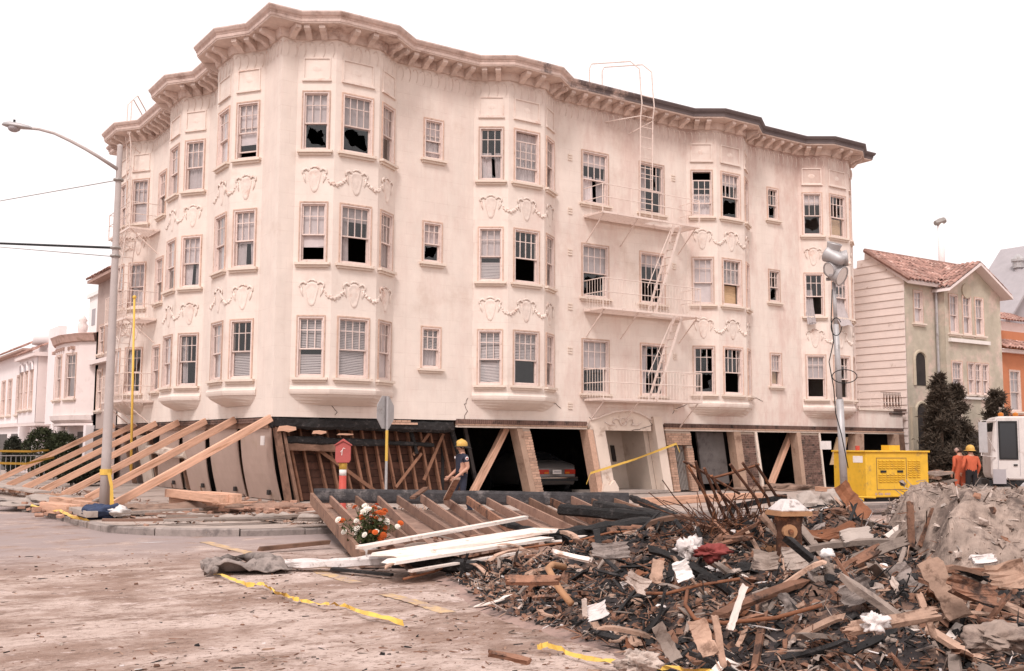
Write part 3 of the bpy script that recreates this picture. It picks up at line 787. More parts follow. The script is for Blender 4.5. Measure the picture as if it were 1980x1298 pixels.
# ---- ornament on the bays --------------------------------------------------
def bay_pt(t, o):
    """unfold: t=0 bay centre, along the bay faces; o outward"""
    c = math.hypot(OW-HW, DB); ax, ay = (OW-HW)/c, DB/c
    s = 1 if t >= 0 else -1; u = abs(t)
    if u <= HW: return Vector((t, -DB-o, 0))
    q = u-HW; return Vector((s*(HW + ax*q + ay*o), -DB + ay*q - ax*o, 0))
def cartouche():
    m = MB()
    prof = [(0.0, 0.33), (0.13, 0.30), (0.20, 0.18), (0.17, 0.02), (0.13, -0.14), (0.10, -0.28), (0.05, -0.36), (0.0, -0.38)]
    ring = prof + [(-x, z) for x, z in prof[-2:0:-1]]
    n = len(ring); vs = []
    for k, o_ in ((1.0, 0.0), (0.94, 0.03), (0.78, 0.033), (0.70, 0.018), (0.4, 0.034)):
        vs += [(x*k, -o_, z*k) for x, z in ring]
    vs.append((0, -0.04, 0))
    fs = [(r_*n+i, r_*n+(i+1) % n, (r_+1)*n+(i+1) % n, (r_+1)*n+i) for r_ in range(4) for i in range(n)]
    fs += [(4*n+i, 4*n+(i+1) % n, 5*n) for i in range(n)]
    m.add(vs, [f[::-1] for f in fs])
    for s in (-1, 1):   # scrolls and ribbon ends
        m.tube([(s*0.15, -0.02, 0.25), (s*0.24, -0.035, 0.32), (s*0.33, -0.035, 0.27), (s*0.34, -0.03, 0.19), (s*0.27, -0.03, 0.17)], [0.03, 0.035, 0.035, 0.03, 0.015], 6)
        m.tube([(s*0.30, -0.015, 0.17), (s*0.28, -0.025, 0.02), (s*0.24, -0.02, -0.10)], [0.03, 0.028, 0.006], 5)
    m.tube([(-0.12, -0.02, 0.31), (-0.05, -0.03, 0.37), (0.05, -0.03, 0.37), (0.12, -0.02, 0.31)], 0.028, 5)
    return m.mesh('cartouche', 'ornament_plaster', smooth=True)
CART = cartouche()
def festoon(side):
    m = MB(); rr = random.Random(3); t0, t1 = 0.28, HW+0.55-0.28
    n = 15
    for i in range(n):
        f = i/(n-1); t = lerp(t0, t1, f); sag = 0.26*(1-(2*f-1)**2)
        rad = 0.035 + 0.03*(1-(2*f-1)**2)
        for q in range(3):
            p = bay_pt(side*(t + rr.uniform(-0.03, 0.03)), -0.012 + rr.uniform(0, 0.018))
            m.ball((p.x, p.y, 0.12 - sag + rr.uniform(-0.04, 0.04)), rad*rr.uniform(0.5, 0.85), 6, 4)
    return m.mesh('festoon', 'ornament_plaster', smooth=True)
FEST = {s: festoon(s) for s in (-1, 1)}
def bay_panel(w, z0, z1):
    m = MB(); t = 0.035
    for x0, x1, a, b in ((-w/2, w/2, z0, z0+t), (-w/2, w/2, z1-t, z1), (-w/2, -w/2+t, z0+t, z1-t), (w/2-t, w/2, z0+t, z1-t)):
        m.box(x0, x1, -0.03, 0.01, a, b)
    m.box(-w/2-0.03, w/2+0.03, -0.06, 0.01, z0-0.05, z0-0.002)
    m.ball((0, 0.012, (z0+z1)/2), 0.11, 12, 8, (1.5, 0.2, 1))
    return m.mesh('panel', 'ornament_plaster')
PAN = {0: bay_panel(0.98, 11.98, 12.62), 1: bay_panel(0.78, 11.98, 12.62)}
cant = math.atan2(DB, OW-HW)
cl = math.hypot(OW-HW, DB)
def bay_trim(Mb, tag_):
    for z in (9.06, 5.82):
        inst('cartouche', CART, apt, Mb @ T(0, -DB, z) @ Matrix.Diagonal((1, .65, 1, 1)))
        for s in (-1, 1):
            p = bay_pt(s*(HW+cl/2), 0); inst('cartouche', CART, apt, Mb @ T(p.x, p.y, z) @ rotz(s*cant) @ Matrix.Diagonal((1, .65, 1, 1)))
            inst('festoon', FEST[s], apt, Mb @ T(0, 0, z))
    inst('panel', PAN[0], apt, Mb @ T(0, -DB, 0))
    for s in (-1, 1):
        p = bay_pt(s*(HW+cl/2), 0); inst('panel', PAN[1], apt, Mb @ T(p.x, p.y, 0) @ rotz(s*cant))
    # bottom lip and coved underside
    inst('bay_base', BASE, apt, Mb)
bp_ = [(-OW, 0.0), (-HW, -DB), (HW, -DB), (OW, 0.0)]
m = MB(); sweep(m, bp_, [(-0.05, 3.0), (0.03, 3.0), (0.05, 3.06), (0.06, 3.13), (0.03, 3.17), (0.015, 3.22), (-0.05, 3.22)])
rings = []
for f, z in ((1.0, 3.02), (0.9, 2.93), (0.66, 2.84), (0.36, 2.76), (0.04, 2.70)):
    rings.append([(-OW*(0.75+0.25*f), 0.01, z), (-HW*(0.9+0.1*f), -DB*f, z), (HW*(0.9+0.1*f), -DB*f, z), (OW*(0.75+0.25*f), 0.01, z)])
vs = [p for r_ in rings for p in r_]
m.add(vs, [(r_*4+i, (r_+1)*4+i, (r_+1)*4+i+1, r_*4+i+1) for r_ in range(4) for i in range(3)])
BASE = m.mesh('bay_base', 'stucco')
for c in RB: bay_trim(T(c, 0, 0), 'R')
for c in LB: bay_trim(T(0, c, 0) @ rotz(-math.pi/2), 'L')

# ---- louvred vents -----------------------------------------------------------
m = MB()
for j in range(3): m.box(-0.085, 0.085, -0.03, 0.005, j*0.085, j*0.085+0.05)
VENT = m.mesh('vent', 'trim_paint')
for u, zz in ((10.27, (11.15, 9.32, 7.92, 6.09, 4.63, 2.80)), (14.96, (11.13, 9.17, 7.91, 4.66, 2.86))):
    for z in zz: inst('vent', VENT, apt, T(u, 0, z))
# ================================================================= crushed ground floor (everything racked to the left at the top)
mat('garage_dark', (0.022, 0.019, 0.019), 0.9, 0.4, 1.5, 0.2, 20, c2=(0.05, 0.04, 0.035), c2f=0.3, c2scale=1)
mat('garage_door', (0.12, 0.105, 0.10), 0.8, 0.2, 2, 0.1, 30, c2=(0.06, 0.05, 0.05), c2f=0.3, c2scale=1.2)
mat('lobby_plaster', (0.56, 0.47, 0.40), 0.85, 0.1, 2, 0.1, 30, c2=(0.38, 0.29, 0.24), c2f=0.25, c2scale=1.0)
mat('cream_plaster', (0.70, 0.585, 0.50), 0.85, 0.08, 2, 0.15, 40, c2=(0.46, 0.34, 0.27), c2f=0.18, c2scale=2.5)
mat('gate_metal', (0.30, 0.27, 0.25), 0.5, 0.15, 6, 0.1, 40, metal=0.3, c2=(0.18, 0.13, 0.11), c2f=0.25, c2scale=4)
def leaned(m, u0, u1, y0, y1, z0, z1, k):
    s = len(m.v); m.box(CX+u0, CX+u1, CY+y0, CY+y1, z0, z1)
    m.map(lambda x, y, z: (x + k*(2.36-z), y, z), s); return m
# shell of the garages
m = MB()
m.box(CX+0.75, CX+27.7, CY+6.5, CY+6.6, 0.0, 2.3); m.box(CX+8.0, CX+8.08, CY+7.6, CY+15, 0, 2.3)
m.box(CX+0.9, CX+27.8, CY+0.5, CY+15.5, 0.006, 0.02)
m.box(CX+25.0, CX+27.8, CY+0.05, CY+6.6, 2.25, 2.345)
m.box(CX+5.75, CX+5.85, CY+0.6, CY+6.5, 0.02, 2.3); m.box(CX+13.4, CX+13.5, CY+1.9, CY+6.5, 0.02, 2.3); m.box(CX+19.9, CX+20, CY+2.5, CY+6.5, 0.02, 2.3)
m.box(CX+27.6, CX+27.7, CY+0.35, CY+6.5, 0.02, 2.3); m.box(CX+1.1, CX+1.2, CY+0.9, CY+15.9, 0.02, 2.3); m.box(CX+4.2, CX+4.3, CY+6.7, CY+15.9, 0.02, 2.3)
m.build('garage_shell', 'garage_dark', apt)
# sill beam carried round under the stucco
m = MB(); m.box(CX+5.95, CX+27.85, CY+0.05, CY+0.4, 2.16, 2.345); m.build('lintel_beam', 'old_wood', apt)

# --- burnt corner: open stud wall with sheathing boards behind
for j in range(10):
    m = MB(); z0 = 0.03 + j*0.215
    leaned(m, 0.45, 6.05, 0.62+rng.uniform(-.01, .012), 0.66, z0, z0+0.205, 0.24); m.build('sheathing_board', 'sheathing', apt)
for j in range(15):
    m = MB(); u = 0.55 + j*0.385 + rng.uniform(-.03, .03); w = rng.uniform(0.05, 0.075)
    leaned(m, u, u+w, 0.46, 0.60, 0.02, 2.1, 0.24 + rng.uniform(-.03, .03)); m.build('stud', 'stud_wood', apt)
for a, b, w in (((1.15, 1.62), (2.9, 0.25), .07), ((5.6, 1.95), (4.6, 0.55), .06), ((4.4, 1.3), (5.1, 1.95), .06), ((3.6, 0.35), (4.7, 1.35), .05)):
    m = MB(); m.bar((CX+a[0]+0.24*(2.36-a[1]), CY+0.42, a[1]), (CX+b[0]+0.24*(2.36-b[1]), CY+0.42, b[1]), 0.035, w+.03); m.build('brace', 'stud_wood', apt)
# corner post and charred headers
m = MB(); leaned(m, 0.05, 0.2, 0.05, 0.25, 0, 2.34, 0.2); leaned(m, 0.25, 0.34, 0.1, 0.2, 0, 2.34, 0.24); m.build('corner_post', 'old_wood', apt)
def rough_beam(name, a, b, w, h, mt, amp=0.03, seg=14, seed=0, par=apt, taper=1.0):
    """beam with a burnt, knobbly surface"""
    m = MB(); a = Vector(a); b = Vector(b); d = (b-a); L_ = d.length; d.normalize()
    r = d.cross(Vector((0, 0, 1))); r = r.normalized() if r.length > 1e-3 else Vector((1, 0, 0)); u = r.cross(d).normalized()
    ring = []; n = 12
    for i in range(n):
        t = 2*math.pi*i/n; c, s = math.cos(t), math.sin(t); k = 1/max(abs(c), abs(s)); ring.append((c*k, s*k))
    vs = []
    for i in range(seg+1):
        f = i/seg; p = a + d*(L_*f); kk = lerp(1, taper, f)
        for x, y in ring:
            q = p + r*(x*w/2*kk) + u*(y*h/2*kk)
            nv = noise.noise(q*2.6 + Vector((seed, 0, 0)))*amp + noise.noise(q*9 + Vector((0, seed, 0)))*amp*0.6
            vs.append(q + (r*x + u*y)*nv + d*(noise.noise(q*6)*amp if i in (0, seg) else 0))
    fs = [(i*n+j, i*n+(j+1) % n, (i+1)*n+(j+1) % n, (i+1)*n+j) for i in range(seg) for j in range(n)] + [tuple(range(n))[::-1], tuple(seg*n+j for j in range(n))]
    m.add(vs, fs)
    if par: return m.build(name, mt, par)
    return m.build(name, mt, None, base=tuple((a+b)/2))
rough_beam('charred_header', (CX+0.05, CY+0.18, 2.2), (CX+5.85, CY+0.18, 2.16), 0.35, 0.34, 'charred_wood', 0.05, 40, 1)
rough_beam('charred_beam', (CX+0.3, CY+0.30, 1.74), (CX+3.6, CY+0.32, 1.66), 0.16, 0.20, 'charred_wood', 0.035, 26, 2)
rough_beam('charred_beam', (CX+3.3, CY+0.32, 1.68), (CX+5.3, CY+0.34, 1.60), 0.12, 0.12, 'charred_wood', 0.02, 18, 3)
rough_beam('burnt_board', (CX+0.25, CY+0.26, 1.54), (CX+2.3, CY+0.30, 1.50), 0.05, 0.2, 'old_wood', 0.02, 14, 4)
rough_beam('charred_stud', (CX+4.5, CY+0.36, 2.1), (CX+4.75, CY+0.36, 1.35), 0.1, 0.1, 'charred_wood', 0.02, 10, 5)
rough_beam('charred_stud', (CX+5.85, CY+0.25, 2.15), (CX+6.35, CY+0.3, 0.9), 0.14, 0.14, 'charred_wood', 0.02, 12, 6)
# torn pale stucco hanging at the edge
for px, py, w, h in ((555, 829, .55, .16), (618, 836, .42, .10), (668, 840, .5, .05)):
    p = on_y(px, py, CY-0.02); m = MB(); r_ = random.Random(px)
    poly = [(p.x-w/2, p.y, p.z-h/2), (p.x-w*.2, p.y, p.z-h*.4), (p.x+w*.1, p.y, p.z-h*.62), (p.x+w/2, p.y, p.z-h*.2), (p.x+w*.48, p.y, p.z+h*.3), (p.x, p.y, p.z+h*.55), (p.x-w*.4, p.y, p.z+h*.4)]
    m.prism(poly, (0, 0.05, 0)); m.build('torn_plaster', 'fir_timber', apt)
# brick courses over the openings (soldier course over a header course)
def brick_course(u0, u1, z0, y=-0.035, mat_='brick_dark', w=0.075, h=0.135, name='brick_course', par=None):
    m = MB(); u = u0
    while u < u1:
        m.box(CX+u, CX+min(u+w-0.012, u1), CY+y-rng.uniform(0, .008), CY+0.06, z0, z0+h); u += w
    o = m.build(name, mat_, par or apt); tag(o, kind='stuff')
for a, b in ((5.9, 10.95), (14.4, 27.88)):
    brick_course(a, b, 2.265); brick_course(a, b, 2.205, -0.075, 'brick_face', 0.21, 0.05)
    m = MB(); m.box(CX+a, CX+b, CY-0.05, CY+0.05, 2.145, 2.20); m.build('lintel_trim', 'trim_paint', apt)
brick_course(3.35, 4.55, 2.2, -0.03, 'brick_face', 0.2, 0.06); brick_course(3.4, 4.3, 2.27, -0.03, 'brick_face', 0.2, 0.06)
m = MB()
y0 = 0.3
while y0 < 16.2:
    m.box(CX-0.04-rng.uniform(0, .008), CX+0.05, CY+y0, CY+y0+0.19, 2.27, 2.33); m.box(CX-0.04, CX+0.05, CY+y0-0.1, CY+y0+0.09, 2.20, 2.26); y0 += 0.2
tag(m.build('brick_course', 'brick_dark', apt), kind='stuff')
m = MB(); m.box(CX+0.02, CX+0.3, CY+0.35, CY+16.2, 2.05, 2.34); m.build('sill_beam', 'old_wood', apt)

# --- brick piers, brick by brick, in racked courses
BRK = {}
def brick(w, d, h, mt='brick_face'):
    k = (round(w, 3), round(d, 3), round(h, 3), mt)
    if k not in BRK:
        m = MB(); m.box(-w/2, w/2, -d/2, d/2, 0, h); BRK[k] = m.mesh('brick', mt)
    return BRK[k]
def brick_pier(name, u0, u1, yf, depth, z0, z1, k, course=0.085, mt='brick_face', core='mortar', cols=None):
    m = MB(); leaned(m, u0+0.012, u1-0.012, yf+0.012, yf+depth, z0, z1, k); pier = m.build(name, core, apt)
    n = int((z1-z0)/course); W = u1-u0
    for j in range(n):
        z = z0 + j*course; off = k*(2.36-(z+course/2))
        c = cols or max(1, round(W/0.23)); cuts = [i/c for i in range(c+1)]
        if j % 2 and c >= 1:
            cuts = [0] + [(i+0.5)/c for i in range(c)] + [1]
        for a, b in zip(cuts, cuts[1:]):
            w = (b-a)*W-0.012; x = u0 + (a+b)/2*W + off
            inst('brick', brick(w, 0.1, course-0.014, mt), pier, T(x + rng.uniform(-.006, .006), yf+0.045+rng.uniform(-.008, .006), z+0.004) @ rotz(rng.uniform(-.02, .02)))
    return pier
brick_pier('brick_pier', 8.28, 8.58, -0.03, 0.4, 0.02, 2.14, 0.27)
m = MB(); leaned(m, 8.06, 8.27, -0.05, 0.38, 0.02, 2.16, 0.27); m.build('pier_casing', 'post_wood', apt)
brick_pier('brick_pier', 14.42, 14.72, -0.03, 0.3, 0.02, 1.62, 0.18)
brick_pier('brick_pier', 15.32, 15.62, -0.03, 0.4, 0.02, 1.62, 0.17)
brick_pier('brick_lintel', 14.42, 15.62, -0.03, 0.3, 1.64, 2.13, 0.12)
brick_pier('brick_panel', 18.12, 18.84, -0.02, 0.3, 0.02, 2.13, 0.15, mt='brick_dark')
brick_pier('brick_panel', 21.42, 22.46, -0.02, 0.3, 0.02, 2.13, 0.13, mt='brick_dark')
for u0, u1, k, mt in ((17.74, 18.1, .17, 'post_wood'), (18.86, 18.98, .17, 'trim_paint'), (21.18, 21.4, .13, 'post_wood'), (22.47, 22.55, .13, 'trim_paint'), (27.2, 27.5, 0.1, 'post_wood'), (27.52, 27.86, .1, 'old_wood')):
    m = MB(); leaned(m, u0, u1, -0.06, 0.3, 0.02, 2.15, k); m.build('door_post', mt, apt)
m = MB(); leaned(m, 24.7, 25.25, -0.06, 0.3, 0.02, 2.15, -0.02); m.build('door_post', 'post_wood', apt)
m = MB(); leaned(m, 24.05, 24.75, 0.2, 0.25, 0.9, 2.0, -0.4); m.build('torn_panel', 'board_tan', apt)
# metal gate with upright bars
m = MB(); k = 0.18
leaned(m, 14.73, 15.31, 0.16, 0.2, 0.05, 1.62, k); gate = m.build('entry_gate', 'gate_metal', apt)
for j in range(8):
    m = MB(); leaned(m, 14.76+j*0.07, 14.79+j*0.07, 0.11, 0.158, 0.06, 1.6, k); m.build('gate_bar', 'gate_metal', gate)
m = MB(); leaned(m, 14.73, 14.78, 0.06, 0.2, 0.05, 1.63, k); leaned(m, 15.26, 15.31, 0.06, 0.2, 0.05, 1.63, k); m.build('gate_frame', 'old_wood', gate)

# --- entrance portal: two racked columns, cracked arched head, lobby wall behind
m = MB(); leaned(m, 11.12, 11.6, -0.12, 0.32, 0.3, 2.14, 0.22); c2 = m.build('entrance_column', 'cream_plaster', apt)
m = MB(); leaned(m, 10.87, 11.1, -0.10, 0.32, 0.02, 2.14, 0.22); m.build('column_return', 'brick_face', c2)
m = MB(); m.prism([(CX+11.5, CY-.2, 0.01), (CX+12.2, CY-.2, 0.01), (CX+12.16, CY-.2, 0.24), (CX+12.0, CY-.2, 0.46), (CX+11.8, CY-.2, 0.30), (CX+11.55, CY-.2, 0.36)], (0, .5, 0)); m.build('broken_plinth', 'cream_plaster', c2)
m = MB(); leaned(m, 13.86, 14.24, -0.12, 0.3, 0.02, 2.62, 0.2); m.build('entrance_column', 'cream_plaster', apt)
m = MB(); arch = [(11.05, 2.12), (13.72, 2.12), (13.72, 2.5), (13.5, 2.6), (13.2, 2.72), (12.85, 2.79), (12.5, 2.79), (12.1, 2.74), (11.7, 2.64), (11.35, 2.52), (11.05, 2.46)]
m.prism([(CX+u, CY-0.1, z) for u, z in arch], (0, 0.2, 0)); ph = m.build('entrance_arch', 'cream_plaster', apt)
m = MB(); m.tube([(CX+u, CY-0.12, z-0.0) for u, z in arch[2:]], 0.035, 6); m.build('arch_moulding', 'ornament_plaster', ph, smooth=True)
m = MB()
for s in (-1, 1):
    c = 12.45
    m.tube([(CX+c+s*.1, CY-.11, 2.3), (CX+c+s*.22, CY-.125, 2.5), (CX+c+s*.4, CY-.125, 2.52), (CX+c+s*.46, CY-.12, 2.4), (CX+c+s*.36, CY-.12, 2.33), (CX+c+s*.6, CY-.115, 2.3), (CX+c+s*.8, CY-.11, 2.4)], 0.022, 6)
m.tube([(CX+12.45+.13*math.cos(a*.6), CY-.115, 2.42+.13*math.sin(a*.6)) for a in range(11)], .02, 6)
m.build('scroll_relief', 'ornament_plaster', ph, smooth=True)
m = MB(); m.box(CX+12.25, CX+13.85, CY+1.5, CY+1.6, 0.02, 2.3)
m.map(lambda x, y, z: (x+0.2*(2.36-z), y, z)); lw = m.build('lobby_wall', 'lobby_plaster', apt)
m = MB(); leaned(m, 13.05, 13.22, 1.46, 1.5, 1.05, 1.62, 0.2); m.build('mailbox_panel', 'room_dark', lw)
m = MB(); leaned(m, 13.65, 13.85, 0.3, 1.5, 0.02, 2.3, 0.2); m.build('lobby_side', 'lobby_plaster', lw)
m = MB(); m.box(CX+11.5, CX+14.4, CY-0.25, CY+1.5, 0.006, 0.10); m.build('entrance_step', 'concrete', apt)
# garage door hanging crooked, pipe columns, wooden props inside the openings
m = MB(); leaned(m, 16.25, 17.6, 0.35, 0.42, 0.25, 2.12, 0.17); gd = m.build('garage_door', 'garage_door', apt)
m = MB(); leaned(m, 12.1-2.0, 12.18-2.0, 2.6, 2.68, 0.02, 2.3, 0.1); m.build('pipe_column', 'grey_metal', apt)
for a, b in (((9.6, 1.5, 2.2), (10.0, 1.5, 0.02)), ((7.0, 1.3, 2.2), (7.55, 1.3, 0.02)), ((19.9, 0.9, 2.2), (20.35, 0.9, 0.02))):
    m = MB(); m.bar((CX+a[0], CY+a[1], a[2]), (CX+b[0], CY+b[1], b[2]), 0.1, 0.12, (1, 0, 0)); m.build('interior_post', 'garage_door', apt)
# --- left front: buckled plywood sheets over the openings
BOT = ((541, 480), (474, 418), (406, 367), (351, 305)); TOP = ((523, 464), (457, 404), (396, 352), (347, 312))
for (b0, b1), (t0, t1) in zip(BOT, TOP):
    yb0, yb1 = on_x(b0, 965, CX+0.62).y, on_x(b1, 960, CX+0.62).y
    yt0, yt1 = on_x(t0, 812, CX+0.03).y, on_x(t1, 812, CX+0.03).y
    m = MB(); n = 9; k = 4; vs = []
    for s_, th in ((0, 0.0), (1, 0.03)):
        for i in range(n+1):
            f = i/n; z = lerp(0.02, 2.25, f); x = CX + 0.62*(1-f) + 0.03 - 0.09*math.sin(math.pi*f)*(1-0.3*f)
            for j in range(k+1):
                g_ = j/k; y = lerp(lerp(yb0, yb1, g_), lerp(yt0, yt1, g_), f)
                vs.append((x + th + 0.02*math.sin(g_*math.pi), y, z))
    w_ = k+1; o_ = (n+1)*w_
    fs = []
    for i in range(n):
        for j in range(k):
            q = i*w_+j; fs += [(q, q+w_, q+w_+1, q+1), (o_+q, o_+q+1, o_+q+w_+1, o_+q+w_)]
        for j in (0, k):
            q = i*w_+j; fs.append((q, q+w_, o_+q+w_, o_+q) if j else (q, o_+q, o_+q+w_, q+w_))
    m.add(vs, fs); ply = m.build('plywood_sheet', 'plywood', apt, smooth=False)
    m = MB(); ym = lerp(yb0, yb1, 0.25); m.box(CX+0.50, CX+0.56, ym-.09, ym+.09, 0.16, 0.30)
    m.build('vent_hole', 'room_dark', ply)
p = on_x(507, 852, CX-0.06); m = MB(); m.box(p.x-0.0, p.x+0.02, p.y-0.14, p.y+0.14, p.z-0.13, p.z+0.13); m.build('posted_notice', 'plastic_white', apt)
for u in (3.6, 5.6, 7.6, 9.1, 10.8, 12.6, 14.4, 16.0):
    m = MB(); leaned(m, 0.08, 0.24, u, u+0.13, 0.02, 2.1, 0.24); m.build('wall_post', 'old_wood', apt)
m = MB(); leaned(m, 0.2, 0.28, 8.9, 10.4, 0.05, 1.9, 0.24); m.build('garage_leaf', 'lobby_plaster', apt)
m = MB(); leaned(m, 0.1, 0.18, 12.9, 14.2, 0.05, 1.9, 0.2); m.build('garage_leaf', 'lobby_plaster', apt)
rough_beam('fallen_lintel', (CX+0.3, CY+8.2, 1.25), (CX+0.2, CY+12.4, 1.4), 0.3, 0.3, 'lobby_plaster', 0.06, 16, 9)
# --- one-storey terrace wing at the right end
m = MB(); m.box(CX+24.97, CX+27.9, CY+0.0, CY+6.5, 2.36, 3.1); ta = m.build('terrace_wall', 'stucco', apt)
m = MB(); m.box(CX+24.97, CX+27.2, CY-0.08, CY+0.25, 3.102, 3.18); m.build('terrace_coping', 'trim_paint', ta)
m = MB(); m.box(CX+27.0, CX+28.0, CY-0.06, CY+0.3, 2.96, 3.098-.06); m.box(CX+27.25, CX+28.05, CY-0.1, CY+0.35, 3.10, 3.2); m.build('broken_coping', 'brick_dark', ta)
m = MB()
for z in (3.45, 3.85): m.tube([(CX+25.1, CY, z), (CX+27.8, CY, z)], 0.012, 5)
for u in (25.1, 25.8, 26.5): m.tube([(CX+u, CY, 3.18), (CX+u, CY, 3.85)], 0.012, 5)
m.build('terrace_railing', 'iron_paint', ta)
m = MB()
for j in range(6):
    u = 26.7 + j*0.2; m.tube([(CX+u, CY+.02, 3.18), (CX+u, CY+.02, 3.88)], 0.013, 5)
    m.tube([(CX+u+.1+.07*math.cos(t), CY+.02, 3.53+.3*math.sin(t)) for t in [i*math.pi/6 for i in range(12)]], 0.012, 4, closed=True)
m.tube([(CX+26.5, CY+.02, 3.88), (CX+27.85, CY+.02, 3.88)], .014, 5)
m.build('iron_grille', 'rusty_iron', ta)

# ================================================================= fire escapes
def fire_escape(name, label, M, u0, u1, levels, proj, stairs, roof_u=None, roofl=True, tall=(1.0, 1.0, 0.95), dense=(True, True, False)):
    """M maps (along, -out, z); built in that frame"""
    fe = empty(name, tuple(M @ Vector((u0, 0, 0))), label, 'fire escape', None)
    base = Vector(WL[fe.name])
    def put(nm, m, par=None):
        m.map(lambda x, y, z: M @ Vector((x, y, z))); return m.build(nm, 'iron_paint', par or fe)
    WLp = WL
    for li, z in enumerate(levels):
        m = MB(); y1 = -proj
        for (a, b) in (((u0, y1), (u1, y1)), ((u0, -0.04), (u1, -0.04)), ((u0, y1), (u0, -0.04)), ((u1, y1), (u1, -0.04))):
            m.bar((*a, z), (*b, z), 0.04, 0.07)
        k = int(proj/0.085); s0, s1 = stairs[li] if stairs[li] else (9e9, 9e9)
        for j in range(1, k):
            y = lerp(y1, -0.04, j/k)
            if s0 < 9e8:
                m.bar((u0, y, z), (s0, y, z), 0.028, 0.05); m.bar((s1, y, z), (u1, y, z), 0.028, 0.05)
                if y > -0.42*proj: m.bar((s0, y, z), (s1, y, z), 0.028, 0.05)
            else: m.bar((u0, y, z), (u1, y, z), 0.028, 0.05)
        pl = put('platform', m)
        for u in (u0+0.1, u0+(u1-u0)*0.36, u1-0.12):
            m = MB(); m.tube([(u, y1+0.06, z-0.03), (u, -0.03, z-0.85)], 0.024, 6); put('bracket', m)
        h = tall[li]
        m = MB(); rail = [(u0, -0.03), (u0, y1), (u1, y1), (u1, -0.03)]
        for hh in (h, h*0.55):
            m.tube([(x, y, z+hh) for x, y in rail], 0.016, 5)
        for x, y in rail[1:3]: m.tube([(x, y, z), (x, y, z+h)], 0.02, 5)
        put('railing', m)
        m = MB(); st = 0.14 if dense[li] else 0.62
        x = u0 + st
        while x < u1-0.05:
            m.tube([(x, y1, z+0.02), (x, y1, z+h)], 0.0095, 4); x += st
        for xx in (u0, u1):
            y = y1 + st
            while y < -0.1: m.tube([(xx, y, z+0.02), (xx, y, z+h)], 0.0095, 4); y += st
        tag(put('balusters', m), kind='stuff')
        if stairs[li]:   # steep stair ladder down to the level below
            zb = levels[li-1]; t0 = stairs[li][1]-0.1; b0 = t0-1.25
            m = MB()
            for yy in (y1+0.12, y1+0.50):
                m.bar((t0, yy, z+0.05), (b0, yy, zb+0.05), 0.025, 0.085, (1, 0, 0))
            for j in range(1, 11):
                f = j/11; m.bar((lerp(t0, b0, f), y1+0.13, lerp(z, zb, f)), (lerp(t0, b0, f), y1+0.49, lerp(z, zb, f)), 0.075, 0.016)
            put('stair_ladder', m)
            m = MB(); m.tube([(t0-0.42, y1+0.10, z+0.0), (b0-0.38, y1+0.10, zb+0.85)], 0.014, 5)
            for f in (0.25, 0.6): m.tube([(lerp(t0, b0, f), y1+0.12, lerp(z, zb, f)), (lerp(t0-0.42, b0-0.38, f), y1+0.10, lerp(z, zb+.85, f))], 0.012, 5)
            put('stair_handrail', m)
    if roof_u is not None:
        z3 = levels[-1]; ww = 0.28; m = MB(); y = -0.80
        for s in (-ww, ww):
            u = roof_u+s
            m.tube([(u, y+0.1, z3+0.05), (u, y+0.02, 12.9), (u, y-.06, 13.35), (u-0.02, y-0.02, 13.9), (u-.05, y+0.0, 14.6), (u-.25, y+0.25, 14.9), (u-1.45, y+0.9, 14.75), (u-1.5, y+0.95, 14.6), (u-1.5, y+.95, 13.7)], 0.022, 6)
        lad = put('roof_ladder', m)
        z = z3+0.4
        while z < 13.8:
            m = MB(); m.tube([(roof_u-ww, y+0.06 if z < 12.9 else y-.03, z), (roof_u+ww, y+0.06 if z < 12.9 else y-.03, z)], 0.014, 5); put('rung', m, lad); z += 0.36
        m = MB(); m.tube([(roof_u-ww, y+0.05, 12.95), (roof_u-ww-0.95, -0.02, 12.75)], 0.02, 5); m.tube([(roof_u+ww, y+0.05, 12.85), (roof_u-ww+.1, -0.02, 12.5)], 0.018, 5); put('ladder_stay', m, lad)
    return fe
fire_escape('fire_escape', 'cream iron fire escape over the arched entrance, with roof ladder and three balconies',
            T(CX, CY, 0), 10.85, 15.25, (3.12, 6.1, 9.3), 1.02, (None, (13.2, 14.6), (13.2, 14.6)), 13.02)
fire_escape('fire_escape', 'cream iron fire escape on the left street front, behind the lamp post',
            T(CX, CY, 0) @ rotz(-math.pi/2), -14.35, -11.35, (3.12, 6.1, 9.4), 1.1, (None, (-13.3, -12.2), (-13.3, -12.2)), -13.2)
# ================================================================= neighbouring houses
mat('house_white', (0.80, 0.72, 0.71), 0.85, 0.06, 1, 0.15, 40, c2=(0.60, 0.50, 0.46), c2f=0.15, c2scale=0.5)
mat('house_cream', (0.73, 0.625, 0.595), 0.85, 0.07, 1, 0.15, 40, c2=(0.50, 0.39, 0.34), c2f=0.2, c2scale=0.6)
mat('house_brown', (0.42, 0.325, 0.29), 0.9, 0.1, 1, 0.15, 40, c2=(0.31, 0.22, 0.19), c2f=0.25, c2scale=0.6)
mat('house_green', (0.45, 0.395, 0.315), 0.9, 0.2, 1.8, 0.3, 40, c2=(0.58, 0.45, 0.385), c2f=0.42, c2scale=0.7)
mat('green_trim', (0.46, 0.39, 0.30), 0.85, 0.12, 3, 0.1, 40)
mat('house_orange', (0.50, 0.19, 0.095), 0.85, 0.1, 1, 0.1, 40, c2=(0.42, 0.15, 0.07), c2f=0.2, c2scale=0.8)
mat('siding_paint', (0.76, 0.64, 0.585), 0.85, 0.07, 2, 0.1, 40, c2=(0.45, 0.33, 0.27), c2f=0.06, c2scale=2.2, rnd=0.03)
mat('roof_tile', (0.33, 0.185, 0.15), 0.85, 0.25, 5, 0.2, 30, c2=(0.50, 0.35, 0.30), c2f=0.25, c2scale=2.5, rnd=0.3)
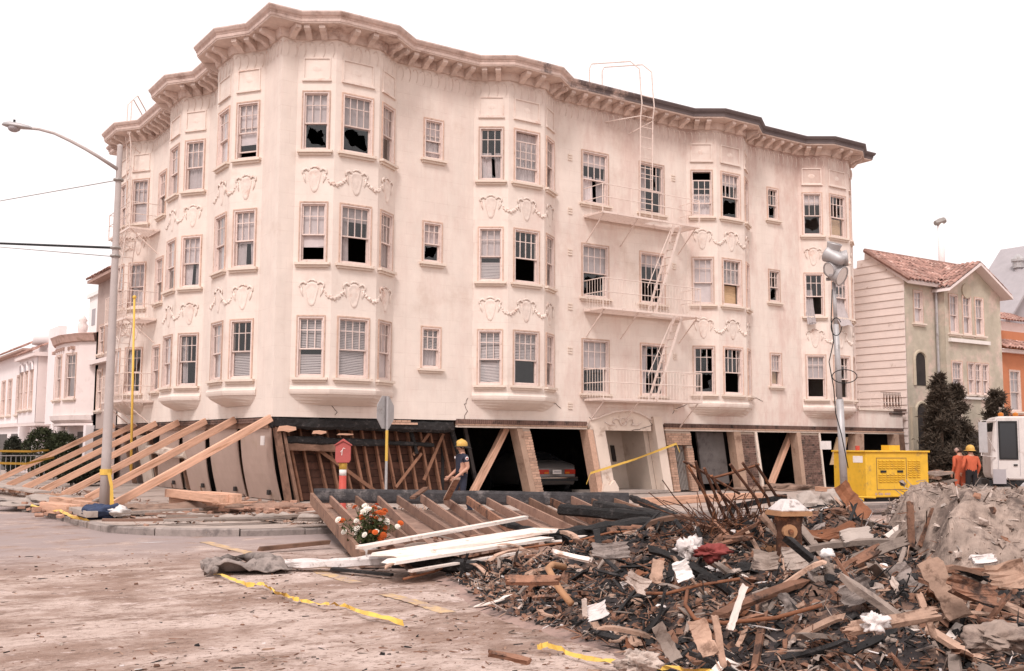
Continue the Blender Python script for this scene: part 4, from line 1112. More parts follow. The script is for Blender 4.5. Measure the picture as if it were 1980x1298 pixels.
mat('slate_grey', (0.36, 0.33, 0.34), 0.8, 0.1, 2, 0.1, 30)
def house(name, M, label, group=None):
    h = empty(name, tuple(M.translation), label, 'house', group); return h
def hput(h, M, m, nm, mt, par=None, smooth=False):
    m.map(lambda x, y, z: M @ Vector((x, y, z))); return m.build(nm, mt, par or h, smooth)
def hwall(h, M, x0, x1, z0, z1, wins, mt, y=0.0, nm='wall', cols=2, side=True):
    """front wall in the house frame with its windows"""
    m = MB(); a = M @ Vector((x0, y, 0)); b = M @ Vector((x1, y, 0))
    facet(m, (a.x, a.y), (b.x, b.y), z0, z1, [(s-x0-w/2, s-x0+w/2, zb, zt) for s, w, zb, zt, *_ in wins])
    o = m.build(nm, mt, h)
    ang = math.atan2((b-a).y, (b-a).x)
    for i, (s, w, zb, zt, *sp) in enumerate(wins):
        p = M @ Vector((s, y, zb)); q = p - Vector(WL[h.name])
        window(T(q.x, q.y, q.z) @ rotz(ang), w, zt-zb, sp[0] if sp else 'C g', int(1000+s*77+zb*13), sp[1] if len(sp) > 1 else cols, False, par=h, rows=2)
    return o
TILE = None
def tiles(h, M, x0, x1, y0, z0, y1, z1, par, course=0.36, pitch=0.24, keep=None):
    """barrel tiles, one by one, on a slope rising from (y0,z0) eave to (y1,z1) ridge"""
    global TILE
    if TILE is None:
        m = MB(); n = 5
        vs = []
        for y_, rr in ((0, 0.115), (0.40, 0.095)):
            for i in range(n+1):
                a = math.pi*i/n; vs.append((rr*math.cos(a), y_, rr*math.sin(a)*0.8))
        m.add(vs, [(i, i+1, n+2+i, n+1+i) for i in range(n)]); TILE = m.mesh('roof_tile', 'roof_tile')
    L_ = math.hypot(y1-y0, z1-z0); ang = math.atan2(z1-z0, y1-y0)
    nx = int((x1-x0)/pitch); ny = max(1, int(round(L_/course)))
    base = Vector(WL[par.name])
    for j in range(ny):
        f = j/ny
        for i in range(nx):
            x = x0 + (i+0.5)*(x1-x0)/nx
            if keep and not keep(x, f): continue
            Mw = T(*(-base)) @ M @ T(x + rng.uniform(-.012, .012), lerp(y0, y1, f), lerp(z0, z1, f) + 0.02 + rng.uniform(0, .015)) @ Matrix.Rotation(ang + rng.uniform(-.03, .03), 4, 'X')
            inst('roof_tile', TILE, par, Mw)
def slab(m, x0, x1, y0, y1, z0, z1): return m.box(x0, x1, y0, y1, z0, z1)

# ---------------- left street, same side, beyond the apartment block
def ML(u_far): return T(CX, CY+u_far, 0) @ rotz(-math.pi/2)
# tall brown house next door
M = ML(20.4); h = house('row_house', M, 'tall dull brown house with tiled eave, hidden half behind the lamp post')
hwall(h, M, 0, 3.9, 0, 8.5, [(1.0, 0.85, 5.4, 6.6, 'N g'), (2.8, 0.85, 5.4, 6.6, 'q g'), (1.0, 0.8, 3.0, 4.7, 'N g'), (2.8, 0.9, 3.0, 4.7, 'C g')], 'house_brown')
m = MB(); m.box(-0.02, 3.9, -0.28, -0.01, 4.95, 5.12); hput(h, M, m, 'moulding', 'house_cream')
m = MB(); m.box(-0.1, 4.0, -0.45, 8, 8.5, 8.62); rf = hput(h, M, m, 'roof', 'soffit_paint')
tiles(h, M, -0.1, 4.0, -0.5, 8.62, 0.6, 9.1, rf)
m = MB(); m.box(0, 3.9, 0.3, 8, 0, 8.5); hput(h, M, m, 'body', 'house_brown')
m = MB(); m.box(0.5, 3.3, -0.05, 0.1, 0, 2.2); hput(h, M, m, 'garage_door', 'room_dark')
# white house with a bowed front
M = ML(26.4); h = house('row_house', M, 'white house with bowed upper bay, dentilled cornice and urn on its roof')
hwall(h, M, 0, 6.6, 0, 6.4, [], 'house_cream')
m = MB(); m.box(0, 6.6, 0.3, 9, 0, 6.2); hput(h, M, m, 'body', 'house_cream')
bow = [(0.5, 0.0), (1.1, -0.55), (2.4, -0.9), (4.2, -0.9), (5.5, -0.55), (6.1, 0.0)]
for (x0, y0), (x1, y1) in zip(bow, bow[1:]):
    a = M @ Vector((x0, y0, 0)); b = M @ Vector((x1, y1, 0)); L_ = (b-a).length; ang = math.atan2((b-a).y, (b-a).x)
    hole = L_ > 1.2
    hw_ = 0.44 if L_ < 1.6 else 0.5
    m = MB(); facet(m, (a.x, a.y), (b.x, b.y), 2.75, 6.1, [(L_/2-hw_, L_/2+hw_, 3.55, 5.5)] if hole else [])
    m.build('bay_wall', 'house_cream', h)
    if hole:
        p = a.lerp(b, 0.5) - Vector(WL[h.name]); window(T(p.x, p.y, 3.55) @ rotz(ang), 2*hw_, 1.95, 'N g', 7+int(x0*9), 2, False, par=h)
bw = [(M @ Vector((*p, 0))).to_2d() for p in bow]
for nm, pr_ in (('cornice', [(-0.05, 5.98), (0.14, 6.02), (0.22, 6.24), (0.27, 6.34), (-0.05, 6.4)]), ('bay_base', [(-0.3, 2.35), (-0.1, 2.45), (0.1, 2.6), (0.14, 2.8), (-0.3, 2.8)])):
    m = MB(); sweep(m, [tuple(p) for p in bw], pr_); m.build(nm, 'house_cream' if nm != 'cornice' else 'soffit_paint', h)
m = MB(); m.prism([(x, y, 2.36) for x, y in bow], (0, 0, 0.1)); m.prism([(x, y, 6.1) for x, y in bow], (0, 0, 0.2)); hput(h, M, m, 'bay_soffit', 'house_cream')
for j in range(9):
    m = MB(); x = 1.35 + j*0.46; y = -0.92 if 2.4 < x < 4.2 else -0.78
    m.box(x-0.1, x+0.1, y-0.06, y+0.2, 5.68, 5.82); hput(h, M, m, 'dentil', 'soffit_paint')
m = MB(); m.lathe([(0.12, 0), (0.08, .1), (0.2, .35), (0.24, .6), (0.14, .75), (0.2, .85), (0.05, 1.1)], 10, (2.5, 0.2, 6.4)); hput(h, M, m, 'urn', 'house_cream', smooth=True)
m = MB(); m.box(4.3, 6.0, 0.6, 2.2, 6.2, 7.0); hput(h, M, m, 'roof_hatch', 'house_cream')
for x in (0.4, 3.1, 6.2):
    m = MB(); m.box(x-0.22, x+0.22, -0.35, 0.1, 0, 2.36); hput(h, M, m, 'column', 'house_white')
m = MB(); m.box(0.7, 2.7, -0.04, 0.1, 0, 2.1); m.box(3.5, 5.9, -0.04, 0.1, 0, 2.1); hput(h, M, m, 'garage_door', 'garage_door')
# white house with arched windows
M = ML(34.9); h = house('row_house', M, 'white stucco house with arched bay windows under a little tiled hood')
hwall(h, M, 0, 9.2, 0, 6.8, [], 'house_white')
m = MB(); m.box(0, 9.2, 0.3, 9, 0, 6.7); hput(h, M, m, 'body', 'house_white')
m = MB(); m.lathe([(1.6, 0), (1.5, 0.5), (1.1, 0.9), (0.4, 1.1), (0.02, 1.15)], 16, (3.4, 1.0, 6.7)); hput(h, M, m, 'dome', 'house_white', smooth=True)
m = MB(); m.box(6.3, 8.6, -0.35, 0.0, 2.5, 7.2); hput(h, M, m, 'tower', 'house_white')
hwall(h, M, 1.0, 5.8, 2.6, 5.9, [(1.7, 0.8, 3.3, 5.3, 'N g', 2), (3.0, 0.8, 3.3, 5.3, 'C g', 2), (4.4, 0.8, 3.3, 5.3, 'N g', 2)], 'house_white', -0.7, 'bay_front')
for x in (1.7, 3.0, 4.4):
    m = MB(); arc = [(x+0.44*math.cos(a), -0.76, 5.28+0.44*math.sin(a)) for a in [math.pi*i/8 for i in range(9)]]
    m.prism(arc, (0, 0.05, 0)); hput(h, M, m, 'arch_light', 'slate_grey'); m = MB(); m.tube(arc, 0.06, 5); hput(h, M, m, 'arch_trim', 'house_white')
m = MB(); m.box(1.0, 5.8, -0.69, -0.01, 2.45, 2.62); m.box(0.8, 6.0, -0.95, -0.01, 5.9, 6.05); m.box(1.0, 1.1, -.7, -.01, 2.6, 5.9); m.box(5.7, 5.8, -.7, -.01, 2.6, 5.9); hput(h, M, m, 'bay_trim', 'house_cream')
m = MB(); m.box(0.8, 6.0, -0.9, 0, 6.05, 6.1); rf = hput(h, M, m, 'hood', 'house_cream'); tiles(h, M, 0.8, 6.0, -1.0, 6.1, 0.0, 6.65, rf, 0.5, 0.3)
for x in (0.4, 4.3, 8.8):
    m = MB(); m.box(x-0.25, x+0.25, -0.5, 0.1, 0, 2.5); hput(h, M, m, 'column', 'house_white')
m = MB(); m.box(0.9, 3.9, -0.04, 0.1, 0, 2.1); m.box(5.0, 8.2, -0.04, 0.1, 0, 2.1); hput(h, M, m, 'garage_door', 'garage_door')
# house at the picture's left edge
M = ML(46.0); h = house('row_house', M, 'white house with red tiled roof edge at the far left of the row')
hwall(h, M, 0, 11.4, 0, 6.6, [(3.0, 1.2, 3.2, 5.3, 'N g'), (5.2, 1.2, 3.2, 5.3, 'q g'), (8.0, 1.3, 3.2, 5.4, 'N g'), (10.0, 1.3, 3.2, 5.4, 'N g')], 'house_white')
m = MB(); m.box(0, 11.4, 0.3, 10, 0, 6.5); hput(h, M, m, 'body', 'house_white')
m = MB(); m.box(-0.2, 11.5, -0.5, 0.3, 6.6, 6.7); rf = hput(h, M, m, 'roof', 'soffit_paint'); tiles(h, M, -0.2, 11.5, -0.55, 6.7, 1.2, 7.6, rf, 0.55, 0.34)
m = MB(); m.box(1.5, 5, -0.04, 0.1, 0, 2.1); m.box(6.5, 10, -0.04, 0.1, 0, 2.1); hput(h, M, m, 'garage_door', 'garage_door')
m = MB(); m.box(-0.1, 11.4, -0.2, 0, 2.5, 2.7); hput(h, M, m, 'band', 'house_cream')
# blocks far behind the row, bleaching flare put into their pale colour
mat('far_flare_pale', (0.80, 0.76, 0.74), 0.9, 0.03, 0.5, 0)
M = T(CX+9, CY+62, 0) @ rotz(-math.pi/2); h = empty('far_building', tuple(M.translation), 'flare bleached stepped building rising behind the left row of houses', 'building')
m = MB(); m.box(0, 15, 0, 10, 0, 13.2); hput(h, M, m, 'wall', 'far_flare_pale'); m = MB(); m.box(2.4, 8.5, 1, 9, 13.2, 16.6); hput(h, M, m, 'tower', 'far_flare_pale')
m = MB(); m.box(-0.2, 15.2, -0.2, 10, 13.2, 13.5); hput(h, M, m, 'parapet', 'far_flare_pale'); m = MB(); m.box(10.5, 11.0, 1, 1.5, 13.5, 15.3); hput(h, M, m, 'chimney', 'house_brown')
for i in range(5):
    for z in (8.6, 10.9): m = MB(); m.box(1.0+i*2.8, 2.1+i*2.8, -0.03, 0.1, z, z+1.3); hput(h, M, m, 'window', 'slate_grey')

# ---------------- right street: green house with tiled gable
GX = 28.3
M = T(CX+GX, CY, 0); h = house('green_house', M, 'peeling olive green house with tiled gable roof and arched doorway', None)
def U(px, py, Y=CY): p = on_y(px, py, Y); return p.x-CX-GX, p.z
hwall(h, M, 0, 2.2, 0, 8.75, [(0.92, 0.62, 6.95, 8.35, 'S g', 2)], 'house_green', nm='wall')
# arched niche and doorway: flat dark sheets with recess shade put into their colour, framed by arches
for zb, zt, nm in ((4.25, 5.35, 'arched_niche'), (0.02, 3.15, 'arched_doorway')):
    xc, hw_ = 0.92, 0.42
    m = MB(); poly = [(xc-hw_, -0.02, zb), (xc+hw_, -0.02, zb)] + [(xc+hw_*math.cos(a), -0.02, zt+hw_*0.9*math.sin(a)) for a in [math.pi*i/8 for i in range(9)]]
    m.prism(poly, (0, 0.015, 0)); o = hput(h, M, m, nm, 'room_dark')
    m = MB(); m.tube([(xc+hw_, -0.03, zb)] + poly[2:] + [(xc-hw_, -0.03, zb)], 0.07, 6); hput(h, M, m, 'arch_trim', 'green_trim')
m = MB(); m.box(0.12, 0.34, -0.12, -0.01, 0, 3.3); m.box(1.52, 1.76, -0.12, -0.01, 0, 3.3); hput(h, M, m, 'pilaster', 'green_trim')
# projecting gabled part
PJ = -0.42
hwall(h, M, 2.2, 6.5, 2.35, 8.75, [(2.85, 0.62, 6.6, 8.3, 'S g', 2), (3.85, 0.62, 6.6, 8.3, 'C g', 2), (4.8, 0.62, 6.6, 8.3, 'C g', 2),
      (2.95, 0.75, 3.95, 5.35, 'S g', 3), (4.0, 0.5, 3.95, 5.35, 'S g', 2), (4.55, 0.5, 3.95, 5.35, 'C g', 2), (5.1, 0.5, 3.95, 5.35, 'S g', 2)], 'house_green', PJ, 'gable_wall')
m = MB(); m.prism([(2.2, PJ, 8.75), (6.5, PJ, 8.75), (4.35, PJ, 9.78)], (0, 0.2, 0)); m.box(2.2, 2.35, PJ+.01, 0, 2.35, 8.75); m.box(6.35, 6.5, PJ+.01, 0, 2.35, 8.75); m.box(2.23, 6.47, PJ+0.02, 0, 2.3, 2.4); hput(h, M, m, 'gable', 'house_green')
m = MB(); m.box(2.4, 5.4, PJ-0.14, PJ-.003, 6.2, 6.36); m.box(2.5, 5.5, PJ-0.1, PJ-.003, 3.72, 3.83); hput(h, M, m, 'window_ledge', 'white_paint')
m = MB(); m.lathe([(0.34, -0.03), (0.34, 0.03)], 14); m.map(lambda x, y, z: (3.85+x, PJ-0.03+z, 8.55+y)); hput(h, M, m, 'gable_roundel', 'green_trim')
m = MB(); m.tube([(2.1, -0.1, 0.2), (2.1, -0.1, 8.6)], 0.06, 6); hput(h, M, m, 'drainpipe', 'grey_metal')
m = MB(); m.box(2.5, 6.2, -0.05, 0.1, 0, 2.2); hput(h, M, m, 'garage_door', 'garage_door')
m = MB(); m.prism([(0, 0, 8.75), (0, 1.75, 10.1), (0, 3.2, 9.0), (0, 11, 9.0), (0, 11, 0), (0, 0.3, 0)], (0.3, 0, 0)); hput(h, M, m, 'side_wall', 'house_white')
m = MB(); m.box(0.3, 6.5, 0.3, 11, 0, 8.7); m.box(6.25, 6.5, 0.01, .4, 0, 8.7); hput(h, M, m, 'body', 'house_green')
z = 0.15
while z < 9.9:       # lapped side boards one by one
    ya = 0.02 if z < 8.5 else 0.02 + (z-8.6)*1.27; yb = 10.9 if z < 8.8 else max(ya+0.2, 3.2-(z-8.95)*1.3)
    m = MB(); m.add([(-0.045, ya, z), (-0.045, yb, z), (-0.012, yb, z+0.33), (-0.012, ya, z+0.33), (0.02, ya, z), (0.02, yb, z), (0.02, yb, z+.33), (0.02, ya, z+.33)], [(0, 3, 2, 1), (0, 1, 5, 4), (0, 4, 7, 3), (1, 2, 6, 5)]); hput(h, M, m, 'siding_board', 'siding_paint'); z += 0.325
m = MB(); m.prism([(-0.15, -0.35, 8.68), (-0.15, 1.8, 10.2), (-0.15, 1.8, 10.08), (-0.15, -0.3, 8.56)], (6.75, 0, 0)); rf = hput(h, M, m, 'roof', 'house_cream')
tiles(h, M, -0.15, 2.15, -0.42, 8.68, 1.75, 10.2, rf)
tiles(h, M, 2.15, 6.6, -0.1, 8.91, 1.75, 10.2, rf)
m = MB(); m.tube([(-0.2, 1.8, 10.26), (6.6, 1.8, 10.26)], 0.11, 7); m.tube([(-.17, -0.42, 8.74), (-.17, 1.8, 10.26)], .1, 6); hput(h, M, m, 'ridge_tiles', 'roof_tile', rf)
for s in (-1, 1):     # the two slopes of the cross gable
    Mg = T(CX+GX+4.35, CY, -0.25) @ rotz(-s*math.pi/2)
    m = MB(); m.prism([(-1.8, -2.35, 8.75), (-1.8, 0.0, 10.06), (-1.8, 0.0, 9.94), (-1.8, -2.45, 8.6)], (2.7, 0, 0)) if s > 0 else m.prism([(-0.9, -2.45, 8.72), (-0.9, 0.0, 10.06), (-0.9, 0.0, 9.94), (-0.9, -2.45, 8.6)], (2.7, 0, 0))
    m.map(lambda x, y, z: Mg @ Vector((x, y, z))); g_ = m.build('gable_roof', 'house_cream', h)
    x0, x1 = (-1.8, 0.9) if s > 0 else (-0.9, 1.8)
    tiles(h, Mg, x0, x1, -2.4, 8.76, -0.05, 10.06, g_)
m = MB(); m.box(-0.3, 1.9, -0.3, 0.1, 0, 0.01); hput(h, M, m, 'doorstep', 'concrete')
# orange house further on
M = T(CX+35.15, CY, 0); h = house('orange_house', M, 'terracotta orange house cut by the right edge, beyond the green house')
hwall(h, M, 0, 8, 0, 6.1, [(1.3, 0.85, 3.3, 5.2, 'S g', 2), (3.4, 0.85, 3.3, 5.2, 'S g', 2)], 'house_orange')
m = MB(); m.box(0, 8, 0.3, 9, 0, 7.1); hput(h, M, m, 'body', 'house_orange')
m = MB(); m.box(-0.1, 8, -0.25, 0.3, 6.0, 6.12); m.box(0, 8, 1.1, 1.4, 6.9, 7.7); hput(h, M, m, 'eave', 'house_cream')
m = MB(); m.box(-0.1, 8, -0.3, 0.2, 6.12, 6.16); rf = hput(h, M, m, 'roof', 'house_cream'); tiles(h, M, 0, 5, -0.5, 6.15, 1.1, 7.05, rf); tiles(h, M, 0, 5, 0.8, 7.7, 2.2, 8.3, rf)
m = MB(); m.box(0.5, 4, -0.05, .1, 0, 2.2); hput(h, M, m, 'garage_door', 'garage_door')
# grey roof behind it with metal flues
e0 = on_y(1946, 616, CY+2.5); r0 = on_y(2030, 478, CY+2.5); hwid = r0.x-e0.x
M = T(e0.x, CY+2.5, 0); h = house('grey_roofed_house', M, 'house with pale grey pitched roof rising behind the orange house')
m = MB(); m.prism([(0, 0, 0), (2*hwid, 0, 0), (2*hwid, 0, e0.z), (hwid, 0, r0.z), (0, 0, e0.z)], (0, 2.6, 0)); hput(h, M, m, 'wall', 'slate_grey')
for sg in (0, 1):
    xa = -.25 if sg == 0 else 2*hwid+.25; m = MB(); m.prism([(xa, -.3, e0.z-.25), (hwid, -.3, r0.z+.12), (hwid, -.3, r0.z+.28), (xa, -.3, e0.z-.1)], (0, 3.1, 0)); hput(h, M, m, 'roof', 'slate_grey')
def flue(px, py_top, py_bot, D, r, label, mt, cap):
    a = at_d(px, py_bot, D); b = at_d(px, py_top, D); b.x, b.y = a.x, a.y
    e = empty('chimney_flue', (a.x, a.y, a.z), label, 'chimney')
    m = MB(); m.tube([a, b], r, 10); m.build('pipe', mt, e, smooth=True)
    m = MB()
    if cap == 'hood':
        m.tube([b + Vector((-0.3, 0.1, 0.0)), b + Vector((0.0, 0, 0.1)), b + Vector((0.22, -.1, 0.2))], [r*0.8, r*1.2, r*1.0], 8)
    else:
        m.lathe([(r*1.7, 0), (r*1.7, 0.12), (r*0.4, 0.4)], 10, (b.x, b.y, b.z)); m.tube([b - Vector((0, 0, .35)), b], r*1.35, 10)
    m.build('cowl', 'gate_metal' if cap == 'hood' else 'grey_metal', e); return e
flue(1823, 430, 560, 55.0, 0.16, 'tall thin pinkish white flue pipe rising behind the green house', 'house_white', 'hood')
flue(1972, 505, 570, (on_y(1972, 560, CY+3.4)-Vector(CAM)).dot(Vector(_fw)), 0.22, 'dark metal chimney flue on the grey roof at the right edge', 'slate_grey', 'cone')

# ================================================================= trees and shrubs
def foliage_mat(name, c):
    m = mat(name, c, 0.8, 0.35, 1.5, 0, rnd=0.0, c2=tuple(v*0.5 for v in c), c2f=0.35, c2scale=2.5)
    return m
foliage_mat('conifer_foliage', (0.068, 0.050, 0.036)); foliage_mat('shrub_foliage', (0.030, 0.036, 0.013)); foliage_mat('hedge_foliage', (0.03, 0.032, 0.02))
mat('bark', (0.11, 0.07, 0.05), 0.95, 0.3, 6, 0.5, 30)
def leaf_cloud(m, n, fn, size, r, needle=False):
    for _ in range(n):
        p, s = fn(r)
        d = Vector((r.uniform(-1, 1), r.uniform(-1, 1), r.uniform(-0.6, 1))).normalized(); e = d.cross(Vector((r.uniform(-1, 1), r.uniform(-1, 1), r.uniform(-1, 1)))).normalized()
        L_ = size*s*r.uniform(0.6, 1.4); w = L_*(0.22 if needle else 0.5)
        p = Vector(p); m.add([p - e*w*0.5, p + d*L_*0.5 + e*w*0.2, p + d*L_, p + d*L_*0.4 + e*w], [(0, 1, 2, 3)])
def conifer(pos, H, rad, seed, label):
    r = random.Random(seed); t = empty('conifer_tree', tuple(pos), label, 'tree', 'dark conifers in front of the right hand houses'); pos = Vector(pos)
    m = MB(); m.tube([pos, pos + Vector((0.05, 0, H*0.5)), pos + Vector((0, 0, H*0.97))], [0.16, 0.1, 0.02], 7); m.build('trunk', 'bark', t)
    br = []
    for i in range(int(90*H/5)):
        f = r.uniform(0.03, 0.98); a = r.uniform(0, 2*math.pi); L_ = rad*(1-f)**0.75*r.uniform(0.65, 1.15)+0.08
        br.append((f*H, a, L_))
    lim = MB(); m = MB()
    for z, a, L_ in br:
        tip = pos + Vector((math.cos(a)*L_, math.sin(a)*L_, z + 0.35*L_)); root = pos + Vector((0, 0, z))
        lim.tube([root, tip], [0.025, 0.006], 4)
        def fn(r, root=root, tip=tip, L_=L_):
            f = r.uniform(0.2, 1.05)**0.7; p = root.lerp(tip, f)
            return p + Vector((r.gauss(0, .07), r.gauss(0, .07), r.gauss(0, .07)))*(0.6+L_), 1.0
        leaf_cloud(m, int(110+190*L_), fn, 0.23, r, True)
    tag(lim.build('limbs', 'bark', t), kind='stuff'); m.build('crown', 'conifer_foliage', t)
for px, H_, rd, sd, lab in ((1820, 4.7, .85, 1, 'tall dark brown conifer by the green house door, left of the pair'), (1852, 4.2, .95, 2, 'bushier dark conifer, right of the pair by the green house'), (1931, 4.1, 0.9, 3, 'small dark conifer between the green and the orange houses')):
    p = on_y(px, 900, CY-1.7); conifer((p.x, p.y, -.05), H_, rd, sd, lab)
def topiary(pos, H, rx, seed, label, mt='shrub_foliage'):
    r = random.Random(seed); t = empty('clipped_shrub', tuple(pos), label, 'shrub', 'clipped shrubs before the left houses'); pos = Vector(pos)
    m = MB(); m.tube([pos, pos+Vector((0, 0, H*.5))], 0.08, 6); m.build('stem', 'bark', t)
    m = MB(); c = pos + Vector((0, 0, H*0.53))
    # dense inner mass then leaf shell with uneven surface
    def fn(r):
        d = Vector((r.gauss(0, 1), r.gauss(0, 1), r.gauss(0, 1))).normalized()
        k = (0.93 + 0.12*noise.noise(d*2.2 + Vector((seed, 0, 0))))*r.uniform(0.55, 1.02)**0.35
        return c + Vector((d.x*rx*k, d.y*rx*k, d.z*H*0.5*k)), 1.0
    leaf_cloud(m, 5200, fn, 0.13, r); m.build('crown', mt, t)
for px, H_, rx_, sd, lab, mt_ in ((79, 2.3, 0.85, 1, 'rounded clipped green shrub, left of the two before the white house', 'shrub_foliage'), (119, 2.05, 0.75, 2, 'rounded clipped green shrub, right of the two before the white house', 'shrub_foliage'), (24, 1.9, 0.5, 3, 'slim dark shrub at the left edge before the white houses', 'hedge_foliage'), (160, 1.0, 0.9, 4, 'low dark hedge shrub behind the timber shores', 'hedge_foliage')):
    p = on_x(px, 900, CX-1.4); topiary((p.x, p.y, -0.02), H_, rx_, sd, lab, mt_)
# ================================================================= street furniture and working gear
def pave_z(x, y):
    """height of the pavement at x, y"""
    d = max(0.0, min(1.0, min((x-KX)/(CX+1-KX), (y-KY)/(CY+1-KY)))); return lerp(ZK, 0.0, d)
def beam_obj(name, a, b, w, h, mt, seed=0, bev=0.006):
    """squared timber with its own lengthwise axis (grain follows it), a little warped and out of square"""
    a = Vector(a); b = Vector(b); d = (b-a); L_ = d.length; d.normalize(); s = d.cross(Vector((0, 0, 1))).normalized(); u = s.cross(d); r = random.Random(seed*31+int(a.x*100))
    m = MB(); n = 6; vs = []; bow = r.uniform(-.03, .03); bow2 = r.uniform(-.02, .02)
    for i in range(n+1):
        f = i/n; e = [r.uniform(-.012, .012) for _ in range(4)]
        for c, (sy, sz) in enumerate(((-1, -1), (1, -1), (1, 1), (-1, 1))): vs.append((-L_/2 + L_*f + (e[c] if i in (0, n) else 0), sy*w/2*(1+r.uniform(-.02, .02)) + bow*4*f*(1-f), sz*h/2*(1+r.uniform(-.02, .02)) + bow2*4*f*(1-f)))
    m.add(vs, [(i*4+j, i*4+(j+1) % 4, (i+1)*4+(j+1) % 4, (i+1)*4+j) for i in range(n) for j in range(4)] + [(3, 2, 1, 0), tuple(n*4+j for j in range(4))])
    c = (a+b)/2; o = inst(name, m.mesh(name, mt), None, Matrix(((d.x, -s.x, u.x, c.x), (d.y, -s.y, u.y, c.y), (d.z, -s.z, u.z, c.z), (0, 0, 0, 1))))
    if bev: q = o.modifiers.new('bevel', 'BEVEL'); q.width = bev; q.segments = 1; q.limit_method = 'ANGLE'
    return o
# ---- lamp post
LX, LY = 6.75, 27.6; lz = pave_z(LX, LY)
lp = empty('street_lamp', (LX, LY, lz), 'tall grey street lamp with curved arm, yellow tape round its base', 'street lamp')
mat('lamp_concrete', (0.44, 0.38, 0.36), 0.8, 0.08, 4, 0.2, 60)
top = on_x(208, 302, LX).z
m = MB(); m.lathe([(0.135, 0), (0.12, 1.5), (0.068, top-lz-0.05), (0.068, top-lz), (0.02, top-lz+.03)], 12, (LX, LY, lz)); m.build('pole', 'lamp_concrete', lp, smooth=True)
D_ = 26.6
armp = [(208, 320), (190, 303), (165, 288), (135, 272), (105, 258), (75, 250), (52, 248)]
dirv = Vector((-_rt[0]*0.94 + 0.0, -_rt[1]*0.94, 0))
def arm_pt(px, py):     # arm runs out over the street, roughly across the view
    p0 = at_d(208, py, 26.7); k = (208-px)
    return at_d(px, py, 26.7 - 0.0*k)
pts = [arm_pt(*q) for q in armp]; pts[0] = Vector((LX, LY, pts[0].z))
m = MB(); m.tube(pts, [0.05, 0.045, 0.042, 0.04, 0.036, 0.034, 0.034], 8); m.build('arm', 'old_wood' if False else 'lamp_concrete', lp, smooth=True)
a = arm_pt(62, 249); b = arm_pt(6, 242); d = (b-a).normalized(); sdv = d.cross(Vector((0, 0, 1))).normalized()
m = MB(); vs = []; prof = [(0.0, 0.04, 0.04), (0.12, 0.10, 0.07), (0.4, 0.15, 0.10), (0.75, 0.17, 0.11), (0.98, 0.13, 0.08), (1.08, 0.04, 0.03)]; n = 12; L_ = (b-a).length
for f, w_, h_ in prof:
    for i in range(n):
        t = 2*math.pi*i/n; q = a + d*(L_*f*0.95) + sdv*(w_*math.cos(t)) + Vector((0, 0, h_*math.sin(t) if math.sin(t) > 0 else h_*0.35*math.sin(t))); vs.append(q)
m.add(vs, [(i*n+j, i*n+(j+1) % n, (i+1)*n+(j+1) % n, (i+1)*n+j) for i in range(len(prof)-1) for j in range(n)] + [tuple(range(n))[::-1], tuple((len(prof)-1)*n+j for j in range(n))])
hd = m.build('lamp_head', 'grey_metal', lp, smooth=True)
m = MB(); q = a + d*(L_*0.62); m.ball((q.x, q.y, q.z-0.04), 0.14, 10, 6, (1.1, 1.1, 0.75)); m.build('lens', 'slate_grey', hd, smooth=True)
m = MB(); m.tube([q + Vector((0, 0, .09)), q + Vector((0, 0, .17))], .03, 6); m.build('photocell', 'black_rubber', hd)
for z_ in (on_x(206, 366, LX).z, on_x(200, 493, LX).z, on_x(198, 509, LX).z):
    m = MB(); m.lathe([(0.12, -0.03), (0.135, 0), (0.12, 0.03)], 10, (LX, LY, z_)); m.build('band', 'gate_metal', lp)
m = MB(); m.lathe([(0.145, on_x(190, 917, LX).z), (0.146, on_x(190, 906, LX).z)], 12, (LX, LY, 0)); m.build('tape_wrap', 'tape_yellow', lp)
m = MB(); z1_, z0_ = on_x(185, 912, LX).z, 0.02
m.add([(LX-.02, LY-.19, z1_), (LX+.07, LY-.18, z1_), (LX+.13, LY-.2, .6), (LX+.06, LY-.21, .55), (LX+.17, LY-.26, z0_), (LX+.06, LY-.28, z0_)], [(0, 1, 2, 3), (3, 2, 4, 5)]); m.build('tape_tail', 'tape_yellow', lp)
def cable(name, a, b, r, label, mt='black_rubber', sag=0.0, cat='cable', n=10):
    a = Vector(a); b = Vector(b); m = MB(); m.tube([a.lerp(b, i/n) - Vector((0, 0, sag*4*(i/n)*(1-i/n))) for i in range(n+1)], r, 6)
    return tag(m.build(name, mt, None, base=tuple(a)), label, cat)
za = on_x(200, 493, LX).z
cable('overhead_cable', (LX, LY, za), at_d(-150, 465, 33.0), 0.034, 'thick dark overhead cable running left from the lamp post')
cable('overhead_cable', (LX, LY, on_x(200, 509, LX).z), at_d(-120, 468, 36.0), 0.012, 'thin cable just under the thick one left of the lamp post', 'gate_metal')
cable('overhead_cable', (LX, LY, on_x(206, 366, LX).z), at_d(-120, 410, 36.0), 0.012, 'thin pale overhead cable high on the left of the lamp post', 'gate_metal')
# yellow pole leaning at the left fire escape
a = on_x(253, 920, CX-1.3); b = on_x(260, 575, CX-1.3)
m = MB(); m.tube([a, b], [0.045, 0.035], 7); m.ball((b.x, b.y, b.z), 0.07, 6, 5)
tag(m.build('yellow_pole', 'tape_yellow', None, base=tuple(a), smooth=True), 'tall thin yellow pole standing before the left fire escape', 'pole')

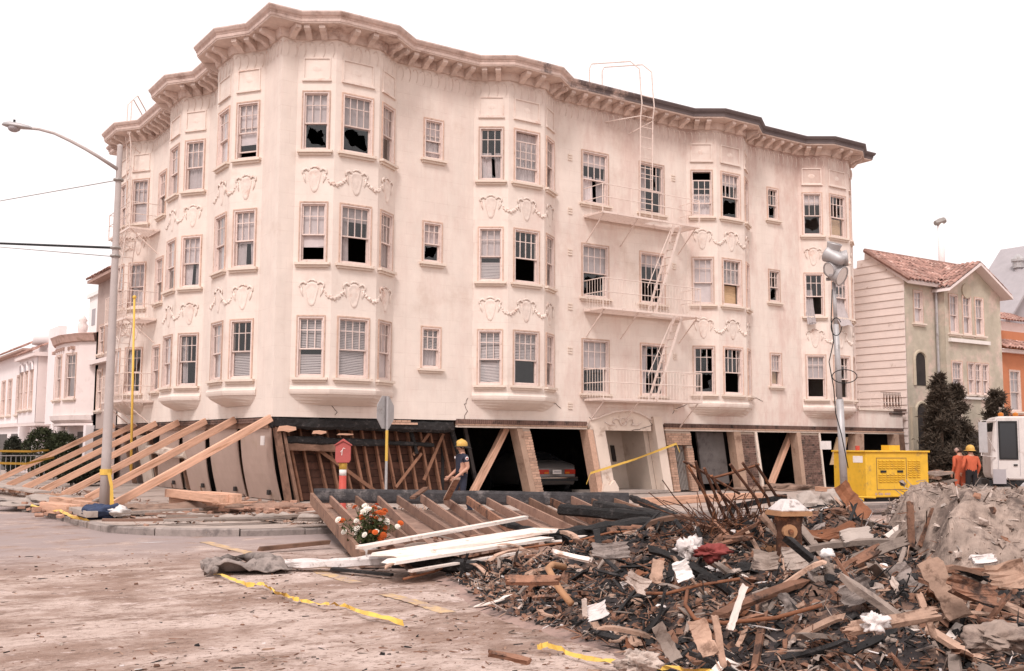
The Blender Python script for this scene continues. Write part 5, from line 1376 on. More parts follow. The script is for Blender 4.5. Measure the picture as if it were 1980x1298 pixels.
# ---- raking timber shores: each one timber plus its foot block
SH = [(522, 27.95), (452, 30.71), (396, 33.31), (342, 36.1), (300, 38.68), (260, 41.36), (218, 44.4)]
ords = ('nearest the corner', 'second from the corner', 'third from the corner', 'fourth from the corner', 'fifth from the corner', 'sixth from the corner', 'farthest from the corner')
for i, (px, y) in enumerate(SH):
    a = Vector((CX-0.06, y, 2.32)); b = Vector((7.15 - 0.15*i*0.3, y + 0.25 + 0.1*i, 0.08))
    o = beam_obj('timber_shore', a, b, 0.20, 0.20, 'fir_timber', i)
    tag(o, 'raking squared timber prop against the left street front, %s' % ords[i], 'timber', 'raking timber shores along the left front')
    m = MB(); m.box(b.x-0.45, b.x+0.12, b.y-0.14, b.y+0.14, -0.06, 0.12); bo = m.build('foot_block', 'fir_timber', None, base=tuple(b), bevel=0.006)
    tag(bo, 'short timber block on the pavement under the foot of the prop %s' % ords[i], 'timber block', 'blocks under the shores')
def timber(px0, py0, px1, py1, z, w, h, label, mt='fir_timber', name='timber', z1=None, cat='timber', bev=0.006, seg=False):
    a = on_z(px0, py0, z); b = on_z(px1, py1, z if z1 is None else z1)
    o = beam_obj(name, a, b, w, h, mt, int(px0), bev); return tag(o, label, cat)
# crib of loose timbers lying on the pavement
timber(328, 953, 432, 965, 0.33, .26, .2, 'upper timber of the pile before the plywood, pointing right')
timber(335, 970, 418, 977, 0.10, .26, .24, 'lower left timber of the pile before the plywood')
timber(375, 958, 458, 964, 0.34, .26, .2, 'upper back timber of the pile before the plywood')
timber(420, 984, 494, 977, 0.04, .26, .2, 'lowest timber of the pile, lying askew on the rubble')
timber(410, 972, 440, 976, 0.10, .26, .2, 'short timber wedged under the pile before the plywood')
timber(-60, 932, 82, 952, 0.14, .5, .06, 'long weathered plank lying on the pavement at the left edge', 'concrete', 'plank', cat='plank')
timber(90, 980, 142, 986, 0.02, .36, .24, 'pale cut timber block on the kerb beside the lamp post')
timber(104, 968, 138, 974, 0.05, .25, .2, 'small timber offcut behind the kerb block')
timber(148, 974, 178, 979, 0.05, .25, .2, 'timber offcut touching the lamp post base')
timber(140, 985, 178, 995, 0.02, .25, .14, 'grey plank end on the kerb beside the lamp post', 'concrete')
timber(1242, 971, 1420, 960, 0.04, .28, .22, 'long pale squared timber on the pavement before the entrance')
timber(1400, 962, 1475, 958, 0.03, .25, .16, 'pinkish timber lying on the pavement before the crooked garage door')
timber(1580, 945, 1650, 950, 0.06, .2, .16, 'timber lying beside the generator trailer')
timber(1485, 916, 1530, 846, 0.05, .2, .2, 'diagonal timber prop in the garage opening left of the dirty brick pier') if False else None
for (p0, p1, lab) in (((912, 945), (978, 835), 'diagonal timber prop in the dark opening beside the firefighter'), ((1488, 918), (1530, 846), 'diagonal timber prop in the garage opening left of the floodlight trailer')):
    a = on_y(*p0, CY+0.45); b = on_y(*p1, CY+0.45); a.z = 0.06
    b = Vector((b.x, b.y, 2.16))
    tag(beam_obj('timber_prop', a, b, 0.2, 0.2, 'fir_timber', 3), lab, 'timber')
# rolled mats of sodden paper along the kerb: grey rolls
def roll(pts, r, label, mt='concrete', name='rolled_mat'):
    pts = [pts[i].lerp(pts[i+1], k/6) + Vector((0, 0, .03*noise.noise(Vector((i*3.1+k*.7, r*9, 0))))) for i in range(len(pts)-1) for k in range(6)]; m = MB(); n = len(pts); m.tube([Vector(p) + Vector((0, 0, 0.01*math.sin(i*2))) for i, p in enumerate(pts)], [r*(0.95+0.35*noise.noise(Vector((i*.6, r*40, 2)))) for i in range(n)], 9)
    return tag(m.build(name, mt, None, base=tuple(pts[0]), smooth=True), label, 'roll')
roll([on_z(px, py, -0.04) for px, py in ((312, 1000), (340, 998), (380, 1001), (420, 1003), (470, 1004), (490, 1003))], 0.10, 'grey sodden roll of carpet lying along the kerb by the timber pile')
roll([on_z(px, py, -0.04) for px, py in ((498, 1003), (540, 1000), (580, 1002), (618, 1005))], 0.11, 'grey sodden roll of carpet along the kerb, nearer the joist frame')
# bundle at the lamp foot
mat('blue_tarp', (0.035, 0.05, 0.10), 0.6, 0.3, 6, 0.4, 25)
def blob(name, c, sx, sy, sz, mt, label, cat, seed=0, amp=0.3, n=14, k=9, group=None, sc=1.5):
    m = MB(); n = max(n, 30); k = max(k, 18); m.ball((0, 0, 0), 1.0, n, k)
    def fn(x, y, z):
        v = Vector((x, y, z)); q = 1 + amp*0.7*(noise.turbulence(v*3.2 + Vector((seed, seed*2.0, 0)), 4, True) - 0.45) + amp*noise.noise(v*sc + Vector((seed*3.1, seed, 0))) + amp*0.5*noise.noise(v*sc*2.7 + Vector((0, seed*2.3, 0)))
        return (c[0]+x*sx*q, c[1]+y*sy*q, c[2]+z*sz*q)
    m.map(fn); return tag(m.build(name, mt, None, base=tuple(c), smooth=True), label, cat, group)
p = on_z(200, 990, 0.05); blob('tarp_bundle', p, 0.42, 0.28, 0.16, 'blue_tarp', 'crumpled dark blue tarpaulin bundle at the lamp post foot', 'tarpaulin', 3, 0.6, 20, 12)
p = on_z(228, 990, 0.05); blob('plastic_sheet', p, 0.26, 0.2, 0.12, 'plastic_white', 'crumpled clear plastic sheet beside the blue bundle', 'plastic sheet', 5, 0.6, 16, 10)

# ---- police tape
def tape(pts, w, label, name='caution_tape', upv=(0, 0, 1), twist=0.0, seed=1):
    r = random.Random(seed); pts = [Vector(p) for p in pts]; dd = []
    for i in range(len(pts)-1):
        for j in range(6): 
            t = j/6; dd.append(pts[i].lerp(pts[i+1], t) + (Vector((r.gauss(0, .012), r.gauss(0, .012), abs(r.gauss(0, .012)))) if twist > 1.5 else Vector((0, 0, 0))))
    dd.append(pts[-1]); m = MB(); vs = []
    for i, p in enumerate(dd):
        a = twist*noise.noise(Vector((i*0.21, seed, 0))) ; u = Vector(upv).normalized()
        d = (dd[min(i+1, len(dd)-1)] - dd[max(i-1, 0)]).normalized(); s = d.cross(u).normalized()
        o = (u*math.cos(a) + s*math.sin(a))*w/2
        vs += [p-o, p+o]
    m.add(vs, [(2*i, 2*i+1, 2*i+3, 2*i+2) for i in range(len(dd)-1)])
    return tag(m.build(name, 'tape_yellow', None, base=tuple(pts[0])), label, 'tape')
a = on_y(1142, 915, CY-0.2); b = on_y(1308, 858, CY-0.2)
tape([a, a.lerp(b, .5)+Vector((0, 0, -.05)), b], 0.075, 'yellow caution tape strung across the arched entrance columns', seed=2, twist=1.0)
tape([b, b+Vector((.12, -.03, -.3))], 0.07, 'loose yellow tape end hanging by the entrance gate', seed=3)
tape([a, a+Vector((-.2, -.03, -.35))], 0.06, 'loose yellow tape end hanging from the left entrance column', seed=4)
ga = [(412, 1110), (440, 1117), (480, 1133), (505, 1130), (530, 1145), (565, 1158), (585, 1163), (630, 1170), (665, 1172), (700, 1187), (780, 1205)]
tape([on_z(px, py, ZS+0.03+0.03*(i % 2)) for i, (px, py) in enumerate(ga)], 0.065, 'yellow caution tape trailing across the dusty street', seed=6, twist=3.0, upv=(.5, .8, .4))
gc = [(60, 978), (110, 988), (150, 1003), (190, 1012), (225, 1020), (280, 1028), (350, 1031), (400, 1033)]
tape([on_z(px, py, ZS+0.05 if px > 150 else -0.02) for px, py in gc], 0.08, 'yellow caution tape lying along the gutter by the lamp post', seed=8, twist=4.0, upv=(.4, .5, .6))
for k, (px, py) in enumerate(((325, 1027), (210, 1012))):
    p = on_z(px, py, ZS+.05); blob('tape_heap', p, 0.28-.1*k, 0.2, 0.045, 'tape_yellow', ('crumpled heap of yellow tape in the gutter', 'small yellow tape scrap on the kerb below the lamp post')[k], 'tape', 8+k, 0.8, 16, 8)
tape([on_z(-60, 868, 1.62+.001) if False else at_d(-30, 872, 40), at_d(60, 873, 42), at_d(120, 869, 45)], 0.08, 'yellow tape strung above the metal barrier at far left', seed=9)
tape([at_d(-30, 895, 36), at_d(50, 897, 38), at_d(105, 884, 42)], 0.08, 'second yellow tape strung low along the metal barrier at far left', seed=10)
# crowd barrier at far left
def barrier(px0, px1, D0, D1, label):
    a = at_d(px0, 925, D0); b = at_d(px1, 925, D1); a.z = b.z = 0.0
    e = empty('crowd_barrier', tuple(a), label, 'barrier', 'metal crowd barriers')
    up = Vector((0, 0, 1)); m = MB()
    m.tube([a+up*.15, a+up*1.08, b+up*1.08, b+up*.15], 0.025, 6, closed=True); m.build('frame', 'grey_metal', e)
    n = 14
    for i in range(1, n):
        m = MB(); p = a.lerp(b, i/n); m.tube([p+up*.15, p+up*1.08], 0.011, 5); m.build('bar', 'grey_metal', e)
    for p in (a.lerp(b, .12), a.lerp(b, .88)):
        m = MB(); d = (b-a).normalized().cross(up)*0.3; m.tube([p-d+up*.02, p+up*.2, p+d+up*.02], 0.02, 5); m.build('foot', 'grey_metal', e)
barrier(-40, 94, 42, 44.5, 'metal crowd barrier with upright bars, left edge'); barrier(98, 150, 46, 50, 'metal crowd barrier farther back, behind the timber shores')

# ---- fire alarm box on its post
mat('alarm_red', (0.42, 0.095, 0.085), 0.5, 0.1, 5, 0.05, 40, c2=(0.36, 0.10, 0.09), c2f=0.15, c2scale=5); mat('safety_red', (0.45, 0.07, 0.05), 0.5, 0.1, 5, 0)
p = at_d(662, 955, 26.2); bx, by = p.x, p.y; bz = pave_z(bx, by)
fa = empty('fire_alarm_box', (bx, by, bz), 'red gabled fire alarm box on a red and white post', 'alarm box')
zb_, zt_ = at_d(662, 895, 26.2).z, at_d(662, 853, 26.2).z
m = MB(); zz = [bz, 0.45, 0.60, zb_-.22, zb_-.10, zb_]
m.lathe([(0.13, bz), (0.13, bz+.1), (0.095, bz+.14), (0.09, at_d(662, 920, 26.2).z)], 12, (bx, by, 0)); m.build('post', 'safety_red', fa, smooth=True)
z1_ = at_d(662, 920, 26.2).z; z2_ = at_d(662, 908, 26.2).z; z3_ = at_d(662, 900, 26.2).z
m = MB(); m.lathe([(0.088, z1_), (0.088, z2_)], 12, (bx, by, 0)); m.build('white_band', 'white_paint', fa, smooth=True)
m = MB(); m.lathe([(0.092, z2_), (0.092, z3_), (0.11, z3_+.02), (.1, zb_)], 12, (bx, by, 0)); m.build('yellow_band', 'tape_yellow', fa, smooth=True)
ca = YAW - math.pi/2 + 0.12
Mb_ = T(bx, by, zb_) @ rotz(ca)
m = MB(); W_, Hh = 0.37, zt_-zb_
m.prism([(-W_/2*.8, -.15, 0), (W_/2*.8, -.15, 0), (W_/2, -.15, .06), (W_/2, -.15, Hh*.8), (0, -.15, Hh), (-W_/2, -.15, Hh*.8), (-W_/2, -.15, .06)], (0, .3, 0))
m.map(lambda x, y, z: Mb_ @ Vector((x, y, z))); m.build('box', 'alarm_red', fa, bevel=.008)
m = MB(); m.prism([(-W_/2-.03, -.18, Hh*.78), (0, -.18, Hh+.0), (W_/2+.03, -.18, Hh*.78), (W_/2+.03, -.18, Hh*.82), (0, -.18, Hh+.06), (-W_/2-.03, -.18, Hh*.82)], (0, .36, 0)); m.map(lambda x, y, z: Mb_ @ Vector((x, y, z))); m.build('roof', 'alarm_red', fa)
m = MB(); m.tube([(-.03, -.156, .18), (-.02, -.158, .30), (.01, -.158, .36), (.05, -.158, .34)], .009, 5); m.tube([(-.03, -.158, .30), (-.06, -.156, .26)], .008, 5); m.map(lambda x, y, z: Mb_ @ Vector((x, y, z))); m.build('door_handle', 'white_paint', fa)
# ---- stop sign seen from behind
p = at_d(746, 960, 27.2); sx, sy = p.x, p.y; szz = pave_z(sx, sy)
ss = empty('stop_sign', (sx, sy, szz), 'grey back of an octagonal stop sign on a yellow banded post', 'sign')
z_ = lambda py: at_d(748, py, 27.2).z
m = MB(); m.tube([(sx, sy, szz), (sx, sy, z_(892))], .035, 8); m.build('post', 'grey_metal', ss)
m = MB(); m.tube([(sx, sy, z_(892)), (sx, sy, z_(832))], .038, 8); m.build('yellow_band', 'tape_yellow', ss)
m = MB(); m.tube([(sx, sy, z_(832)), (sx, sy, z_(766))], .033, 8); m.build('upper_post', 'grey_metal', ss)
zc_ = z_(797); rr = (z_(766)-z_(830))/2/math.cos(math.pi/8); sa = YAW - math.pi/2 + R(66)
Ms = T(sx, sy, zc_) @ rotz(sa)
m = MB(); m.prism([(rr*math.cos(math.pi/8+i*math.pi/4), 0.045, rr*math.sin(math.pi/8+i*math.pi/4)) for i in range(8)], (0, .012, 0)); m.map(lambda x, y, z: Ms @ Vector((x, y, z))); m.build('plate', 'grey_metal', ss)

# ---- parked car in the garage (rear view)
mat('car_grey', (0.16, 0.145, 0.14), 0.3, 0.06, 3, 0, metal=0.4, spec=0.5); mat('car_glass', (0.02, 0.022, 0.025), 0.1, 0.05, 3, 0, spec=0.6)
mat('tail_red', (0.40, 0.03, 0.015), 0.3, 0.1, 20, 0); mat('tail_amber', (0.5, 0.16, 0.02), 0.3, 0.1, 20, 0)
def car():
    p = on_y(1078, 945, CY+1.1); x0, y0 = p.x, CY+1.15
    e = empty('parked_car', (x0, y0, 0.02), 'grey hatchback seen from behind inside the collapsed garage', 'car')
    Mc = T(x0, y0, 0.02) @ rotz(R(-4)); W = 0.80
    # sections along the length (y from rear to front): half width, z bottom, z belt, z roof
    secs = [(0.0, .74, .30, .78, .80), (0.10, .80, .26, .92, .95), (0.35, .82, .25, .98, 1.02), (0.75, .83, .24, .98, 1.10), (1.25, .83, .24, .97, 1.30), (1.6, .83, .24, .97, 1.36), (2.3, .83, .24, .95, 1.36), (2.9, .83, .24, .93, 1.1), (3.3, .82, .24, .90, .92), (4.0, .79, .26, .80, .82), (4.3, .70, .32, .66, .68)]
    m = MB(); vs = []; k = 10
    for y, w, zb, zbelt, zr in secs:
        ww = w*0.80 if zr > zbelt+.06 else w*.9
        half = [(w*.92, zb), (w, zb+.12), (w*1.01, (zb+zbelt)/2), (w*.98, zbelt), (ww, zr-.03), (ww*.5, zr)]
        for x, z in half: vs.append((x, y, z))
        for x, z in half[::-1]: vs.append((-x, y, z))
    n = 12
    fs = [(i*n+j, i*n+(j+1) % n, (i+1)*n+(j+1) % n, (i+1)*n+j) for i in range(len(secs)-1) for j in range(n)] + [tuple(range(n))[::-1], tuple((len(secs)-1)*n+j for j in range(n))]
    m.add(vs, fs)
    def put(nm, mm, mt, par=None, sm=False): mm.map(lambda x, y, z: Mc @ Vector((x, y, z))); return mm.build(nm, mt, par or e, sm)
    body = put('body', m, 'car_grey', sm=True)
    m = MB(); m.add([(-.60, .62, 1.065), (.60, .62, 1.065), (.52, 1.22, 1.315), (-.52, 1.22, 1.315), (-.60, .62, 1.035), (.60, .62, 1.035), (.52, 1.22, 1.285), (-.52, 1.22, 1.285)], [(0, 1, 2, 3), (7, 6, 5, 4), (0, 4, 5, 1), (1, 5, 6, 2), (2, 6, 7, 3), (3, 7, 4, 0)]); put('rear_window', m, 'car_glass')
    for s in (-1, 1):
        m = MB(); m.box(s*.32 if s > 0 else -.74, .74 if s > 0 else -.32, -.02, .06, .63, .78); tl = put('tail_light', m, 'tail_red')
        m = MB(); m.box(s*.34 if s > 0 else -.5, .5 if s > 0 else -.34, -.028, -.0215, .64, .70); put('amber_lens', m, 'tail_amber', tl)
        for y in (0.75, 3.35):
            m = MB(); m.lathe([(.29, -.09), (.3, -.05), (.3, .05), (.29, .09)], 18); m.map(lambda x, yy, z: (s*.76+z, y+x, .29+yy)); w_ = put('wheel', m, 'black_rubber'); 
    m = MB(); m.box(-.80, .80, -.10, .05, .40, .54); bp_o = put('bumper', m, 'black_rubber'); m = MB(); m.box(-.78, .78, -.112, -.101, .49, .52); put('bumper_strip', m, 'chrome', bp_o)
    m = MB(); m.box(-.17, .17, -.035, .0, .63, .77); pl = put('number_plate', m, 'plastic_white')
    m = MB()
    for i in range(6): m.box(-.12+i*.043, -.092+i*.043, -.038, -.0355, .675, .73)
    put('plate_characters', m, 'slate_grey', pl)
car()

# ---- yellow floodlight trailer
def trailer():
    p = at_d(1690, 985, 29.5); D = 29.5
    c = Vector((p.x, p.y, ZS)); e = empty('floodlight_trailer', tuple(c), 'yellow generator trailer with louvred sides and tall floodlight mast', 'trailer')
    # near vertical edge between the two visible faces at px 1677; the long side runs to the right edge, the front face to the left
    ang = YAW - math.pi/2 + R(24)
    e0 = at_d(1676, 955, 29.0); Mt = T(e0.x, e0.y, 0) @ rotz(ang)
    zt = at_d(1680, 875, 29.3).z; zb_ = at_d(1680, 958, 29.3).z - 0.05
    L_, W_ = 2.25, 1.3
    def put(nm, m, mt, par=None, sm=False, bev=0): m.map(lambda x, y, z: Mt @ Vector((x, y, z))); return m.build(nm, mt, par or e, sm, bevel=bev)
    m = MB(); m.prism([(0, 0, zb_), (L_-.75, 0, zb_), (L_-.6, 0, zb_+.22), (L_-.08, 0, zb_+.22), (L_, 0, zb_+.1), (L_, 0, zt), (0, 0, zt)], (0, W_, 0)); body = put('body', m, 'yellow_paint', bev=.02)
    m = MB(); m.box(-.04, L_+.04, -.04, W_+.04, zt, zt+.05); put('lid', m, 'yellow_paint', bev=.01)
    for gi, (xa, xb, n_) in enumerate(((.42, 1.38, 7), (1.48, 1.95, 3))):
        m = MB()
        for j in range(8 if gi else 10):
            z = zt-.22-j*.062
            if not gi and j in (4, 5): continue
            for q in range(n_):
                x = lerp(xa, xb, (q+.1)/n_); xx = lerp(xa, xb, (q+.85)/n_); m.add([(x, -.003, z), (xx, -.003, z), (xx, -.03, z-.02), (x, -.03, z-.02), (x, -.003, z-.035), (xx, -.003, z-.035)], [(0, 1, 2, 3), (3, 2, 5, 4)])
        tag(put('louvres', m, 'yellow_paint', body), kind='stuff')
    m = MB()
    for x0, x1, z0, z1 in ((.36, 1.44, zt-.16, zt-.145), (.36, 1.44, zb_+.2, zb_+.215), (.36, .375, zb_+.2, zt-.15), (1.425, 1.44, zb_+.2, zt-.15)): m.box(x0, x1, -.006, -.001, z0, z1)
    put('door_seam', m, 'old_wood', body)
    for x in (.5, 1.1):
        m = MB(); m.box(x, x+.2, -.02, -.001, zt-.55, zt-.49); put('door_latch', m, 'black_rubber', body)
    # stencilled maker's lettering under the door
    m = MB(); x = .3
    for ch in (1, 0, 1, 1, 0, 1, 1, 1):
        if ch: m.box(x, x+.05, -.004, -.001, zb_+.06, zb_+.12)
        else: m.box(x, x+.05, -.004, -.001, zb_+.085, zb_+.095)
        x += .068
    put('lettering', m, 'soffit_paint', body)
    m = MB(); m.box(-.004, -.001, .12, .5, zt-.28, zt-.1); put('data_plate', m, 'plastic_white', body)
    m = MB(); m.box(-.01, -.001, .9, .95, zt-.75, zt-.2); put('jack_strut', m, 'black_rubber', body)
    for x in (1.32,):
        m = MB(); m.lathe([(.28, -.1), (.31, -.06), (.31, .06), (.28, .1)], 18); m.map(lambda a, b, z: (1.62+a, .12+z, ZS+.31+b)); wh = put('wheel', m, 'black_rubber')
        m = MB(); m.lathe([(.15, -.11), (.16, -.105)], 14); m.map(lambda a, b, z: (1.62+a, .12+z, ZS+.31+b)); put('rim', m, 'yellow_paint', wh)
    m = MB(); m.box(.1, L_-.2, .1, W_-.1, zb_-.12, zb_-.001); put('chassis', m, 'black_rubber')
    m = MB(); m.bar((0, W_*.5, zb_-.06), (-1.15, W_*.5, zb_-.14), .1, .1); m.bar((0, .12, zb_-.06), (-.8, W_*.5, zb_-.1), .07, .08); m.bar((0, W_-.12, zb_-.06), (-.8, W_*.5, zb_-.1), .07, .08); put('drawbar', m, 'yellow_paint')
    m = MB(); m.box(1.3, 1.7, .5, .8, zt+.052, zt+.2); put('exhaust_box', m, 'yellow_paint'); m = MB(); m.tube([(.35, .7, zt+.05), (.35, .7, zt+.18)], .06, 8); put('beacon', m, 'safety_red')
    # mast (world frame, slightly leaning) with lamps and cable loops
    a = at_d(1633, 960, 28.6); b = at_d(1612, 545, 28.9)
    m = MB(); m.tube([a, a.lerp(b, .45)], .105, 8); m.tube([a.lerp(b, .42), a.lerp(b, .8)], .08, 8); m.tube([a.lerp(b, .78), b], .055, 8); mast = m.build('mast', 'grey_metal', e, True)
    rt_ = Vector(_r2); fw_ = Vector(_fw); up_ = Vector((0, 0, 1))
    top = at_d(1612, 540, 28.9)
    m = MB(); m.bar(top - rt_*.2, top + rt_*.25, .08, .08); m.bar(top, top + up_*.75, .08, .08); m.bar(top + up_*.72 - rt_*.25, top + up_*.72 + rt_*.2, .07, .07); m.build('lamp_bar', 'grey_metal', mast)
    def lampo(px, py, dirx, r_, nm='floodlight'):
        c_ = at_d(px, py, 28.7); d = (rt_*dirx[0] + up_*dirx[1] - fw_*dirx[2]).normalized(); m = MB()
        x = d.cross(up_).normalized(); y = x.cross(d); n_ = 16; vs = []
        prof_ = [(-.42, .10), (-.34, .14), (-.22, .17), (-.10, r_*.8), (.08, r_), (.11, r_*1.03), (.10, r_*.9)]
        for t_, rr_ in prof_:
            for i in range(n_): a_ = 2*math.pi*i/n_; vs.append(c_ + d*t_ + x*(rr_*math.cos(a_)) + y*(rr_*math.sin(a_)))
        m.add(vs, [(i*n_+j, i*n_+(j+1) % n_, (i+1)*n_+(j+1) % n_, (i+1)*n_+j) for i in range(len(prof_)-1) for j in range(n_)] + [tuple(range(n_))[::-1]])
        o = m.build(nm, 'grey_metal', mast, True); m = MB(); m.add([c_ + d*.09 + x*(r_*.92*math.cos(2*math.pi*i/n_)) + y*(r_*.92*math.sin(2*math.pi*i/n_)) for i in range(n_)], [tuple(range(n_))]); m.build('lens', 'plastic_white', o)
    lampo(1606, 494, (-.5, .35, -.5), .22); lampo(1622, 532, (.55, -.3, .5), .27); lampo(1630, 500, (.9, .1, .2), .22); lampo(1612, 478, (.2, .9, .3), .2); lampo(1608, 520, (-.7, -.2, .3), .2)
    m = MB()
    def loop(cx_, cy_, rx, ry, k0=0, k1=13):
        m.tube([at_d(cx_+rx*math.cos(2*math.pi*i/24), cy_+ry*math.sin(2*math.pi*i/24), 28.3+.1*math.sin(i*.5)) for i in range(2*k0, 2*k1-1)], .013, 5)
    loop(1633, 728, 24, 13); loop(1617, 632, 10, 17, 0, 12)
    m.tube([at_d(1609, 560, 28.5), at_d(1607, 620, 28.4), at_d(1612, 660, 28.4), at_d(1603, 700, 28.4), at_d(1612, 750, 28.3), at_d(1616, 800, 28.3), at_d(1627, 840, 28.3), at_d(1640, 905, 28.4)], .014, 5)
    m.build('power_cable', 'black_rubber', mast, True)
    m = MB(); m.box(-.1, .1, -.1, .1, 0, .22); q = at_d(1618, 862, 28.6) ; m.map(lambda x, y, z: (q.x+x-.45, q.y+y, q.z+z-.1)); m.build('junction_box', 'plastic_white', mast)
    for dx_ in (-.4,): 
        m = MB(); m.tube([a, Mt @ Vector((.25, -.05, zb_))], .03, 6); m.build('mast_stay', 'yellow_paint', mast)
trailer()

# ---- white truck cab at the right edge
mat('truck_white', (0.60, 0.55, 0.525), 0.5, 0.1, 3, 0.05, 40, c2=(0.40, 0.34, 0.31), c2f=0.22, c2scale=2)
def truck():
    D = 35.5; base = at_d(1945, 950, D); zc = -0.2
    e = empty('utility_truck', (base.x, base.y, zc), 'white truck cab with big wing mirrors, cut by the right edge', 'truck')
    ang = YAW - math.pi/2 - R(17); o0 = at_d(1913, 900, D); Mt = T(o0.x, o0.y, 0) @ rotz(ang)
    def put(nm, m, mt, par=None, sm=False, bev=0): m.map(lambda x, y, z: Mt @ Vector((x, y, z))); return m.build(nm, mt, par or e, sm, bevel=bev)
    zt = at_d(1930, 805, D).z; zb_ = .55
    m = MB(); m.prism([(.12, 0, zb_), (1.75, 0, zb_), (1.75, 0, zt), (.30, 0, zt), (.20, 0, zt-.12), (.05, 0, 1.35), (.05, 0, .75)], (0, 2.2, 0)); cab = put('cab', m, 'truck_white', bev=.05)
    m = MB(); m.box(.36, .84, -.012, .02, 1.28, zt-.22); put('side_window', m, 'car_glass', cab)
    m = MB()
    for x0, x1, z0, z1 in ((.31, .36, 1.22, zt-.16), (.84, .89, 1.22, zt-.16), (.36, .84, 1.22, 1.28), (.36, .84, zt-.22, zt-.16)): m.box(x0, x1, -.03, -.001, z0, z1)
    put('window_surround', m, 'black_rubber', cab)
    m = MB(); m.box(.27, .285, -.008, -.001, .7, zt-.12); m.box(.93, .945, -.008, -.001, .7, zt-.12); put('door_seam', m, 'slate_grey', cab)
    m = MB(); m.box(.74, .86, -.04, -.001, 1.02, 1.07); put('door_handle', m, 'black_rubber', cab)
    m = MB(); m.quad((.085, .15, 1.4), (.085, 2.05, 1.4), (.195, 2.05, zt-.2), (.195, .15, zt-.2)); m.map(lambda x, y, z: (x-.012, y, z)); put('windscreen', m, 'car_glass', cab)
    m = MB(); m.tube([(.25, -.0, zt-.15), (-.25, -.4, zt-.15), (-.28, -.42, 1.35), (.2, -.02, 1.3)], .02, 6); m.tube([(.2, -.02, 1.5), (-.26, -.4, zt-.3)], .015, 5); put('mirror_bracket', m, 'truck_white')
    m = MB(); m.box(-.34, -.08, -.44, -.40, 1.45, zt-.2); put('wing_mirror', m, 'grey_metal')
    m = MB(); m.box(-.02, 1.9, .1, 2.1, .35, .53); m.box(.2, 5.5, .5, 1.7, .5, .72); put('chassis', m, 'black_rubber'); m = MB(); m.box(1.95, 5.0, 0, 2.2, .8, 1.75); put('equipment_body', m, 'truck_white', bev=.04)
    m = MB(); m.tube([(1.6, .15, zt-.4), (1.6, .15, zt+.65)], .06, 8); put('exhaust_stack', m, 'truck_white')
    m = MB(); m.box(.1, .5, -.01, .3, .42, .9); put('step', m, 'slate_grey')
    for x in (1.15, 4.2):
        m = MB(); m.lathe([(.42, -.14), (.48, -.1), (.48, .1), (.42, .14)], 20); m.map(lambda a, b, z: (x+a, .2+z, .26+b)); w = put('wheel', m, 'black_rubber'); m = MB(); m.lathe([(.2, -.16), (.25, -.145)], 14); m.map(lambda a, b, z: (x+a, .2+z, .26+b)); put('hub', m, 'grey_metal', w)
    m = MB(); m.lathe([(.05, 0), (.09, .02), (.09, .1), (.02, .14)], 10, (.45, .3, zt)); put('beacon', m, 'tail_amber'); m = MB(); m.lathe([(.05, 0), (.09, .02), (.09, .1), (.02, .14)], 10, (.9, .3, zt)); put('beacon', m, 'tail_amber')
truck()
# ================================================================= rubble
mat('char_soil', (0.032, 0.026, 0.026), 0.95, 0.5, 6, 0.9, 18, c2=(0.15, 0.09, 0.066), c2f=0.45, c2scale=2.2)
mat('earth', (0.25, 0.165, 0.125), 0.95, 0.3, 4, 0.7, 20, c2=(0.14, 0.09, 0.07), c2f=0.3, c2scale=1.5)
mat('mound_rubble', (0.31, 0.235, 0.195), 0.95, 0.4, 5, 1.0, 16, c2=(0.13, 0.095, 0.08), c2f=0.42, c2scale=2.6)
mat('splinter_pale', (0.41, 0.265, 0.195), 0.85, 0.3, 7, 0.4, 30, c2=(0.17, 0.10, 0.07), c2f=0.36, c2scale=6, rnd=0.25)
mat('splinter_brown', (0.235, 0.12, 0.078), 0.9, 0.4, 7, 0.5, 30, c2=(0.06, 0.037, 0.03), c2f=0.38, c2scale=6, rnd=0.35)
mat('splinter_grey', (0.25, 0.195, 0.165), 0.9, 0.25, 6, 0.4, 30, c2=(0.12, 0.09, 0.08), c2f=0.3, c2scale=4, rnd=0.3)
mat('painted_board', (0.72, 0.63, 0.57), 0.7, 0.12, 5, 0.15, 30, c2=(0.35, 0.22, 0.16), c2f=0.22, c2scale=5, rnd=0.1)
mat('plaster_bit', (0.46, 0.37, 0.32), 0.95, 0.3, 8, 0.5, 40, c2=(0.20, 0.145, 0.12), c2f=0.36, c2scale=4, rnd=0.2)
mat('paper_scrap', (0.64, 0.575, 0.55), 0.8, 0.15, 8, 0.3, 30, c2=(0.30, 0.25, 0.23), c2f=0.3, c2scale=9, rnd=0.12)
mat('red_cloth', (0.22, 0.045, 0.04), 0.9, 0.3, 8, 0.4, 30)
mat('grey_cloth', (0.25, 0.205, 0.185), 0.95, 0.35, 7, 0.6, 40, c2=(0.10, 0.08, 0.072), c2f=0.38, c2scale=4, rnd=0.15)

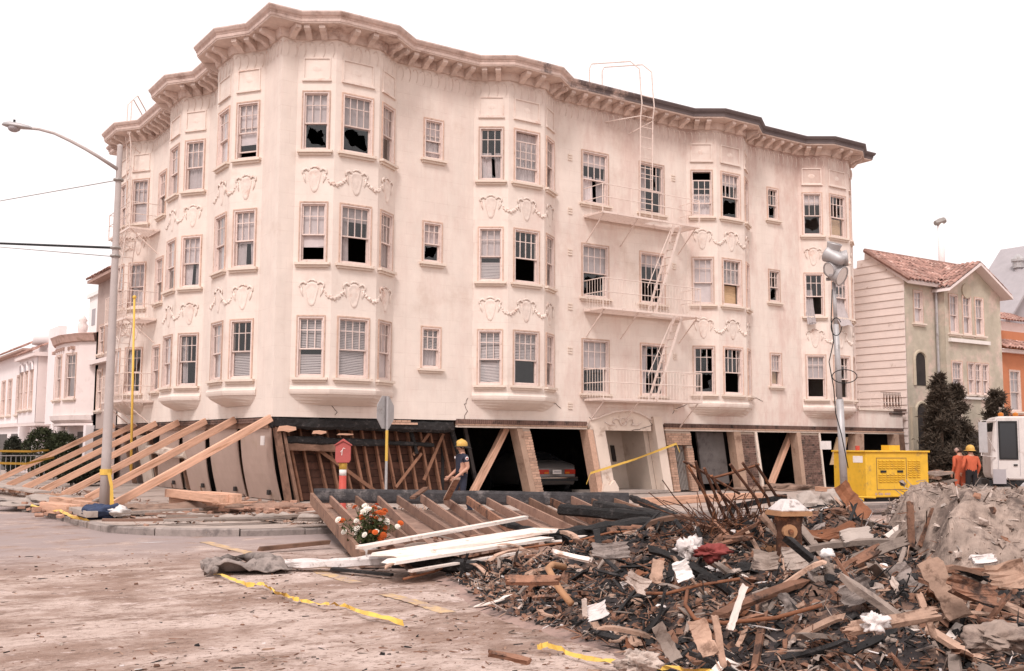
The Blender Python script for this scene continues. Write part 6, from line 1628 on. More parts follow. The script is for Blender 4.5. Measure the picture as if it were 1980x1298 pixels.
def toe_blend(m):
    # ash thins out into tracked brown mud where the heap meets the street
    nt = m.node_tree; N = nt.nodes; L = nt.links; b = N['Principled BSDF']; geo = N.new('ShaderNodeNewGeometry'); sep = N.new('ShaderNodeSeparateXYZ'); L.new(geo.outputs['Position'], sep.inputs[0])
    ns = N.new('ShaderNodeTexNoise'); ns.inputs['Scale'].default_value = 2.2; ns.inputs['Detail'].default_value = 8; ns.inputs['Roughness'].default_value = .75; L.new(geo.outputs['Position'], ns.inputs['Vector'])
    ma = N.new('ShaderNodeMath'); ma.operation = 'MULTIPLY_ADD'; ma.inputs[1].default_value = -.30; L.new(ns.outputs['Fac'], ma.inputs[0]); L.new(sep.outputs[2], ma.inputs[2])
    mr = N.new('ShaderNodeMapRange'); mr.inputs[1].default_value = -.42; mr.inputs[2].default_value = -.30; mr.interpolation_type = 'SMOOTHSTEP'; L.new(ma.outputs[0], mr.inputs[0])
    mm = N.new('ShaderNodeMix'); mm.data_type = 'RGBA'; mm.inputs[6].default_value = (0.34, 0.23, 0.195, 1); L.new(mr.outputs[0], mm.inputs[0]); L.new(b.inputs['Base Color'].links[0].from_socket, mm.inputs[7]); L.new(mm.outputs[2], b.inputs['Base Color'])
toe_blend(MATS['char_soil'])
F2 = Vector((math.cos(YAW), math.sin(YAW))); R2 = Vector((math.sin(YAW), -math.cos(YAW)))
def sstep(a, b, x):
    t = max(0.0, min(1.0, (x-a)/(b-a))); return t*t*(3-2*t)
def interp(x, pts):
    if x <= pts[0][0]: return pts[0][1]
    for (a, b), (c, d) in zip(pts, pts[1:]):
        if x <= c: return b + (d-b)*(x-a)/(c-a)
    return pts[-1][1]
LEFT = [(4.0, 5.3), (7.07, 5.85), (8.5, 6.15), (10.6, 6.45), (14.0, 7.6), (15.5, 9.3), (17, 12.2), (20, 16)]   # y -> x of the heap's left foot
HYD = tuple(at_d(1526, 1060, 11.6).xy)
def heap(x, y, fine=True):
    p = Vector((x, y)); D = p.dot(F2); t = p.dot(R2)/max(D, 1)
    edge = sstep(-0.1, 2.2, x - interp(y, LEFT))
    crest = interp(t, [(-.1, .16), (0, .32), (.1, .56), (.2, .74), (.3, .84), (.36, .62), (.42, .36), (.5, .34)])
    Dc = interp(t, [(0, 12.0), (.2, 13.0), (.3, 13.0), (.5, 11.5)]); De = Dc + interp(t, [(0, 6.5), (.2, 6.5), (.3, 5.5), (.5, 6)])
    front = 0.26 + 0.74*sstep(6.0, Dc, D); back = 1 - sstep(Dc+0.4, De, D)
    h = crest*front*back*edge
    hx, hy = HYD; h *= 1 - .62*math.exp(-(((x-hx+.45)**2+(y-hy+.65)**2)/1.0))
    h += edge*back*.13*(1-2*abs(noise.noise(Vector((x*.95, y*.95, 8)))))*min(1, h/.3)
    if h > 0.002:
        k = min(1, h/0.2)
        h += k*(0.22*noise.noise(Vector((x*.8, y*.8, 1))) + 0.13*noise.noise(Vector((x*2.1, y*2.1, 5))) + (0.05*noise.noise(Vector((x*6, y*6, 2))) if fine else 0))
    return ZS - 0.03 + max(h, 0.0)*1.0 + (0.06*edge*back)
mb = MB(); step = 0.13
xs = [4.8 + step*i for i in range(int(17/step))]; ys = [3.6 + step*i for i in range(int(15.5/step))]
idx = {}; fs = []
for j, y in enumerate(ys):
    for i, x in enumerate(xs):
        z = heap(x, y)
        if z > ZS - 0.035: idx[i, j] = len(mb.v); mb.v.append((x, y, z))
for (i, j) in list(idx):
    q = [idx.get(k) for k in ((i, j), (i+1, j), (i+1, j+1), (i, j+1))]
    if None not in q and max(mb.v[k][2] for k in q) > ZS + 0.005: mb.f.append(tuple(q)); mb.mi.append(0)
tag(mb.build('rubble_heap', 'char_soil', None), 'dark charred rubble and ash heaped over the right foreground', 'rubble', kind='stuff')

rd = random.Random(11)
def heap_pt(tmin, tmax, dmin, dmax, pw=1.0):
    for _ in range(60):
        D = lerp(dmin, dmax, rd.random()**pw); t = rd.uniform(tmin, tmax); p = F2*D + R2*(D*t)
        z = heap(p.x, p.y, False)
        if z > ZS + 0.03: return Vector((p.x, p.y, z))
    return None
# ---- chips: tens of thousands of crumbs that read as texture
def chips(name, n, place, smin, smax, mats, label, weights, tl=.45):
    m = MB()
    for _ in range(n):
        p = place()
        if p is None: continue
        spl = rd.random() < .6; tw = spl and rd.random() < .3
        L_ = lerp(smin, smax, rd.random()**2.8)*(1.0 if spl else .45); w = L_*(rd.uniform(.05, .16) if spl else rd.uniform(.4, .9)); h = (w*rd.uniform(.3, .9) if spl else L_*rd.uniform(.15, .6))
        if tw: L_ = min(L_*2.2 + .06, .5)*(smax/.26 if smax < .2 else 1); w = rd.uniform(.006, .014); h = w
        M_ = T(p.x, p.y, p.z + h*.3) @ rotz(rd.uniform(0, 6.3)) @ Matrix.Rotation(rd.gauss(0, tl), 4, 'Y') @ Matrix.Rotation(rd.gauss(0, .45), 4, 'X')
        s = len(m.v); m.m = rd.choices(range(len(mats)), weights)[0]
        k = rd.uniform(-.3, .3)*w
        vs = [(-L_/2, -w/2, -h/2), (L_/2, -w/2+k, -h/2), (L_*rd.uniform(.3, .5), w/2+k, -h/2), (-L_*rd.uniform(.3, .5), w/2, -h/2)]; vs += [(x*rd.uniform(.6, .97), y*rd.uniform(.4, .95), z+h*rd.uniform(.6, 1.1)) for x, y, z in vs]
        m.add([M_ @ Vector(v) for v in vs], [(4, 5, 6, 7), (0, 1, 5, 4), (1, 2, 6, 5), (2, 3, 7, 6), (3, 0, 4, 7)])
    return tag(m.build(name, mats, None), label, 'debris', kind='stuff')
MC = ['splinter_brown', 'splinter_pale', 'charred_wood', 'splinter_grey', 'plaster_bit', 'paper_scrap']
chips('rubble_crumbs', 40000, lambda: heap_pt(-.17, .53, 5.3, 17.5, .85), .02, .26, MC, 'small splinters and crumbs strewn over the rubble heap', [36, 8, 36, 12, 5, 1.5])
def street_pt():
    D = lerp(5.5, 19, rd.random()**1.5); t = rd.uniform(-.5, .25); p = F2*D + R2*(D*t)
    if p.x > KX-.3 and p.y > KY-.3: return None
    if p.x > interp(p.y, LEFT) + .4: return None
    dens = 0.35 + noise.noise(Vector((p.x*.5, p.y*.5, 9))) + 0.9*sstep(2.5, 0, interp(p.y, LEFT)-p.x)
    if rd.random() > dens: return None
    return Vector((p.x, p.y, gz(p.x, p.y)))
chips('street_litter', 9000, street_pt, .012, .13, MC, 'wood chips and grit tracked over the dusty street', [45, 16, 14, 18, 6, 1], .08)
def pave_pt():
    x = rd.uniform(6.4, 14); y = rd.uniform(21.6, 28.3) if x > 9 else rd.uniform(23, 44)
    if noise.noise(Vector((x*.6, y*.6, 4))) + rd.uniform(-.3, .5) < 0.05: return None
    return Vector((x, y, pave_z(x, y)))
mat('brick_bit', (0.36, 0.22, 0.165), 0.95, 0.3, 8, 0.3, 40, rnd=.2)
chips('pavement_rubble', 7000, pave_pt, .05, .42, ['brick_bit', 'plaster_bit', 'splinter_brown', 'splinter_pale', 'concrete', 'charred_wood'], 'broken brick, mortar and splinters littering the pavement', [36, 15, 20, 14, 10, 5])

# ---- loose pieces one can pick out
def board_mesh(L_, w, h, mt, r, jag=.5, curve=0.0):
    """split board: jagged ends, slight bow and taper"""
    m = MB(); n = 5; vs = []
    ea = [r.uniform(0, jag)*w*2 for _ in range(4)]; eb = [r.uniform(0, jag)*w*2 for _ in range(4)]; tp = r.uniform(.65, 1.0)
    for i in range(n+1):
        f = i/n; k = lerp(1, tp, f); b = curve*(4*f*(1-f))
        for c, (sy, sz) in enumerate(((-1, -1), (1, -1), (1, 1), (-1, 1))):
            x = -L_/2 + L_*f + (ea[c] if i == 0 else 0) - (eb[c] if i == n else 0)
            vs.append((x, sy*w/2*k + r.uniform(-.04, .04)*w, sz*h/2 + b))
    m.add(vs, [(i*4+j, i*4+(j+1) % 4, (i+1)*4+(j+1) % 4, (i+1)*4+j) for i in range(n) for j in range(4)] + [(3, 2, 1, 0), tuple(n*4+j for j in range(4))])
    return m.mesh('splintered_board', mt)
def shard_mesh(s, mt, r):
    """torn, buckled scrap of sheet with ragged edges"""
    m = MB(); n = 7; vs = []; ph = r.uniform(0, 50); asp = r.uniform(.45, .9); cu = r.uniform(-.7, .7)
    for sd in (0, 1):
        for j in range(n+1):
            for i in range(n+1):
                x, y = i/n*2-1, j/n*2-1; e = 1 + .35*noise.noise(Vector((x*1.4+ph, y*1.4, 0))) - .25*abs(x*y)
                z = s*(.28*noise.noise(Vector((x*1.1, y*1.1, ph))) + .14*noise.noise(Vector((x*3, y*3, ph))) + cu*x*x*.5)
                vs.append((x*s*e, y*s*asp*e, z + sd*s*.05))
    w = n+1; o = w*w; fs = []
    for j in range(n):
        for i in range(n): q = j*w+i; fs += [(q, q+w, q+w+1, q+1), (o+q, o+q+1, o+q+w+1, o+q+w)]
        for q, k in ((j*w, w), (j*w+n, w), (j, 1), (n*w+j, 1)): fs.append((q, q+k, o+q+k, o+q))
    m.add(vs, fs); return m.mesh('broken_sheet', mt)
BV = []
for mt, cnt in (('splinter_brown', 8), ('splinter_pale', 6), ('splinter_grey', 5), ('charred_wood', 6), ('painted_board', 3)):
    for _ in range(cnt):
        L_ = lerp(.25, 1.1, rd.random()**1.7); BV.append((mt, board_mesh(L_, rd.uniform(.025, .085), rd.uniform(.012, .04), mt, rd, 1.2, rd.uniform(-.04, .05))))
def settle(p, tilt, lift=0.02):
    e = 0.18; zx = (heap(p.x+e, p.y, False)-heap(p.x-e, p.y, False))/(2*e); zy = (heap(p.x, p.y+e, False)-heap(p.x, p.y-e, False))/(2*e)
    n = Vector((-zx, -zy, 1)).normalized(); q = Vector((0, 0, 1)).rotation_difference(n).to_matrix().to_4x4()
    return T(p.x, p.y, p.z+lift) @ q @ rotz(rd.uniform(0, 6.283)) @ Matrix.Rotation(rd.gauss(0, tilt), 4, 'Y') @ Matrix.Rotation(rd.gauss(0, .3), 4, 'X')
LBW = {'splinter_brown': ('splintered brown stick lying loose in the rubble heap', 'splintered brown sticks in the rubble heap'),
       'splinter_pale': ('fresh pale splintered lath lying in the rubble heap', 'pale splintered laths in the rubble heap'),
       'splinter_grey': ('weathered grey split board lying in the rubble heap', 'weathered grey boards in the rubble heap'),
       'charred_wood': ('charred black stick lying in the rubble heap', 'charred black sticks in the rubble heap'),
       'painted_board': ('broken white painted slat lying in the rubble heap', 'white painted slats in the rubble heap')}
wts = [{'splinter_brown': 1.0, 'splinter_pale': .8, 'splinter_grey': .8, 'charred_wood': .7, 'painted_board': .45}[mt] for mt, _ in BV]
def zone(p):
    q = Vector((p.x, p.y)); D = q.dot(F2); t = q.dot(R2)/D
    if t < .06: return 'at the left toe of the heap'
    if D > 9.6: return 'between the charred beams and the grille' if t < .2 else ('around the hydrant' if t < .31 else 'before the grey mound')
    return 'in the front middle of the heap' if t < .2 else ('in front of the hydrant' if t < .33 else 'in the right foreground')
def tagz(o, lab, grp, cat, p): tag(o, lab.replace('in the rubble heap', zone(p)), cat, grp + ' ' + zone(p))
for i in range(292):
    p = heap_pt(-.13, .52, 6.2, 15.5, .9)
    if p is None: continue
    burnt = zone(p).startswith('between')
    mt, me = rd.choices(BV, [w_*(5 if burnt and m_ == 'charred_wood' else (.35 if burnt else 1)) for w_, (m_, _) in zip(wts, BV)])[0]
    o = inst('splintered_board', me, None, settle(p, .42, .06)); tagz(o, LBW[mt][0], LBW[mt][1].replace(' in the rubble heap', ''), 'board', p)
for i in range(26):      # longer broken timbers jutting out of the heap
    p = heap_pt(.06, .5, 8.2, 13.5, .9); mt = rd.choice(('splinter_brown', 'splinter_brown', 'splinter_pale', 'splinter_grey', 'old_wood', 'charred_wood')); L_ = rd.uniform(.5, 1.15)
    me = board_mesh(L_, rd.uniform(.05, .13), rd.uniform(.02, .06), mt, rd, .9, rd.uniform(-.03, .06)); o = inst('broken_timber', me, None, settle(p, .38, .12))
    tag(o, 'long broken %s timber jutting from the rubble %s' % ({'splinter_brown': 'brown', 'splinter_pale': 'pale', 'splinter_grey': 'grey', 'old_wood': 'dark', 'charred_wood': 'charred'}[mt], zone(p)), 'timber', 'long broken timbers ' + zone(p))
SV = [(mt, shard_mesh(s, mt, rd)) for mt, s in (('plaster_bit', .07), ('plaster_bit', .11), ('splinter_pale', .09), ('grey_cloth', .13), ('rust_sheet', .11), ('paper_scrap', .07), ('paper_scrap', .05), ('splinter_brown', .12), ('splinter_grey', .10), ('charred_wood', .13))]
SLB = {'plaster_bit': ('broken slab of tan plaster lying in the rubble heap', 'plaster slabs in the rubble heap', 'plaster'), 'splinter_pale': ('torn piece of pale fibreboard in the rubble heap', 'fibreboard scraps in the rubble heap', 'board'),
       'grey_cloth': ('torn grey felt scrap in the rubble heap', 'grey felt scraps in the rubble heap', 'felt'), 'rust_sheet': ('torn rusty sheet scrap in the rubble heap', 'rusty sheet scraps in the rubble heap', 'sheet metal'),
       'paper_scrap': ('crumpled white paper scrap in the rubble heap', 'white paper scraps in the rubble heap', 'paper'), 'splinter_brown': ('split brown panel piece in the rubble heap', 'brown panel pieces in the rubble heap', 'panel'), 'splinter_grey': ('torn grey shingle in the rubble heap', 'grey shingles in the rubble heap', 'shingle'), 'charred_wood': ('burnt black roofing scrap in the rubble heap', 'burnt roofing scraps in the rubble heap', 'roofing')}
for i in range(110):
    p = heap_pt(-.10, .52, 6.2, 13.5, .9)
    if p is None: continue
    mt, me = rd.choice(SV); a, b, c = SLB[mt]
    tagz(inst('broken_sheet', me, None, settle(p, .6, .06)), a, b.replace(' in the rubble heap', ''), c, p)
# larger lumps in the right hand mound
MD = lambda r, a=.32: [r*rd.uniform(.8, 1.25), r*rd.uniform(.7, 1.1), r*rd.uniform(.6, .95)]
def lump_mesh(seed):
    m = MB(); m.ball((0, 0, 0), 1.0, 24, 16)
    def fn(x, y, z):
        v = Vector((x, y, z)); c = noise.cell(v*1.7 + Vector((seed*5.0, 0, 0))); q = 1 + .30*noise.noise(v*1.3 + Vector((seed*7.7, 0, 0))) + .22*noise.noise(v*3.1 + Vector((0, seed*3.3, 0))) + .10*noise.noise(v*7.0 + Vector((0, 0, seed))) + .1*c
        return (x*q, y*q, z*q)
    m.map(fn); return m.mesh('rubble_lump', 'mound_rubble', smooth=False)
LM = [lump_mesh(i+1) for i in range(7)]
# continuous body of the mound with strong relief
mb = MB(); n1, n2 = 240, 80; vs = []
for j in range(n2+1):
    for i in range(n1+1):
        px = lerp(1600, 2440, i/n1); f = j/n2; D = lerp(9.6, 19.5, f)
        p = at_d(px, 900, D); x, y = p.x, p.y
        near = lerp(12.6, 10.4, sstep(1700, 1880, px)); prof = sstep(near-.9, near+1.6, D)**.8*(1-sstep(15.5, 19.5, D)); ed = sstep(1640, 1770, px)*(1 - sstep(2160, 2430, px))
        v = Vector((x, y, .3)); rg = 1-abs(noise.noise(v*.95))*2; rg2 = 1-abs(noise.noise(v*2.3 + Vector((5, 0, 0))))*2; rg3 = 1-abs(noise.noise(v*5.2 + Vector((0, 9, 0))))*2
        h = ed*prof*(1.06 + .20*rg + .16*rg2 + .07*rg3 + .035*noise.noise(v*13) + .25*noise.noise(v*.5))
        vs.append((x + ed*prof*.12*noise.noise(v*3+Vector((3, 3, 3))), y + ed*prof*.12*noise.noise(v*3), ZS-.06+max(0, h)))
mb.add(vs, [(j*(n1+1)+i, j*(n1+1)+i+1, (j+1)*(n1+1)+i+1, (j+1)*(n1+1)+i) for j in range(n2) for i in range(n1)])
tag(mb.build('rubble_mound', 'mound_rubble', None), 'grey brown mound of bulldozed concrete and plaster at right', 'rubble', kind='stuff')
MV = [v for v in mb.v if v[2] > ZS+.12]
chips('mound_crumbs', 5000, lambda: Vector(rd.choice(MV)) + Vector((rd.gauss(0, .06), rd.gauss(0, .06), .0)), .03, .26, ['mound_rubble', 'plaster_bit', 'splinter_brown', 'splinter_grey', 'concrete'], 'crumbs of plaster and splinters on the right hand mound', [50, 20, 12, 8, 10])
for i in range(60):
    px = rd.uniform(1700, 2000); f = rd.random(); D = lerp(10.2, 14.5, f); p = at_d(px, 900, D); nr = lerp(12.6, 10.4, sstep(1700, 1880, px))
    zc = ZS + (.9 + .22*rd.random())*sstep(nr-.9, nr+1.6, D)*sstep(1660, 1800, px)
    r = lerp(.06, .24, rd.random()**1.8); me = rd.choice(LM)
    o = inst('rubble_lump', me, None, T(p.x, p.y, max(zc, ZS+.05)) @ Matrix.Rotation(rd.uniform(0, 6), 4, Vector((rd.random(), rd.random(), rd.random()))) @ Matrix.Diagonal((*MD(r), 1)))
    tag(o, 'rough grey brown lump of broken plaster ' + ('high on' if D > 12.3 else 'at the foot of') + ' the right hand mound', 'rubble lump', 'lumps of the right hand mound')

# ---- fallen floor frame: charred rim, joists, boards below
mat('joist_wood', (0.26, 0.155, 0.115), .9, .25, 5, .3, 30, c2=(0.15, 0.085, 0.065), c2f=.3, c2scale=2.5, rnd=.25); mat('lath_plaster', (0.28, 0.18, 0.14), .95, .3, 3, .5, 20, c2=(0.16, 0.095, 0.075), c2f=.4, c2scale=2)
mat('charred_rim_wood', (0.055, 0.05, 0.052), .8, .4, 7, .6, 30, c2=(0.16, 0.14, 0.135), c2f=.3, c2scale=3)
ff_c = on_z(705, 1085, ZS+.12); bl = on_z(607, 962, .48); br = on_z(1215, 968, .40)
ff = empty('floor_frame', tuple(bl), 'fallen floor frame of joists with a long charred rim board', 'floor frame')
rimd = (br-bl); side = ff_c-bl
rough_beam('charred_rim', bl + Vector((0, 0, .04)), br + Vector((0, 0, .02)), .10, .30, 'charred_rim_wood', .012, 40, 12, ff)
m = MB(); m.bar(bl + Vector((-.05, 0, -.02)), ff_c + Vector((-.03, 0, .02)), .07, .24); m.build('edge_board', 'old_wood', ff)
m = MB(); m.quad(bl - Vector((0, 0, .24)), br - Vector((0, 0, .24)), br + side*.9 - Vector((0, 0, .10)), ff_c - Vector((0, 0, .10))); m.build('ceiling_sheet', 'lath_plaster', ff)
for i in range(14):
    f = .05 + i*.07 + rd.uniform(-.012, .012); a = bl + rimd*f; b = a + side*rd.uniform(.62, .97) + Vector((rd.gauss(0, .12), 0, rd.uniform(-.08, .02)))
    up_ = -side.normalized()*rd.choice((.1, .25, .35, .5))
    m = MB(); m.bar(a + up_ + Vector((0, 0, -.02 + rd.uniform(-.03, .05))), b + Vector((0, 0, -.06)), .05, .17); m.build('joist', rd.choice(('joist_wood', 'joist_wood', 'old_wood', 'splinter_brown')), ff)
for q0, q1, w_, h_, mt, lab in (((745, 966), (790, 985), .12, .03, 'splinter_pale', 'pale'),):
    pass
def plank(px0, py0, z0, px1, py1, z1, w, h, mt, label, name='plank', cat='plank', amp=0.0, seed=0, group=None):
    a = on_z(px0, py0, z0); b = on_z(px1, py1, z1)
    if amp: o = rough_beam(name, a, b, w, h, mt, amp, max(8, int((b-a).length/.15)), seed, None); 
    else:
        L_ = (b-a).length; me = board_mesh(L_, w, h, mt, random.Random(int(px0*7+py1)), .25); d = (b-a).normalized()
        s = d.cross(Vector((0, 0, 1))).normalized(); u = s.cross(d); c = (a+b)/2
        o = inst(name, me, None, Matrix(((d.x, -s.x, u.x, c.x), (d.y, -s.y, u.y, c.y), (d.z, -s.z, u.z, c.z), (0, 0, 0, 1))))
    return tag(o, label, cat, group)
plank(690, 1060, .15, 1020, 1000, .42, .16, .05, 'painted_board', 'topmost long cream plank slanting over the joists behind the flowers')
plank(725, 1078, .05, 1072, 1022, .30, .60, .05, 'painted_board', 'broad cream plank below the topmost one, over the joist frame')
plank(745, 1088, .02, 1060, 1040, .2, .36, .04, 'painted_board', 'cream plank with splintered edge lying on the broad one')
plank(705, 1068, .05, 960, 1052, .12, .12, .05, 'old_wood', 'dark stained board under the cream planks')
plank(790, 1105, -.1, 1010, 1068, .05, .10, .03, 'painted_board', 'short white slat lying below the cream planks')
plank(500, 1062, ZS+.08, 640, 1048, ZS+.12, .14, .07, 'old_wood', 'brown plank lying on the street left of the flowers')
plank(640, 1100, ZS+.05, 760, 1112, ZS+.05, .10, .04, 'charred_wood', 'thin dark lath on the street by the white roll')
plank(905, 960, .55, 945, 945, .85, .12, .04, 'splinter_pale', 'loose board stub poking up by the firefighter') if False else None
plank(862, 968, .45, 884, 925, .95, .13, .04, 'splinter_pale', 'upright broken board stub poking up before the firefighter')
plank(795, 965, .5, 826, 942, .72, .13, .04, 'splinter_brown', 'tilted board stub lying over the charred rim')
for i in range(34):
    px, py = rd.uniform(740, 1330), 0; py = lerp(1085, 1025, (px-740)/590) + rd.gauss(0, 14); z = lerp(-.1, .3, (px-740)/590); mt, me = rd.choices(BV, wts)[0]
    q = on_z(px, py, z); o = inst('splintered_board', me, None, T(q.x, q.y, q.z + .05) @ rotz(rd.uniform(0, 6.3)) @ Matrix.Rotation(rd.gauss(0, .15), 4, 'Y') @ Matrix.Scale(1.5, 4))
    tag(o, LBW[mt][0].replace('in the rubble heap', 'over the front of the fallen floor frame'), 'board', LBW[mt][1].replace('in the rubble heap', 'over the fallen floor frame'))
# charred beams
plank(1060, 1040, .15, 1300, 1010, .30, .28, .26, 'charred_wood', 'thick charred beam end beside the cream planks', 'charred_beam', 'beam', .05, 21)
plank(1085, 985, .42, 1420, 1018, .28, .2, .2, 'charred_wood', 'long charred beam sloping right behind the rubble', 'charred_beam', 'beam', .035, 22)
plank(1150, 975, .45, 1300, 1000, .30, .16, .16, 'charred_wood', 'charred beam behind the long one, below the car', 'charred_beam', 'beam', .03, 23)
plank(1220, 962, .42, 1330, 1010, .25, .14, .14, 'charred_wood', 'charred rafter pointing at the entrance', 'charred_beam', 'beam', .025, 24)
plank(770, 1080, ZS+.2, 930, 1098, ZS+.15, .30, .20, 'charred_wood', 'charred log end lying on the street below the cream planks', 'charred_log', 'beam', .06, 25)
plank(1150, 1050, .1, 1290, 1048, .2, .26, .18, 'charred_wood', 'burnt lump of timber in the middle of the rubble', 'charred_log', 'beam', .07, 26)
plank(970, 1010, .3, 1120, 1055, .1, .14, .1, 'charred_wood', 'charred board crossing the cream plank ends', 'charred_beam', 'beam', .02, 27)
# white sheet metal roll on the street, and grey blanket
plank(545, 1092, ZS+.1, 770, 1083, ZS+.16, .26, .12, 'paper_scrap', 'long white wrapped roll lying on the street', 'white_roll', 'roll', .05, 31)
def sheet(name, c, sx, sy, amp, mt, label, cat, seed, rz=0, n=22, lift=.02):
    m = MB(); vs = []
    for j in range(n+1):
        for i in range(n+1):
            x, y = (i/n-.5)*2, (j/n-.5)*2; v = Vector((x*1.3, y*1.3, seed))
            h = amp*abs(noise.noise(v*1.1))*2.2 + amp*.5*abs(noise.noise(v*2.7)); e = 1 + .2*noise.noise(Vector((math.atan2(y, x), seed, 0)))
            vs.append(T(*c) @ rotz(rz) @ Vector((x*sx*e, y*sy*e, lift + h)))
    m.add(vs, [(j*(n+1)+i, j*(n+1)+i+1, (j+1)*(n+1)+i+1, (j+1)*(n+1)+i) for j in range(n) for i in range(n)])
    o = m.build(name, mt, None, True, base=tuple(c)); md = o.modifiers.new('thick', 'SOLIDIFY'); md.thickness = .012; return tag(o, label, cat)
p = on_z(475, 1108, ZS); sheet('grey_blanket', p, .62, .38, .16, 'grey_cloth', 'crumpled grey blanket lying on the street with yellow tape', 'blanket', 4.3, YAW-1.2)
m = MB(); q = [on_z(px, py, ZS+.10+.05*math.sin(i*2.0)) for i, (px, py) in enumerate(((415, 1105), (418, 1090), (440, 1082), (480, 1078), (520, 1080), (545, 1095)))]; m.tube(q, [.04, .07, .09, .08, .09, .05], 8); tag(m.build('blanket_roll', 'grey_cloth', None, True, base=tuple(q[0])), 'rolled edge of the grey blanket on the street', 'blanket')
# ---- rusty pipes and conduit
def pipe(pts, r, label, mt='rust_sheet', name='rusty_pipe', n=8):
    q = [Vector(p) for p in pts]; 
    m = MB(); m.tube(q, r, n); return tag(m.build(name, mt, None, True, base=tuple(q[0])), label, 'pipe')
mat('pipe_tan', (0.40, 0.21, 0.11), 0.7, 0.2, 8, 0.2, 30, c2=(0.25, 0.11, 0.05), c2f=.3, c2scale=4)
pipe([on_z(1092, 1097, .32), on_z(1068, 1092, .36), on_z(1060, 1100, .34), on_z(1082, 1140, .20), on_z(1105, 1168, .08)], .036, 'bent tan gas pipe with elbow standing in the rubble', 'pipe_tan')
pipe([on_z(1292, 1084, .30), on_z(1412, 1081, .33)], .045, 'straight rusty pipe lying across the rubble', n=10)
pipe([on_z(1456, 1071, .42), on_z(1545, 1066, .45)], .085, 'short wide rusty tube lying beside the iron grille', 'pipe_tan', n=12)
pipe([on_z(780, 1120, ZS+.06), on_z(840, 1105, ZS+.1), on_z(900, 1080, -.05), on_z(1000, 1062, .08), on_z(1120, 1045, .2), on_z(1180, 1030, .3), on_z(1260, 1025, .32)], .018, 'long thin bent conduit trailing over the planks', 'rust_sheet')
pipe([on_z(1240, 1147, .2), on_z(1290, 1148, .25), on_z(1350, 1132, .32), on_z(1440, 1118, .36), on_z(1475, 1128, .36), on_z(1430, 1152, .25), on_z(1410, 1170, .2)], .016, 'looped rusty conduit in the middle of the rubble', 'rust_sheet')
pipe([on_z(1330, 1135, .3), on_z(1325, 1170, .2), on_z(1345, 1198, .12), on_z(1400, 1205, .12), on_z(1500, 1195, .18), on_z(1590, 1170, .3)], .018, 'long curved rusty conduit lower in the rubble', 'rust_sheet')
pipe([on_z(840, 1045, .1), on_z(870, 1062, .04), on_z(915, 1084, -.05)], .02, 'thin brown stick leaning on the cream planks', 'splinter_brown')
# ---- rusty iron grille, bent over
def grille():
    D = 12.6; a = at_d(1395, 985, D+.5); b = at_d(1520, 960, D+.9)
    e = empty('iron_grille', tuple(Vector((a.x, a.y, ZS+.3))), 'bent rusty iron window grille standing in the rubble', 'grille')
    m = MB(); m.bar(a, b, .04, .065); m.build('cross_rail', 'charred_wood', e)
    a2 = at_d(1322, 893, D+.2); b2 = at_d(1340, 902, D+.3); c2 = at_d(1430, 955, D+.6)
    m = MB(); m.tube([a2, b2, c2], .018, 5); m.build('top_rail', 'rusty_iron', e)
    segs = [((1345, 892), (1372, 985), (1420, 1085)), ((1362, 905), (1395, 985), (1440, 1085)), ((1412, 898), (1465, 968), (1500, 1075)), ((1436, 895), (1484, 963), (1515, 1070)), ((1462, 898), (1500, 958), (1520, 960)), ((1330, 900), (1380, 985), (1405, 1075)), ((1376, 920), (1410, 985), (1460, 1085)), ((1388, 950), (1425, 985), (1478, 1080)), ((1440, 972), (1450, 1000), (1490, 1080))]
    for i, s in enumerate(segs):
        m = MB(); m.tube([at_d(px, py, D + .25*j - .05*(i % 3)) for j, (px, py) in enumerate(s)], .019, 5); m.build('bar', 'rusty_iron', e)
    m = MB(); m.tube([at_d(1375, 925, D+.1), at_d(1425, 912, D+.15), at_d(1468, 898, D+.2)], .016, 5); m.build('mid_rail', 'rust_sheet', e)
grille()
# dense tangle of rusty wire beside it
m = MB()
for i in range(150):
    c = at_d(rd.gauss(1390, 34), rd.gauss(1045, 16), 12.3 + rd.uniform(-.3, .5)); q = [c]
    d = Vector((rd.gauss(0, .45), rd.gauss(0, .45), rd.gauss(.25, .4)))
    for _ in range(4): q.append(q[-1] + d*.13); d = d + Vector((rd.gauss(0, .5), rd.gauss(0, .5), rd.gauss(0, .4)))
    m.tube(q, .006, 4)
tag(m.build('wire_tangle', 'rusty_iron', None), 'tangle of rusty wire mesh at the foot of the iron grille', 'wire', kind='stuff')
